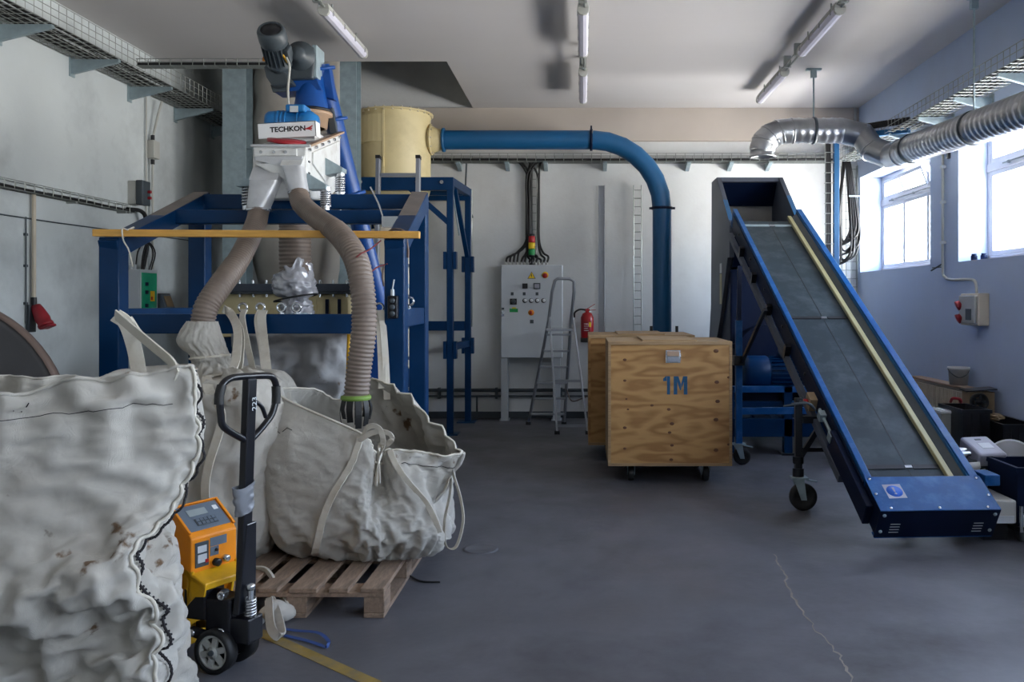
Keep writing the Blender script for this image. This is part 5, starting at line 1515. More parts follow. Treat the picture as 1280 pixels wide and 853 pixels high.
mb = jb(); mb.tube(catmull(loop, 4, closed=True), .0145, 12, closed=True); lo = obj('handle_loop', mb, M['blackmetal'], t)
for ys in ((-.178, 1.09, -.165, 1.165), (.176, 1.10, .172, 1.175)):
    mb = jb(); mb.tube([hp(ys[0], ys[1]), hp(ys[0], (ys[1] + ys[3]) / 2), hp(ys[2], ys[3])], .019, 12); obj('grip', mb, M['black'], lo)
mb = jb(); mb.tube(catmull([hp(.02, 1.11) + V(.01, 0, 0), hp(.055, 1.085) + V(.02, 0, 0), hp(.085, 1.04) + V(.02, 0, 0)], 4), .009, 8); obj('release_lever', mb, M['blackmetal'], t)
# tape wound round the shaft
rows = []
for i in range(25):
    f = i / 24
    c = hb.lerp(ht, .40 + .125 * f)
    row = []
    for k in range(24):
        a = 2 * PI * k / 24
        r = 1 + .25 * noise.noise(V(math.cos(a) * 2, math.sin(a) * 2, f * 5)) + (.95 * max(0, -math.sin(a)) ** 3 * (.3 + .9 * f))
        row.append(c + V(.026 * r * math.cos(a), .038 * r * math.sin(a), .012 * math.sin(a) + .01 * noise.noise(V(a, f * 4, 2))))
    rows.append(row)
mb = jb(); mb.grid(rows, closed=True); obj('tape_wrap', mb, M['duct_tape'], t, label='silver tape wound round the shaft')
tm = axes(JM @ (hb.lerp(ht, .875)) + h1 * .0285, V(0, 0, 1), -h2, h1)
text('painted_number', '223', .04, tm, M['grey'], shaft, ex=.0005)

# ------------------------------------------------------------------ grey cable drum by the left wall, floor debris
t = empty('round_flange', (-3.65, 4.85, 0), 'large dark grey round flange with a brownish rim standing by the left wall', 'drum flange')
def drum(y, dy):
    m = MB(); m.lathe((-3.69, y, .76), (0, dy, 0), [(0, .02), (.10, .02), (.12, .0), (.66, .0), (.72, .0)], 64); return m
mb = MB(); mb.lathe((-3.65, 4.80, .78), (0, 1, 0), [(0, .03), (.1, .03), (.14, .012), (.72, 0), (.765, 0), (.765, .03), (0, .03)], 64); obj('flange', mb, M['disc'], t)
mb = MB(); mb.lathe((-3.65, 4.79, .78), (0, 1, 0), [(.762, 0), (.78, 0), (.78, .05), (.762, .05)], 64); obj('rim', mb, M['brown'], t)
mb = MB(); mb.lathe((-3.65, 4.83, .78), (0, 1, 0), [(.2, 0), (.2, .22), (0, .22)], 40); obj('core', mb, M['disc'], t)

t = empty('rag_bundle', G(345, 785), 'crumpled white rag and strap scraps on the floor between pallet and pallet truck', 'rag')
c = G(352, 778)
rows = []
for i in range(19):
    th = PI * i / 18
    row = []
    for k in range(30):
        a = 2 * PI * k / 30
        p = V(math.sin(th) * math.cos(a), math.sin(th) * math.sin(a), math.cos(th))
        r = 1 + .9 * crumple(p + V(3, 1, 2), 1.3) * .5
        row.append(V(c.x - .03 + p.x * .085 * r, c.y + .0 + p.y * .07 * r, max(.003, .045 + p.z * .05 * r)))
    rows.append(row)
mb = MB(); mb.grid(rows, closed=True); obj('rag', mb, M['bag'], t)
def floorpts(q, z=.012): return [G(x, y) + V(0, 0, zz_) for (x, y, zz_) in q]
mb = MB(); mb.ribbon(catmull(floorpts([(318, 745, .14), (335, 752, .15), (352, 768, .09), (366, 778, .03)]), 6), .03, .012, V(.4, -.5, .6)); obj('strap_scrap', mb, M['strap'], t)
mb = MB(); mb.ribbon(catmull(floorpts([(336, 775, .10), (338, 795, .05), (345, 803, .03), (352, 800, .03), (345, 782, .07), (337, 772, .10)]), 6), .04, .008, V(.8, .2, .5)); obj('strap_scrap', mb, M['bag'], t)
mb = MB(); mb.ribbon(catmull(floorpts([(312, 778, .03), (328, 781, .04), (338, 782, .05)]), 6), .018, .006, V(.1, .1, 1)); obj('strap_scrap', mb, M['strap'], t)
mb = MB(); c2 = G(322, 781); mb.box(c2.x - .04, c2.y - .02, .0, c2.x + .03, c2.y + .03, .05); obj('wrapper', mb, M['white'], t, bevel=.012)
mb = MB(); mb.box(c2.x - .035, c2.y - .025, .005, c2.x - .005, c2.y - .0195, .045); obj('wrapper_print', mb, M['redplug'], t)
mb = MB(); mb.box(c2.x + .0, c2.y - .024, .005, c2.x + .028, c2.y - .0195, .05); obj('wrapper_print', mb, M['rope_blue'], t)
for i, q in enumerate(([(345, 788, .01), (372, 792, .012), (398, 797, .02), (411, 805, .01), (408, 811, .005)], [(356, 797, .008), (378, 802, .008), (395, 807, .008), (407, 811, .006)])):
    mb = MB(); mb.ribbon(catmull(floorpts(q), 6), .016, .0015, V(0, 1, .2))
    tag(obj('strapping_band', mb, M['rope_blue']), ('blue plastic strapping band curling on the floor, the longer bent one', 'blue plastic strapping band on the floor, the shorter straight one')[i], 'strap')
mb = MB(); mb.tube(catmull(floorpts([(492, 712, .01), (508, 719, .008), (525, 728, .006), (550, 729, .004)]), 5), .005, 6)
tag(obj('wire_offcut', mb, M['black']), 'short black wire offcut on the floor right of the pallet', 'wire')
mb = MB(); mb.tube(catmull(floorpts([(536, 622, .01), (544, 620, .06), (548, 622, .02), (552, 625, .01)]), 5), .02, 8)
tag(obj('blue_scrap', mb, M['rope_blue']), 'small blue scrap on the floor behind the open bag', 'scrap')
# ------------------------------------------------------------------ control cabinet
x0, x1, z0, z1, yf = -1.054, -.266, .805, 2.0, 11.0
t = empty('control_cabinet', (-.66, 11.1, 0), 'grey control cabinet on legs against the back wall', 'cabinet')
mb = MB(); mb.box(x0, yf + .02, z0, x1, YB, z1); obj('body', mb, M['grey'], t, bevel=.008)
mb = MB(); mb.box(x0 + .004, yf, z0 + .004, x1 - .004, yf + .018, z1 - .004); door = obj('door', mb, M['grey'], t, bevel=.006)
def cxy(px, py): return W(px, py, yf)
for (px0, px1) in ((626, 634), (691, 700)):
    a, b = cxy(px0, 0).x, cxy(px1, 0).x
    mb = MB(); mb.box(a, yf + .03, .01, b, YB - .08, z0); o = obj('leg', mb, M['grey'], t)
    mb = MB(); mb.box(a - .02, yf + .02, 0, b + .02, YB - .06, .01); obj('foot_plate', mb, M['grey'], o)
def plate(name, px0, py0, px1, py1, m, parent=door, th=.004, off=0):
    a, b = cxy(px0, py0), cxy(px1, py1)
    q = MB(); q.box(a.x, yf - th - off, b.z, b.x, yf - off, a.z); return obj(name, q, m, parent)
c = cxy(664.5, 344.5)
s = .052
mb = MB(); mb.prism([(c.x - s, yf, c.z - s * .8), (c.x + s, yf, c.z - s * .8), (c.x, yf, c.z + s * .95)], (0, -.004, 0)); w = obj('warning_triangle', mb, M['sign_black'], door)
s = .043
mb = MB(); mb.prism([(c.x - s, yf - .004, c.z - s * .84), (c.x + s, yf - .004, c.z - s * .84), (c.x, yf - .004, c.z + s * .9)], (0, -.001, 0)); obj('triangle_face', mb, M['sign_yellow'], w)
mb = MB(); mb.prism([(c.x - .004, yf - .005, c.z + .022), (c.x + .007, yf - .005, c.z + .022), (c.x - .001, yf - .005, c.z + .0), (c.x + .009, yf - .005, c.z + .0), (c.x + .001, yf - .005, c.z - .026), (c.x - .002, yf - .005, c.z - .006), (c.x - .011, yf - .005, c.z - .006)], (0, -.001, 0)); obj('lightning_bolt', mb, M['sign_black'], w)
c = cxy(681.5, 344)
mb = MB(); mb.lathe((c.x, yf, c.z), (0, -1, 0), [(.042, 0), (.042, .004), (0, .004)], 24); o = obj('emergency_stop', mb, M['sign_yellow'], door)
mb = MB(); mb.lathe((c.x, yf - .004, c.z - .008), (0, -1, 0), [(.016, 0), (.016, .02), (.03, .022), (.032, .034), (.02, .042), (0, .043)], 24); obj('red_knob', mb, M['red'], o)
plate('meter', 653, 354.5, 659.5, 361, M['sign_black'], th=.012)
o = plate('meter', 667, 354, 675.5, 361.5, M['dgrey'], th=.010); plate('meter_face', 668.3, 355.3, 674.3, 360.5, M['lav'], o, th=.002, off=.010)
for px in (640, 655, 671): plate('label_plate', px - 1.5, 365.5, px + 2, 369.5, M['dgrey'], th=.002)
b0 = None
for px in (656, 664, 671.5, 679.5):
    c = cxy(px, 376)
    mb = MB(); mb.lathe((c.x, yf, c.z), (0, -1, 0), [(.030, 0), (.030, .006), (.02, .008), (.02, .022), (0, .024)], 18); b = obj('push_button', mb, M['sign_black'], door)
    mb = MB(); mb.lathe((c.x + .006, yf - .008, c.z + .003), (0, -1, 0), [(.021, 0), (.021, .02), (0, .022)], 18); obj('button_cap', mb, M['sign_white'], b)
o = plate('main_switch', 637.5, 373.5, 646, 381, M['sign_black'], th=.014)
c = cxy(641.8, 377); mb = MB(); mb.lathe((c.x, yf - .014, c.z), (0, -1, 0), [(.03, 0), (.03, .02), (.024, .024), (.024, .026), (0, .026)], 20); mb.box(c.x - .028, yf - .055, c.z - .007, c.x + .028, yf - .038, c.z + .007); obj('switch_knob', mb, M['dgrey'], o)
o = plate('indicator_row', 637, 386, 647.5, 390.5, M['sign_green'], th=.006); plate('indicator_top', 640, 384.5, 645, 386, M['sign_yellow'], o, th=.006)
c = cxy(664, 391)
mb = MB(); mb.lathe((c.x, yf, c.z), (0, -1, 0), [(.038, 0), (.038, .006), (0, .006)], 20); o = obj('rotary_switch', mb, M['amber'], door)
mb = MB(); mb.box(c.x - .012, yf - .045, c.z - .022, c.x + .01, yf - .006, c.z + .022); obj('switch_lever', mb, M['red'], o, bevel=.004)
plate('label_plate', 662.5, 400, 667, 404.5, M['dgrey'], th=.002)
for py in (386, 390, 394):
    plate('lock', 627.2, py - 1.2, 630.2, py + 1.2, M['dgrey'] if py == 386 else M['chrome'], th=.008)
# stack light, glands and cables
SLX = cxy(663, 0).x + .01
mb = MB(); mb.lathe((SLX, 11.12, z1), (0, 0, 1), [(.035, 0), (.035, .02), (.012, .025), (.012, .10), (.043, .105), (.043, .13)], 20); sl = obj('stack_light', mb, M['blackmetal'], t)
for i, k in enumerate(('sign_green', 'sign_yellow', 'red')):
    mb = MB(); zb_ = z1 + .13 + i * .082; mb.lathe((SLX, 11.12, zb_), (0, 0, 1), [(.041, 0), (.043, .004), (.043, .074), (.041, .078)], 20); obj('lamp_segment', mb, M[k], sl)
mb = MB(); mb.lathe((SLX, 11.12, z1 + .376), (0, 0, 1), [(.043, 0), (.043, .02), (.02, .03), (0, .03)], 20); obj('top_cap', mb, M['blackmetal'], sl)
xs = [-1.0 + .048 * k for k in range(12)]
for k, x in enumerate(xs):
    mb = MB(); mb.lathe((x, 11.14, z1), (0, 0, 1), [(.016, 0), (.016, .03), (.010, .045), (0, .045)], 10); obj('gland', mb, M['lgrey'], t)
for k, x in enumerate(xs):
    tx = -.735 + .012 * (k % 6) + (.1 if k > 9 else 0)
    h = .1 + .02 * (k % 4) if k < 4 else .07 + .02 * (k % 3)
    ww = tx + (.0 if k % 2 else .01)
    yy = 11.16 + .02 * (k % 3)
    mb = MB(); mb.tube(catmull([(x, 11.14, z1 + .02), (x + .02, 11.15, z1 + h), ((x + tx) / 2, 11.17, z1 + h + .06), (tx, yy + .02, z1 + .35), (tx, yy + .03, z1 + .8), (tx, yy + .03, z1 + 1.15), (tx + (.09 if k % 3 == 0 else -.10 if k % 3 == 1 else .02), 11.2, 3.33), (tx + (.2 if k % 3 == 0 else -.2 if k % 3 == 1 else .1), 11.2, 3.37)], 6), .014, 7)
    obj('cable', mb, M['black'], t)

# ------------------------------------------------------------------ step ladder in front of the cabinet
t = empty('step_ladder', (-.45, 10.4, 0), 'aluminium step ladder standing open before the control cabinet', 'ladder')
d0, d1 = 10.68, 10.25
f0, f1 = W(660.5, 531, d0), W(705, 531, d0)
f0.z = f1.z = 0.0
zt1 = zz(413, d1)
def rail(m, a, b, w=.025, h=.06): m.bar(a, b, h, w, V(1, 0, 0)); return m
m0, m1 = W(686, 400, d1), W(714, 400, d1)
t0, t1 = W(692, 352, d1 - .08), W(717, 352, d1 - .08)
hoopt = [f0, m0, W(690, 365, d1 - .06), W(693.5, 351, d1 - .08), W(697, 348.5, d1 - .08), W(712, 348.5, d1 - .08), W(717.5, 352, d1 - .08), W(717.5, 365, d1 - .06), m1, f1]
mb = MB(); mb.tube(hoopt, .019, 8); obj('step_rail', mb, M['alu'], t)
for k in range(6):
    f = (k + .7) / 6.6
    a, b = f0.lerp(m0, f), f1.lerp(m1, f)
    mb = MB(); mb.box(a.x, a.y - .05, a.z - .012, b.x, a.y + .03, a.z + .012); obj('step', mb, M['alu'], t, bevel=.003)
mb = MB(); pz = zz(412, d1); mb.box(W(683, 0, d1).x, d1 - .2, pz - .015, W(716.5, 0, d1).x, d1 + .05, pz + .015); obj('platform', mb, M['alu'], t, bevel=.004)
s0, s1 = W(696.5, 543, 9.9), W(735, 543, 9.9)
s0.z = s1.z = 0.0
for (a, b) in ((W(687, 397, d1 - .1), s0), (W(716.5, 397, d1 - .1), s1)):
    mb = MB(); rail(mb, a, b, .024, .05); o = obj('rear_leg', mb, M['alu'], t, bevel=.004)
    mb = MB(); mb.box(b.x - .03, b.y - .03, 0, b.x + .03, b.y + .03, .04); obj('foot_cap', mb, M['black'], o)
for f in (.55, .93):
    a, b = W(687, 397, d1 - .1).lerp(s0, f), W(716.5, 397, d1 - .1).lerp(s1, f)
    mb = MB(); mb.bar(a, b, .02, .03); obj('cross_bar', mb, M['alu'], t)
mb = MB(); mb.tube(catmull([f1.lerp(m1, .35), f1.lerp(m1, .25) + V(.08, -.2, -.0), V(s1.x - .02, s1.y + .1, .42)], 5), .008, 6); obj('spreader_strap', mb, M['brown'], t)
for p in (f0, f1):
    mb = MB(); mb.box(p.x - .03, p.y - .03, 0, p.x + .03, p.y + .03, .035); obj('foot_cap', mb, M['black'], t)

# ------------------------------------------------------------------ extinguisher, channel strip
cx_, dz = W(734, 0, 11.1).x, 11.1
t = empty('fire_extinguisher', (cx_, dz, zz(428, dz)), 'red fire extinguisher hanging on the back wall behind the ladder', 'fire extinguisher')
zb_ = zz(428, dz); zt2 = zz(391, dz)
mb = MB(); mb.lathe((cx_, dz, zb_), (0, 0, 1), [(0, 0), (.07, 0), (.082, .02), (.082, zt2 - zb_ - .06), (.06, zt2 - zb_ - .01), (.025, zt2 - zb_ + .005), (.025, zt2 - zb_ + .03), (0, zt2 - zb_ + .03)], 24); b = obj('cylinder', mb, M['red'], t)
mb = MB(); mb.lathe((cx_, dz, zb_ - .0), (0, 0, 1), [(.086, 0), (.086, .06), (.08, .06)], 24); obj('foot_ring', mb, M['black'], t)
rows = []
for z in (zb_ + .13, zb_ + .27):
    rows.append([V(cx_ + .0835 * math.cos(a), dz + .0835 * math.sin(a), z) for a in [math.radians(215 + 7 * k) for k in range(14)]])
mb = MB(); mb.grid(rows); obj('label_band', mb, M['redplug'], b)
for k in range(4):
    z = zb_ + .15 + k * .028
    mb = MB(); mb.grid([[V(cx_ + .0845 * math.cos(a), dz + .0845 * math.sin(a), zq) for a in [math.radians(240 + 7 * j) for j in range(7 - k % 2)]] for zq in (z, z + .008)]); obj('label_line', mb, M['sign_white'], b)
mb = MB(); mb.grid([[V(cx_ + .0845 * math.cos(a), dz + .0845 * math.sin(a), zq) for a in [math.radians(285 + 7 * j) for j in range(4)]] for zq in (zb_ + .2, zb_ + .26)]); obj('label_patch', mb, M['sign_yellow'], b)
mb = MB(); mb.box(cx_ - .03, dz - .03, zt2 + .02, cx_ + .03, dz + .03, zt2 + .05); mb.bar((cx_, dz - .01, zt2 + .05), (cx_ + .1, dz - .01, zt2 + .11), .02, .008); mb.bar((cx_, dz - .01, zt2 + .03), (cx_ + .11, dz - .01, zt2 + .035), .02, .008); obj('lever', mb, M['red'], t)
mb = MB(); mb.tube(catmull([(cx_ - .02, dz - .02, zt2 + .035), (cx_ - .1, dz - .03, zt2 + .04), (cx_ - .16, dz - .03, zt2 + .0), (cx_ - .165, dz, zt2 - .06)], 5), .012, 8); obj('hose', mb, M['black'], t)
mb = MB(); mb.box(cx_ - .04, dz + .08, zb_ + .2, cx_ + .04, YB, zb_ + .35); obj('wall_bracket', mb, M['dgrey'], t)
xa = W(748, 0, 11.2).x; xb = W(756, 0, 11.2).x
t = empty('metal_channel', (xa, 11.2, 0), 'tall aluminium channel leaning upright against the back wall', 'profile')
mb = MB(); mb.box(xa, 11.22, 0, xb, 11.225, zz(232, 11.2)); obj('web', mb, M['alu'], t)
mb = MB(); mb.box(xb - .006, 11.14, 0, xb, 11.22, zz(232, 11.2)); obj('flange', mb, M['chrome'], t)
mb = MB(); mb.box(xa, 11.18, 0, xa + .006, 11.22, zz(232, 11.2)); obj('flange', mb, M['alu'], t)
for py in (268, 313, 362): mb = MB(); mb.box(xa + .006, 11.2, zz(py, 11.2), xb - .006, 11.219, zz(py, 11.2) + .02); obj('rib', mb, M['alu'], t)
mb = MB(); q = W(749.5, 404, 11.24); mb.tube([q, q + V(0, 0, .12)], .018, 8)
tag(obj('wall_clip', mb, M['redplug']), 'small dark red clip on the wall beside the aluminium channel', 'clip')

# ------------------------------------------------------------------ plywood crates on casters
def crate(name, xl, w, y0, dep, zb, zt, label, front):
    t = empty(name, (xl + w / 2, y0 + dep / 2, 0), label, 'crate', 'plywood crates on casters')
    th = .024
    mb = MB(); mb.box(xl + th, y0, zb + th, xl + w - th, y0 + th, zt - .03 - th * 0); fp = obj('front_panel', mb, M['ply'], t, bevel=.002, seg=1)
    mb = MB(); mb.box(xl + th, y0 + dep - th, zb + th, xl + w - th, y0 + dep, zt - .03); obj('back_panel', mb, M['ply'], t, bevel=.002, seg=1)
    for xx in (xl, xl + w - th):
        mb = MB(); mb.box(xx, y0 - .004, zb + th, xx + th, y0 + dep, zt - .03); obj('side_panel', mb, M['plyedge'] if front else M['ply'], t, bevel=.002, seg=1)
    mb = MB(); mb.box(xl, y0 - .004, zb, xl + w, y0 + dep, zb + th); obj('bottom_panel', mb, M['plyedge'], t, bevel=.002, seg=1)
    mb = MB(); mb.box(xl - .0, y0 - .006, zt - .03, xl + w, y0 + dep, zt); lid = obj('lid', mb, M['plyedge'], t, bevel=.003, seg=1)
    mb = MB(); mb.box(xl + w * .28, y0 + .02, zt, xl + w * .72, y0 + dep - .05, zt + .014); obj('lid_batten', mb, M['plyedge'], lid)
    for (sx, sy) in ((xl + .2, y0 + .12), (xl + w - .2, y0 + .12), (xl + .2, y0 + dep - .15), (xl + w - .2, y0 + dep - .15)):
        mb = MB(); mb.box(sx - .05, sy - .05, zb - .008, sx + .05, sy + .05, zb); mb.prism([(sx - .032, sy - .03, zb - .008), (sx - .032, sy + .04, zb - .008), (sx - .032, sy + .06, .05), (sx - .032, sy + .03, .05)], (.005, 0, 0)); mb.prism([(sx + .027, sy - .03, zb - .008), (sx + .027, sy + .04, zb - .008), (sx + .027, sy + .06, .05), (sx + .027, sy + .03, .05)], (.005, 0, 0)); cs = obj('caster', mb, M['galv'], t)
        mb = MB(); mb.lathe((sx - .024, sy + .045, .062), (1, 0, 0), [(0, .004), (.03, .004), (.035, 0), (.058, 0), (.062, .006), (.062, .042), (.058, .048), (.035, .048), (.03, .044), (0, .044)], 24); obj('wheel', mb, M['black'], cs)
    return t, fp
ZCR = .153
t, fp = crate('plywood_crate', .207, 1.035, 7.17, .86, ZCR, 1.193, 'nearer plywood crate on casters stencilled 1M', True)
yf = 7.17
def kn(px, py, r):
    p = W(px, py, yf)
    q = MB(); q.lathe((p.x, yf, p.z), (0, -1, 0), [(r, 0), (r * .9, .0012), (0, .0014)], 14)
    q.v = [Vector((p.x + (v.x - p.x) * 1.15, v.y, p.z + (v.z - p.z) * .85)) for v in q.v]
    return obj('knot', q, M['knot'], fp)
for (px, py, r) in ((781, 450, .014), (781, 476, .012), (783, 499, .009), (785, 512, .009), (781, 535, .014), (781, 561, .012), (895, 439, .019), (896, 478, .017), (897, 502, .017), (895, 525, .018), (895, 563, .017), (911, 472, .012), (911, 556, .012), (836, 512, .014), (840, 530, .016), (837, 541, .013), (840, 557, .013), (839, 575, .014), (815, 507, .012)):
    kn(px, py, r)
p = W(844.5, 482, yf)
sl = MB(axes((p.x, yf - .0002, p.z), V(1, 0, 0), V(0, 0, 1)))
def stroke(pts): sl.prism([(x, z, 0) for x, z in pts], (0, 0, .0012))
hh = .076
stroke([(-.104, .036), (-.104, .056), (-.082, hh), (-.074, hh), (-.074, .036)])
stroke([(-.072, hh), (-.046, hh), (-.046, -hh), (-.072, -hh)])
stroke([(-.016, -hh), (.014, -hh), (.014, .030), (.036, -.040), (.044, -.040), (.044, .010), (.024, hh), (-.016, hh)])
stroke([(.098, -hh), (.068, -hh), (.068, .030), (.046, -.040), (.0465, .012), (.062, hh), (.098, hh)])
obj('stencil_lettering', sl, M['stencil'], fp)
a, b = W(832, 438, yf), W(850.5, 454, yf)
mb = MB(); mb.box(a.x, yf - .004, b.z, b.x, yf, a.z); la = obj('latch', mb, M['chrome'], t, bevel=.004, label='bright metal toggle latch')
zm = (a.z + b.z) / 2
mb = MB(); mb.box(a.x + .012, yf - .018, zm + .004, b.x - .012, yf - .004, a.z - .008); obj('latch_lever', mb, M['tan'], la, bevel=.004)
mb = MB(); mb.box(a.x + .012, yf - .016, b.z + .008, b.x - .012, yf - .004, zm - .004); obj('latch_lever', mb, M['alu'], la, bevel=.004)
mb = MB(); mb.tube([(a.x, yf - .012, zm - .03), (a.x, yf - .012, zm + .02), (b.x, yf - .012, zm + .02), (b.x, yf - .012, zm - .03)], .004, 6); obj('latch_wire', mb, M['chrome'], la)
crate('plywood_crate', .048, 1.02, 8.22, .9, ZCR, 1.205, 'farther plywood crate half hidden behind the 1M crate', False)
for px in (814, 846):
    p = W(px, 412, 9.05)
    mb = MB(); mb.box(p.x - .015, p.y - .012, 1.205, p.x + .015, p.y + .012, 1.27)
    tag(obj('lid_peg', mb, M['black'], bevel=.003), 'small black peg standing on the farther crate, %s blue pipe' % ('left of the' if px < 830 else 'right of the'), 'peg')

# ------------------------------------------------------------------ inclined belt conveyor
TB = V(2.148, 5.45, .41)                                 # middle between the rail tops at the lower end
TT = V(1.952, 9.10, 2.50)
Ld = (TT - TB); LL = Ld.length; Lu = Ld.normalized()
Su = Lu.cross(V(0, 0, 1)).normalized()
KM = Matrix((Su, Lu, Su.cross(Lu))).transposed().to_4x4(); KM.translation = TB     # x across (right), y up the slope, z out of the belt
def kb(): return MB(KM)
t = empty('belt_conveyor', (2.1, 6.6, 0), 'long blue inclined belt conveyor with a dark grey belt', 'conveyor')
Wd = .368
mb = kb(); mb.box(-Wd, -.02, -.20, -Wd + .045, LL + .02, 0); rl_ = obj('side_rail', mb, M['conv_blue'], t, bevel=.004)
mb = kb(); mb.box(-Wd - .012, .0, -.19, -Wd - .001, LL - .1, -.03); obj('side_plate', mb, M['navy'], rl_)
mb = kb(); mb.box(Wd - .055, -.02, -.20, Wd, LL + .02, .0); rr_ = obj('side_rail', mb, M['conv_blue'], t, bevel=.004)
mb = kb(); mb.box(Wd - .062, .0, -.10, Wd - .0555, LL, -.012); obj('inner_guard', mb, M['pipe_blue'], rr_)
mb = kb(); mb.box(-Wd + .05, .0, -.095, Wd - .06, LL - .12, -.08); bl = obj('belt', mb, M['belt'], t)
mb = kb(); mb.box(-.012, .0, -.0798, -.006, LL - .12, -.0785); obj('belt_seam', mb, M['black'], bl)
for f in (.045, .50, .945):
    y = LL * f
    for (xa, xb) in ((-.30, -.03), (.03, .26)):
        mb = kb(); mb.box(xa, y - .02, -.08, xb, y + .02, -.074); c = obj('flight_bar', mb, M['sign_black'] if f < .9 else M['galv'], bl)
    mb = kb(); mb.box(-.025, y - .012, -.08, .025, y + .012, -.072); obj('splice_plate', mb, M['alu'], bl)
mb = kb(); mb.box(.205, .02, -.08, .245, LL - .05, -.045); obj('guide_strip', mb, M['guide'], t, bevel=.006)
mb = kb(); mb.prism([(.245, .0, -.08), (.305, .0, -.035), (.305, .0, -.08)], (0, LL - .03, 0)); obj('rubber_skirt', mb, M['dgrey'], t)
mb = kb(); mb.box(-Wd + .05, .1, -.19, Wd - .06, LL - .1, -.18); obj('return_belt', mb, M['belt'], t)
# lower end box: sloping cover, dark front plate with slots
mb = kb(); mb.box(-Wd - .0, -.29, -.205, Wd + .005, -.02, -.006); hb_ = obj('tail_box', mb, M['navy'], t, bevel=.004)
mb = kb(); mb.box(-Wd - .004, -.295, -.006, Wd + .008, .01, .0); cv = obj('tail_cover', mb, M['conv_blue'], t, bevel=.002)
mb = kb(); mb.box(-Wd - .006, -.297, -.215, Wd + .006, -.29, -.0055); fp2 = obj('front_plate', mb, M['navy'], t)
mb = kb(); mb.box(-Wd - .002, -.297, -.222, Wd + .002, -.25, -.2155); obj('bottom_lip', mb, M['conv_blue'], t)
for sx in (-1, 1):
    for k in range(4):
        mb = kb(); mb.box(sx * .26 - .03, -.2995, -.11 - k * .022, sx * .26 + .03, -.2975, -.105 - k * .022); obj('vent_slot', mb, M['grey'], fp2)
    for zq in (-.035, -.165):
        mb = kb(); mb.lathe((sx * (Wd - .025), -.2975, zq), (0, -1, 0), [(.011, 0), (.011, .006), (0, .008)], 12); obj('bolt', mb, M['galv'], fp2)
for (xq, yq) in ((-.345, -.015), (-.35, -.15), (-.30, -.275), (0, -.275), (.30, -.275), (.345, -.015), (.352, -.17)):
    mb = kb(); mb.lathe((xq, yq, 0), (0, 0, 1), [(.010, 0), (.010, .004), (.006, .007), (0, .007)], 12); obj('bolt', mb, M['chrome'], cv)
sgM = KM @ Matrix.Translation((-.225, -.125, .0002)) @ Matrix.Rotation(math.radians(2), 4, 'Z')
mb = MB(sgM); mb.box(-.058, -.062, 0, .058, .062, .0006); sg = obj('warning_sign', mb, M['lav'], cv)
mb = MB(sgM); mb.lathe((0, 0, .0006), (0, 0, 1), [(.05, 0), (.05, .0005), (0, .0005)], 32); obj('sign_disc', mb, M['sign_blue'], sg)
mb = MB(sgM); mb.prism([(-.008, .034, .0011), (-.005, -.008, .0011), (.005, -.008, .0011), (.008, .034, .0011)], (0, 0, .0004)); mb.lathe((0, -.022, .0011), (0, 0, 1), [(.008, 0), (.008, .0004), (0, .0004)], 14); obj('exclamation_mark', mb, M['lav'], sg)
# left flank: channels, tensioner, brackets
mb = kb(); mb.box(-Wd - .055, .25, -.26, -Wd - .014, LL - .15, -.20); obj('lower_channel', mb, M['slate'], t, bevel=.004)
mb = kb(); mb.box(-Wd - .05, -.2, -.20, -Wd - .004, .55, -.05); obj('bearing_box', mb, M['navy'], t, bevel=.006)
mb = kb(); mb.cyl((-Wd - .03, .45, -.1), (-Wd - .03, .85, -.1), .012, 8); mb.box(-Wd - .06, .50, -.13, -Wd - .014, .56, -.07); mb.box(-Wd - .06, .74, -.13, -Wd - .014, .80, -.07); obj('tensioner', mb, M['galv'], t)
for y in (1.0, 1.7, 2.35, 2.95, 3.5):
    mb = kb(); mb.box(-Wd - .06, y, -.22, -Wd - .014, y + .05, -.11); obj('bracket', mb, M['blackmetal'], t)
    mb = kb(); mb.lathe((-Wd - .012, y + .3, -.1), (-1, 0, 0), [(.014, 0), (.014, .008), (0, .01)], 10); obj('bolt', mb, M['blackmetal'], t)
mb = kb(); mb.box(-Wd - .07, .95, -.19, -Wd - .015, 1.05, -.09); mb.M = KM; o = obj('switch_box', mb, M['card'], t)
mb = kb(); mb.lathe((-Wd - .07, 1.0, -.14), (-1, 0, 0), [(.02, 0), (.02, .03), (0, .03)], 12); obj('red_button', mb, M['red'], o)
for y in (.5, 1.4, 2.3, 3.2):
    mb = kb(); mb.box(-Wd + .045, y, -.19, Wd - .055, y + .04, -.15); obj('cross_member', mb, M['navy'], t)
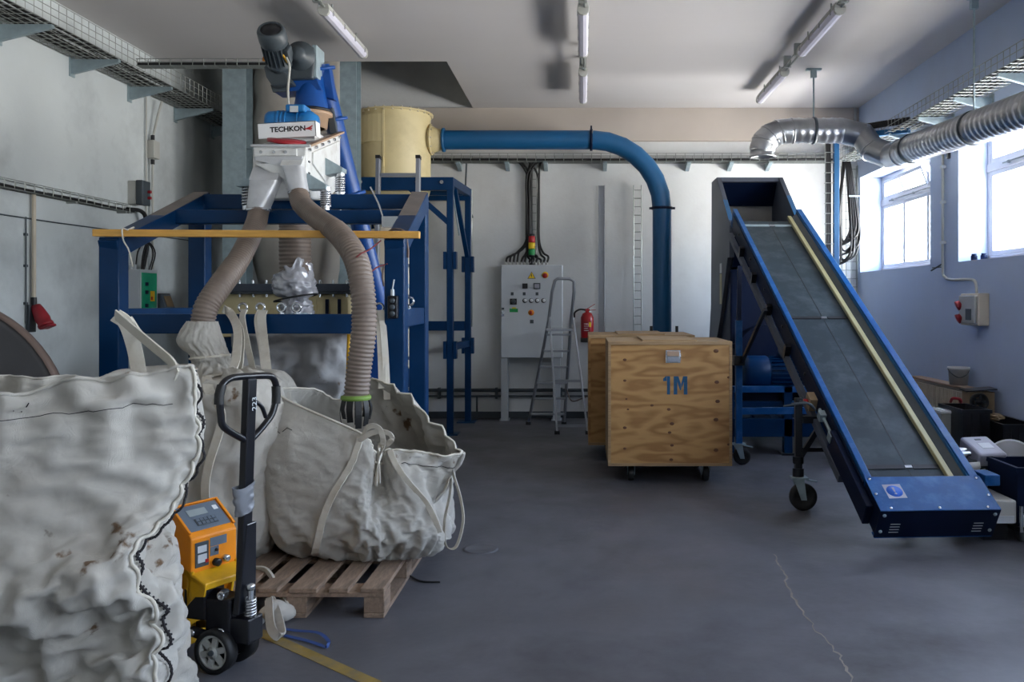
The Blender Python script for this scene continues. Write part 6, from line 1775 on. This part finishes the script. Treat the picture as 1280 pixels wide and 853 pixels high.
# legs on casters
def caster(m_parent, x, y, r, top):
    mb = MB(); mb.box(x - .06, y - .05, top - .012, x + .06, y + .05, top)
    for s in (-1, 1): mb.prism([(x - .045, y + s * .032, top - .012), (x + .03, y + s * .032, top - .012), (x + .05, y + s * .032, r - .02), (x + .01, y + s * .032, r - .02)], (0, s * .005, 0))
    cs = obj('caster', mb, M['galv'], m_parent)
    mb = MB(); mb.lathe((x + .03, y - .024, r), (0, 1, 0), [(0, .002), (r * .55, .002), (r * .6, -.001), (r * .93, -.001), (r, .006), (r, .042), (r * .93, .049), (r * .6, .049), (r * .55, .046), (0, .046)], 28); obj('wheel', mb, M['black'], cs)
    mb = MB(); mb.bar((x + .05, y, top - .02), (x + .13, y, top - .035), .035, .008); obj('brake_pedal', mb, M['galv'], cs)
    return cs
for k, (x, y) in enumerate(((1.575, 6.28), (2.40, 6.33))):
    zc = .245
    caster(t, x - .0, y, .1, zc)
    yl = y + .02
    mb = MB(); mb.bar((x, yl, zc), (x, yl, .82), .05, .05, V(0, 1, 0)); obj('leg', mb, M['blackmetal'], t, bevel=.004)
    mb = MB(); mb.bar((x, yl, .36), (x + (.16 if k == 0 else -.16), yl, .62), .035, .035, V(0, 1, 0)); obj('brace', mb, M['blackmetal'], t)
    mb = MB(); mb.cyl((x, yl, zc), (x, yl, zc + .06), .042, 12); mb.cyl((x, yl, .34), (x, yl, .39), .04, 12); obj('collar', mb, M['blackmetal'], t)
mb = MB(); mb.bar((1.6, 6.3, .66), (2.38, 6.35, .66), .05, .05); obj('leg_tie', mb, M['blackmetal'], t)
mb = MB(); mb.bar((1.6, 6.3, .44), (2.38, 6.35, .44), .03, .03); obj('leg_tie', mb, M['blackmetal'], t)
for dx in (-.12, -.06, .0): mb = MB(); mb.tube(catmull([(1.575 + dx, 6.25, .80 + dx * .3), (1.62, 6.2, .79), (1.68, 6.22, .74)], 4), .008, 6); obj('cable', mb, M['dgrey'], t)
for (x, y) in ((1.455, 8.05), (2.36, 8.12)):
    caster(t, x, y, .08, .20)
    mb = MB(); mb.bar((x, y, .20), (x, y, 1.35), .06, .06, V(0, 1, 0)); obj('leg', mb, M['conv_blue'], t, bevel=.004)
    mb = MB(); mb.bar((x, y, 1.30), (x + .02, y + .05, 1.86), .04, .04, V(0, 1, 0)); obj('inner_leg', mb, M['navy'], t, bevel=.003)
    mb = MB(); mb.bar((x + .02, y - .03, .95), (x + (.12 if x < 2 else -.08), y - .62, 1.46), .03, .03); obj('brace', mb, M['blackmetal'], t)
    mb = MB(); mb.box(x - .05, y - .05, .93, x + .05, y + .05, 1.02); obj('joint_block', mb, M['blackmetal'], t)
mb = MB(); mb.bar((1.455, 8.05, .5), (2.36, 8.12, .5), .04, .06); obj('leg_tie', mb, M['conv_blue'], t)

# gear motor on the right of the lower end
t = empty('gear_motor', (2.75, 5.75, 0), 'grey gear motor with a pale terminal cover beside the lower end of the belt conveyor', 'motor')
d = 5.5
mb = MB(); q0, q1 = W(1232, 655, 5.42), W(1271, 626, 5.42)
mb.box(q0.x, 5.42, q0.z, q1.x, 5.95, q1.z); gb = obj('gear_housing', mb, M['lgrey'], t, bevel=.01)
mb = MB(); mb.box(q0.x + .02, 5.41, q0.z + .005, q1.x - .02, 5.42, q0.z + .05); obj('foot_rail', mb, M['grey'], gb)
mb = MB(); mb.lathe((q0.x + .08, 5.86, q1.z - .02), (-.1, .2, 1), [(.13, 0), (.13, .02), (.12, .06), (.10, .12), (.11, .13), (.11, .17), (0, .17)], 24); mo = obj('motor_body', mb, M['lgrey'], t)
for k in range(5): mb = MB(); mb.lathe((q0.x + .07, 5.88, q1.z + .02 + k * .018), (-.1, .2, 1), [(.125, 0), (.135, 0), (.135, .006), (.125, .006)], 24); obj('cooling_fin', mb, M['lgrey'], mo)
TM = axes(W(1229, 556, 5.95), V(1, -.05, .05), V(-.15, .9, .35))
mb = MB(TM); mb.box(-.095, -.13, -.10, .095, .12, .0); tb = obj('terminal_box', mb, M['lav'], t, bevel=.02, seg=3)
mb = MB(TM); mb.box(-.03, -.05, .0, .05, .02, .002); obj('label_plate', mb, M['grey'], tb)
mb = MB(TM); mb.box(-.02, .06, .0, .02, .075, .003); obj('cover_mark', mb, M['dgrey'], tb)
mb = MB(); mb.bar(TM @ V(0, -.02, -.1), (q0.x + .08, 5.88, q1.z + .02), .12, .12, V(0, 1, 0)); obj('box_neck', mb, M['dgrey'], t)
for dx in (0, .05): mb = MB(TM); mb.cyl((-.1, -.03 + dx, -.05), (-.17, -.03 + dx, -.05), .018, 10); obj('cable_gland', mb, M['chrome'], tb)
mb = MB(); p = W(1240, 595, 5.55); mb.box(p.x - .06, p.y - .03, p.z - .06, p.x + .04, p.y + .15, p.z + .01); obj('blue_clamp', mb, M['conv_blue'], t, bevel=.006)
mb = MB(); mb.lathe((W(1250, 610, 5.5).x, 5.7, q1.z), (0, 0, 1), [(.013, 0), (.013, .003), (0, .003)], 10); obj('bolt', mb, M['blackmetal'], gb)
mb = MB(); mb.box(q0.x + .02, 5.5, 0, q1.x - .02, 5.9, q0.z); obj('support_block', mb, M['blackmetal'], t)
# ------------------------------------------------------------------ granulator behind the conveyor
t = empty('granulator', (2.0, 9.6, 0), 'dark blue granulator with an open slate grey feed hopper behind the belt conveyor', 'machine')
HXL, HXR = 1.56, 2.335
th = .05
lo_y, lo_z, hi_y, hi_z, by = 9.22, 2.40, 10.05, 2.98, 10.45
HS = [(lo_y, lo_z), (hi_y, hi_z), (by, hi_z), (by + .05, 1.5), (by + .2, 1.08), (10.06, 1.08), (9.77, 1.36), (9.30, 2.0), (9.17, 2.0), (9.17, 2.34)]
for xx, k in ((HXL, 0), (HXR - th, 1)):
    mb = MB(); mb.prism([(xx, y, z) for y, z in HS], (th, 0, 0)); hs_ = obj('hopper_side', mb, M['slate'], t, bevel=.004)
    if k == 0:
        mb = MB(); mb.box(HXL - .004, 9.68, 1.50, HXL, 9.80, 1.84); obj('label_strip', mb, M['guide'], hs_)
        mb = MB(); mb.box(HXL - .004, 9.68, 1.85, HXL, 9.80, 1.96); obj('label_head', mb, M['grey'], hs_)
    mb = MB(); f_ = .55 if k else .45
    a_, b_ = V(xx + .001, lo_y - .003, lo_z), V(xx + .001, lo_y + (hi_y - lo_y) * f_ - .003, lo_z + (hi_z - lo_z) * f_)
    mb.prism([a_, b_, b_ + V(0, .003, .004), a_ + V(0, .003, .004)], (th - .002, 0, 0)); obj('rim_strip', mb, M['pipe_blue'], hs_)
mb = MB(); mb.box(HXL + th, hi_y, hi_z - th, HXR - th, by, hi_z); obj('hopper_roof', mb, M['slate'], t)
mb = MB(); mb.box(HXL + th, by - .04, 1.1, HXR - th, by, hi_z - th); obj('hopper_back', mb, M['inner'], t)
mb = MB(); mb.prism([(HXL + th, 10.15, hi_z - th), (HXL + th, 10.40, hi_z - th), (HXL + th, 10.40, 2.68), (HXL + th, 10.36, 2.68)], (HXR - HXL - 2 * th, 0, 0)); obj('hopper_flap', mb, M['navy'], t)
mb = MB(); mb.prism([(HXL + th, 9.17, 2.0), (HXL + th, 9.17, 2.22), (HXL + th, 9.20, 2.22), (HXL + th, 9.34, 1.9), (HXL + th, 9.30, 1.9)], (HXR - HXL - 2 * th, 0, 0)); obj('hopper_front', mb, M['navy'], t)
mb = MB(); mb.prism([(HXL + th, 9.30, 2.1), (HXL + th, 9.30, 2.14), (HXL + th, by - .05, 1.9), (HXL + th, by - .05, 1.86)], (HXR - HXL - 2 * th, 0, 0)); obj('hopper_chute', mb, M['inner'], t)
mb = MB(); mb.prism([(1.60, 9.34, .45), (1.60, 9.34, 1.88), (1.60, 10.3, 1.88), (1.60, 10.3, .45)], (1.0, 0, 0)); obj('body', mb, M['navy'], t, bevel=.02)
mb = MB(); mb.box(1.54, 9.28, 1.02, 2.66, 10.34, 1.07); obj('body_flange', mb, M['navy'], t)
mb = MB(); mb.cyl((1.95, 9.1, .95), (1.95, 9.36, .95), .33, 32); fw = obj('flywheel_guard', mb, M['navy'], t, bevel=.015)
# base frame and motor
for (xa, xb, z0, z1, yy) in ((1.4, 2.7, .62, .68, 8.55), (1.4, 2.7, .18, .36, 8.55), (1.4, 2.7, .40, .53, 8.6)):
    mb = MB(); mb.box(xa, yy, z0 if z0 != .40 else .47, xb, yy + .1, z1 if z0 != .40 else .53); obj('base_rail', mb, M['conv_blue'] if z0 > .5 else M['blue'], t, bevel=.004)
for x in (1.42, 2.0, 2.62):
    mb = MB(); mb.box(x, 8.55, .02, x + .08, 8.65, .68); obj('base_post', mb, M['blue'], t)
    mb = MB(); mb.box(x, 8.65, .18, x + .08, 10.3, .30); obj('base_rail', mb, M['blue'], t)
    mb = MB(); mb.box(x, 10.2, .0, x + .08, 10.3, .46); obj('base_post', mb, M['blue'], t)
    mb = MB(); mb.box(x - .03, 8.52, 0, x + .11, 8.68, .02); obj('foot_plate', mb, M['blackmetal'], t)
mb = MB(); mb.box(1.4, 8.66, .53, 2.7, 9.2, .62); obj('motor_bed', mb, M['navy'], t)
mz = .80
mb = MB(); mb.lathe((1.62, 8.78, mz), (1, 0, 0), [(0, 0), (.12, 0), (.165, .02), (.175, .06), (.175, .24), (.165, .26)], 32); mt = obj('main_motor', mb, M['blue'], t)
mb = MB(); mb.lathe((1.88, 8.78, mz), (1, 0, 0), [(.15, 0), (.15, .52), (.17, .54), (.17, .62), (.1, .66), (0, .66)], 32); obj('stator', mb, M['blue'], mt)
for k in range(24):
    a = 2 * PI * k / 24
    q = V(0, math.cos(a) * .158, math.sin(a) * .158)
    mb = MB(); mb.bar(V(1.90, 8.78, mz) + q, V(2.38, 8.78, mz) + q, .006, .03, q); obj('cooling_fin', mb, M['blue'], mt)
mb = MB(); mb.box(2.0, 8.68, mz + .15, 2.25, 8.86, mz + .25); obj('terminal_box', mb, M['blue'], mt, bevel=.01)
mb = MB(); mb.box(1.7, 8.64, .62, 1.78, 8.92, .67); mb.box(2.2, 8.64, .62, 2.28, 8.92, .67); obj('motor_foot', mb, M['blue'], mt)
mb = MB(); mb.box(1.45, 8.7, .40, 1.75, 8.95, .46); mb.cyl((1.75, 8.6, .43), (1.95, 8.6, .43), .03, 10); obj('hydraulic_valve', mb, M['dgrey'], t)

# ------------------------------------------------------------------ spiral duct with elbows
t = empty('spiral_duct', (2.6, 8.5, 3.2), 'silver spiral duct with segmented elbows running under the ceiling along the windows', 'duct')
RD = .135
def spiral(pts, n_rib, label=None):
    """straight piece with raised helical seam, as fine rings"""
    a, b = Vector(pts[0]), Vector(pts[1])
    L = (b - a).length
    n = int(L / .022)
    P = [a.lerp(b, i / n) for i in range(n + 1)]
    R_ = [RD + (.007 if i % 4 == 0 else 0) for i in range(n + 1)]
    m = MB(); m.tube(P, R_, 32)
    return obj('duct_run', m, M['duct'], t)
def band(p, ax, r=RD + .012, w=.03, m='dgrey'):
    q = MB(); ax = Vector(ax).normalized(); q.lathe(Vector(p) - ax * w / 2, ax, [(RD - .01, 0), (r, 0), (r, w), (RD - .01, w)], 32)
    return obj('duct_band', q, M[m], t)
dz_ = 9.35
Z1 = zz(163.5, dz_)
e0 = V(W(953, 0, dz_).x, dz_, zz(197, dz_))
mb = MB(); mb.lathe(e0, (0, 0, 1), [(RD - .012, 0.0), (RD + .01, 0), (RD + .01, .015), (RD, .02), (RD, .07), (RD + .006, .075), (RD, .08)], 32); obj('duct_mouth', mb, M['duct'], t)
el = [e0 + V(0, 0, .02), e0 + V(0, 0, .10)]
cxe, cze, re = e0.x + .30, e0.z + .10, .30
dzc = Z1 - cze
pts = [V(e0.x, dz_, cze)]
for k in range(1, 4):
    a = PI - (PI / 2) * k / 4
    pts.append(V(cxe + re * math.cos(a), dz_, cze + dzc * math.sin(a)))
pts.append(V(cxe + .02, dz_, Z1))
for a, b in zip(pts[:-1], pts[1:]):
    u = (b - a).normalized() * .035
    m = MB(); m.tube([a - u, a + (b - a) * .04, b + u], [RD, RD + .003, RD], 32, smooth=True); obj('elbow_segment', m, M['duct'], t)
    band(b, b - a, RD + .008, .012, 'duct')
x2 = W(1052, 0, dz_).x
spiral(((cxe, dz_, Z1), (x2, dz_, Z1)), 0)
band((W(1017, 0, dz_).x, dz_, Z1), (1, 0, 0))
# second bend: down and towards the camera, then along the windows
k0 = V(x2, dz_, Z1)
k1 = V(x2 + .22, dz_ - .02, Z1 - .06)
k2 = V(3.10, 9.22, 3.16)
k3 = V(3.24, 9.05, 3.06)
k4 = V(3.25, 8.75, 3.045)
for a, b in ((k0, k1), (k1, k2), (k2, k3), (k3, k4)):
    u = (b - a).normalized() * .04
    m = MB(); m.tube([a - u, b + u], RD, 32); obj('elbow_segment', m, M['duct'], t)
    band(b, b - a, RD + .008, .012, 'duct')
k5 = V(3.25, 8.5, 3.04)
kE = V(3.25, 5.0, 2.86)
spiral((k4, k5), 0); spiral((k5, kE), 0); spiral((kE + V(0, .02, 0), V(3.25, -3.15, 2.86)), 0)
band(k5, kE - k5)
pm = k5.lerp(kE, (8.5 - 7.15) / 3.5)
band(pm, kE - k5)
# hangers
for (p, zt_, w_) in ((V(W(1017, 0, dz_).x, dz_, Z1 + RD), ZC, .16), (pm + V(0, 0, RD), ZC, .1)):
    h = MB(); h.cyl(p, (p.x, p.y, zt_ - .02), .009, 8); h.box(p.x - w_ / 2, p.y - .03, zt_ - .02, p.x + w_ / 2, p.y + .03, zt_); h.box(p.x - .03, p.y - .02, zt_ - .10, p.x + .03, p.y + .02, zt_ - .02)
    obj('hanger', h, M['galv'], t)

# ------------------------------------------------------------------ blue cable post with trays and a hanging coil
t = empty('cable_post', (2.73, 9.75, 0), 'blue angle post with a top beam carrying black cables beside the rear window', 'frame')
px_ = W(1045, 0, 9.75).x
ztp = zz(170, 9.75)
mb = MB(); mb.box(px_ - .03, 9.72, .01, px_ + .03, 9.78, ztp); p = obj('post', mb, M['pipe_blue'], t, bevel=.004)
mb = MB(); mb.box(px_ - .08, 9.67, 0, px_ + .08, 9.83, .01); obj('foot_plate', mb, M['pipe_blue'], p)
mb = MB(); mb.bar((px_ - .03, 9.75, ztp - .03), (3.42, 9.02, ztp - .08), .06, .06); obj('top_beam', mb, M['pipe_blue'], t, bevel=.004)
mb = MB()
for k in range(3):
    o = .02 * k
    mb.tube(catmull([(px_ - .07 - o, 9.75, 1.9), (px_ - .07 - o, 9.75, 2.8), (px_ - .07 - o * .8, 9.75, ztp - .02), (px_ - .04, 9.74, ztp + .03 + o), (px_ + .1, 9.65, ztp + .03 + o), (3.2, 9.2, ztp + .0 + o), (3.42, 9.0, ztp + .0 + o)], 6), .016, 7)
obj('cable_run', mb, M['black'], t)
mb = MB()
for k in range(13):
    z = 1.95 + k * .115
    mb.tube([(px_ - .13, 9.76, z), (px_ - .13, 9.72, z), (px_ - .03, 9.72, z)], .0045, 4, smooth=False)
for x in (px_ - .13,): mb.tube([(x, 9.72, 1.9), (x, 9.72, ztp)], .0045, 4)
for k in range(7):
    f = k / 6.5
    q = V(px_, 9.75, ztp + .0).lerp(V(3.42, 9.02, ztp - .05), f)
    mb.tube([q + V(0, -.05, 0), q + V(0, -.05, .09), q + V(0, .05, .09)], .0045, 4, smooth=False)
obj('wire_mesh', mb, M['wire'], t)
t = empty('cable_coil', (3.37, 11.05, 2.3), 'coil of slack black cables hanging in the corner beside the rear window', 'cable')
for k in range(14):
    xq, w_, zb_ = 3.37 + .010 * (k % 5), .07 + .018 * (k % 5), 2.30 - .06 * (k % 6)
    pts = [(xq - .02, 11.08, 3.36), (xq - w_ * .7, 11.08 - .006 * k, 3.0), (xq - w_, 11.08 - .007 * k, 2.65), (xq - w_ * .8, 11.05, zb_ + .1), (xq - .02 - .10 * (k % 2), 11.05, zb_), (xq + w_ * .8, 11.05 - .005 * k, zb_ + .15), (xq + w_ * .8, 11.08 - .006 * k, 2.7), (xq + .02, 11.08, 3.36)]
    mb = MB(); mb.tube(catmull(pts, 5), .013, 6); obj('loop', mb, M['black'], t)
mb = MB(); mb.tube([(3.4, 11.0, 2.88), (3.59, 11.0, 2.88)], .012, 6); obj('wall_hook', mb, M['galv'], t)
mb = MB(); mb.tube([W(1098, 147, 11.15), W(1098, 170, 11.15)], .014, 6)
mb.v = [Vector((p.x, p.y, p.z)) for p in mb.v]
mb2 = MB(); mb2.cyl((W(1101, 0, 11.1).x - .3, 11.2, 3.4), (W(1101, 0, 11.1).x - .3, 11.2, 4.05), .02, 8)
tag(obj('ceiling_conduit', mb2, M['lgrey']), 'short grey conduit rising to the ceiling in the back right corner', 'conduit')

# ------------------------------------------------------------------ right wall: socket box with its conduit, things on the sill
t = empty('socket_box', (XR, 7.8, 1.3), 'grey socket box with red outlets on the right wall below the windows', 'socket')
mb = MB(); mb.box(XR - .10, 7.62, 1.31, XR, 7.98, 1.60); bx_ = obj('body', mb, M['beige'], t, bevel=.008)
mb = MB(); mb.box(XR - .125, 7.64, 1.33, XR - .10, 7.96, 1.58); obj('lid', mb, M['lgrey'], t, bevel=.008)
for y, z in ((7.94, 1.50), (7.93, 1.38)):
    mb = MB(); mb.lathe((XR - .115, y, z), (-1, .2, -.5), [(0, 0), (.04, 0), (.04, .02), (.045, .025), (.045, .04), (0, .045)], 14); obj('socket_outlet', mb, M['redplug'], t)
mb = MB(); mb.box(XR - .135, 7.70, 1.36, XR - .125, 7.80, 1.46); obj('switch_plate', mb, M['dgrey'], t)
mb = MB(); mb.tube(catmull([(XR - .025, 8.55, 3.02), (XR - .025, 8.55, 2.4), (XR - .025, 8.55, 1.86), (XR - .025, 8.5, 1.77), (XR - .025, 8.35, 1.74), (XR - .025, 7.95, 1.73), (XR - .025, 7.84, 1.70), (XR - .03, 7.8, 1.60)], 6), .014, 8); obj('conduit', mb, M['lgrey'], t)
for z in (2.1, 2.5, 2.85): mb = MB(); mb.box(XR - .045, 8.53, z, XR, 8.57, z + .03); obj('conduit_clip', mb, M['grey'], t)
mb = MB(); mb.tube([(XR - .03, 8.56, 1.9), (XR - .08, 8.7, 1.84)], .008, 6); mb.tube([(XR - .03, 8.56, 1.87), (XR - .06, 8.72, 1.87)], .006, 6); obj('loose_wire', mb, M['dgrey'], t)
mb = MB(); mb.box(XR - .03, 8.42, 2.93, XR, 8.46, 3.02)
tag(obj('wall_sensor', mb, M['dgrey'], bevel=.004), 'small dark sensor high on the pier between the two windows', 'sensor')
for k, y in enumerate((8.14, 8.05)):
    mb = MB(); mb.lathe((XR + .10 + .05 * k, y, SILL + .004), (0, 0, 1), [(0, 0), (.028, 0), (.03, .05), (.022, .055), (.024, .07), (0, .07)], 14)
    tag(obj('small_bottle', mb, M['navy']), 'tiny dark bottle on the sill of the nearer window, %s' % ('the one at the far end' if k == 0 else 'the one nearer the pane'), 'bottle')

# ------------------------------------------------------------------ clutter along the right wall
t = empty('radiator', (3.45, 8.25, 0), 'beige ribbed radiator standing by the right wall behind the belt conveyor', 'radiator')
ya, yb_ = 7.62, 8.95
mb = MB(); mb.box(3.42, ya, .06, 3.50, yb_, .74); obj('panel', mb, M['beige'], t, bevel=.006)
b = MB(); b.bar((3.412, ya + .03, .09), (3.412, ya + .03, .71), .022, .02, V(1, 0, 0)); rb = obj('rib', b, M['beige'], t, bevel=.006)
repeat(rb, t, [(0, .045 * k, 0) for k in range(1, 29)])
mb = MB(); mb.box(3.40, ya - .01, .735, 3.53, yb_ + .01, .755); obj('top_grille', mb, M['tan'], t, bevel=.003)
mb = MB(); mb.box(3.40, ya - .012, .06, 3.53, ya, .735); obj('end_cover', mb, M['beige'], t)
for y in (7.8, 8.8): mb = MB(); mb.box(3.42, y, 0, 3.5, y + .05, .06); obj('foot', mb, M['beige'], t)
t = empty('paint_bucket', (3.47, 7.95, .757), 'white plastic bucket with a wire handle standing on the radiator', 'bucket')
bz = .757
mb = MB(); mb.lathe((3.47, 7.95, bz), (0, 0, 1), [(0, .004), (.075, .004), (.078, 0), (.092, .14), (.098, .142), (.098, .165), (.09, .165), (.088, .15), (.073, .01)], 28); obj('pail', mb, M['bucket'], t)
mb = MB(); mb.tube(catmull([(3.37, 7.95, bz + .15), (3.38, 7.9, bz + .11), (3.43, 7.852, bz + .075), (3.5, 7.85, bz + .10), (3.56, 7.92, bz + .15)], 5), .004, 6); obj('handle', mb, M['dgrey'], t)
mb = MB(M=Matrix.Translation(W(1178, 513, 7.3)) @ Matrix.Rotation(.25, 4, 'Y')); mb.box(-.13, -.1, -.01, .06, .1, .01); mb.box(-.1, -.1, .01, -.02, .1, .016)
t = empty('white_box', (W(1178, 0, 7.3).x, 7.3, 0), 'white box with ridged lid beside the right rail of the belt conveyor', 'box')
p = W(1178, 515, 7.3)
mb = MB(); mb.box(p.x - .06, p.y - .12, 0, p.x + .13, p.y + .12, p.z); obj('body', mb, M['lgrey'], t, bevel=.006)
mb = MB(); mb.box(p.x - .07, p.y - .13, p.z, p.x + .14, p.y + .13, p.z + .02); l = obj('lid', mb, M['sign_white'], t, bevel=.004)
for k in range(3): mb = MB(); mb.box(p.x - .04 + k * .055, p.y - .12, p.z + .02, p.x - .02 + k * .055, p.y + .12, p.z + .027); obj('lid_ridge', mb, M['sign_white'], l)
# stack of dark crates
def crate_box(x0, x1, y0, y1, z0, z1, label, m='blackmetal', cat='crate', name='plastic_crate', grp=None):
    t = empty(name, ((x0 + x1) / 2, (y0 + y1) / 2, z0), label, cat, grp)
    w = .012
    q = MB(); q.box(x0, y0, z0, x1, y1, z0 + w); obj('base', q, M[m], t)
    for (a, b, c, d_) in ((x0, y0, x1, y0 + w), (x0, y1 - w, x1, y1), (x0, y0 + w, x0 + w, y1 - w), (x1 - w, y0 + w, x1, y1 - w)):
        q = MB(); q.box(a, b, z0 + w, c, d_, z1); obj('wall_panel', q, M[m], t)
    q = MB(); e = .012
    q.box(x0 - e, y0 - e, z1 - .03, x1 + e, y0 + .004, z1); q.box(x0 - e, y1 - .004, z1 - .03, x1 + e, y1 + e, z1); q.box(x0 - e, y0, z1 - .03, x0 + .004, y1, z1); q.box(x1 - .004, y0, z1 - .03, x1 + e, y1, z1)
    obj('rim', q, M[m], t)
    n = max(3, int((x1 - x0) / .06))
    for i in range(1, n):
        q = MB(); x = x0 + (x1 - x0) * i / n; q.box(x - .006, y0 - .008, z0 + .02, x + .006, y0 + .001, z1 - .03); obj('rib', q, M[m], t)
    return t
crate_box(3.07, 3.29, 6.95, 7.4, .0, .65, 'tall black plastic crate left of the other black crate under the right wall')
crate_box(3.30, 3.56, 6.75, 7.4, .0, .56, 'black plastic crate in the corner right of the tall black crate')
t = empty('cardboard_box', (3.45, 7.5, 0), 'narrow cardboard box with a black flap behind the black crates', 'box')
mb = MB(); mb.box(3.34, 7.44, 0, 3.56, 7.58, .74); obj('body', mb, M['card'], t)
mb = MB(); mb.prism([(3.30, 7.41, .745), (3.56, 7.39, .765), (3.58, 7.58, .77), (3.32, 7.59, .75)], (0, 0, .008)); obj('flap', mb, M['blackmetal'], t)
t = empty('small_fan', (3.41, 7.42, .60), 'small black fan wheel hung on the front of the cardboard box', 'fan')
mb = MB(); mb.lathe((3.41, 7.425, .66), (0, -1, .1), [(.04, 0), (.075, 0), (.075, .04), (.06, .045), (.06, .01), (.04, .01)], 22); obj('ring', mb, M['black'], t)
mb = MB(); mb.lathe((3.41, 7.425, .66), (0, -1, .1), [(0, .0), (.03, .0), (.03, .03), (0, .035)], 16); mb.box(3.40, 7.42, .65, 3.42, 7.441, .67); obj('hub', mb, M['blackmetal'], t)
for k in range(5):
    a = 2 * PI * k / 5
    mb = MB(); mb.bar((3.41 + .025 * math.cos(a), 7.41, .66 + .025 * math.sin(a)), (3.41 + .062 * math.cos(a), 7.41, .66 + .062 * math.sin(a)), .02, .006, V(0, 1, .4)); obj('blade', mb, M['dgrey'], t)
mb = MB(); mb.tube(catmull([(3.16, 7.395, .665), (3.15, 7.33, .70), (3.18, 7.27, .70), (3.22, 7.33, .67), (3.24, 7.395, .665)], 5), .014, 6)
tag(obj('hose_scrap', mb, M['redplug']), 'dull red hose scrap on the edge of the tall black crate', 'hose')
t = empty('paper_scrap', (3.38, 6.92, .565), 'crumpled brown paper on the black crate in the corner', 'paper')
rows = []
for i in range(9):
    row = []
    for k in range(18):
        a = 2 * PI * k / 18; th_ = PI * i / 8
        p = V(math.sin(th_) * math.cos(a), math.sin(th_) * math.sin(a), math.cos(th_)); r = 1 + .6 * noise.noise(p * 2.4)
        row.append(V(3.36 + p.x * .06 * r, 7.0 + p.y * .05 * r, max(.556, .585 + p.z * .03 * r)))
    rows.append(row)
mb = MB(); mb.grid(rows, closed=True, smooth=False); obj('paper', mb, M['card'], t)
t.location = Vector((3.36, 7.0, .556)); 
for ch in t.children: ch.location = ch.location + (Vector((3.38, 6.92, .565)) - Vector((3.36, 7.0, .556)))
# clear dome-shaped lid and blue bin in front
t = empty('clear_lid', (3.02, 6.2, .0), 'round clear plastic lid leaning behind the dark blue bin', 'lid')
p = W(1266, 580, 6.1)
axl = V(-.25, -1, .55).normalized()
mb = MB(); mb.lathe(p, axl, [(.17, 0), (.175, .008), (.16, .012), (.13, .03), (.07, .045), (0, .05)], 40); obj('dome', mb, M['clear'], t)
mb = MB(); mb.lathe(p, axl, [(.166, -.004), (.179, -.004), (.179, .01), (.166, .01)], 40); obj('rim', mb, M['grey'], t)
mb = MB(); mb.box(p.x - .1, p.y + .02, 0, p.x + .14, p.y + .1, p.z - .12); obj('prop_block', mb, M['blackmetal'], t)
x0b = W(1262, 0, 5.55).x
mb_ = crate_box(x0b, x0b + .42, 5.45, 5.85, .10, W(0, 583, 5.5).z, 'dark blue bin at the right edge beside the gear motor', 'navy', 'bin', 'storage_bin')
t = empty('bin_dolly', (x0b + .2, 5.65, 0), 'low dark dolly with a bright bolt carrying the blue bin', 'dolly')
mb = MB(); mb.box(x0b - .03, 5.42, .075, x0b + .45, 5.88, .10); obj('deck', mb, M['blackmetal'], t)
for sx in (.03, .38):
    for sy in (5.47, 5.83):
        mb = MB(); mb.lathe((x0b + sx - .012, sy, .036), (1, 0, 0), [(0, 0), (.036, 0), (.036, .024), (0, .024)], 18); mb.box(x0b + sx - .02, sy - .02, .04, x0b + sx + .02, sy + .02, .075); obj('roller', mb, M['dgrey'], t)
mb = MB(); mb.cyl((x0b + .0, 5.40, .075), (x0b + .0, 5.40, .24), .012, 10); obj('peg', mb, M['chrome'], t)
mb = MB(); mb.box(x0b + .03, 5.41, .10, x0b + .12, 5.45, .17); obj('label_holder', mb, M['sign_white'], t)
mb = MB(); mb.tube(catmull([W(1248, 588, 5.9), W(1254, 575, 5.9), W(1256, 600, 5.85), W(1250, 612, 5.8)], 5), .012, 6)
tag(obj('yellow_cord', mb, M['amber']), 'short yellow cord hanging behind the pale motor cover', 'cord')
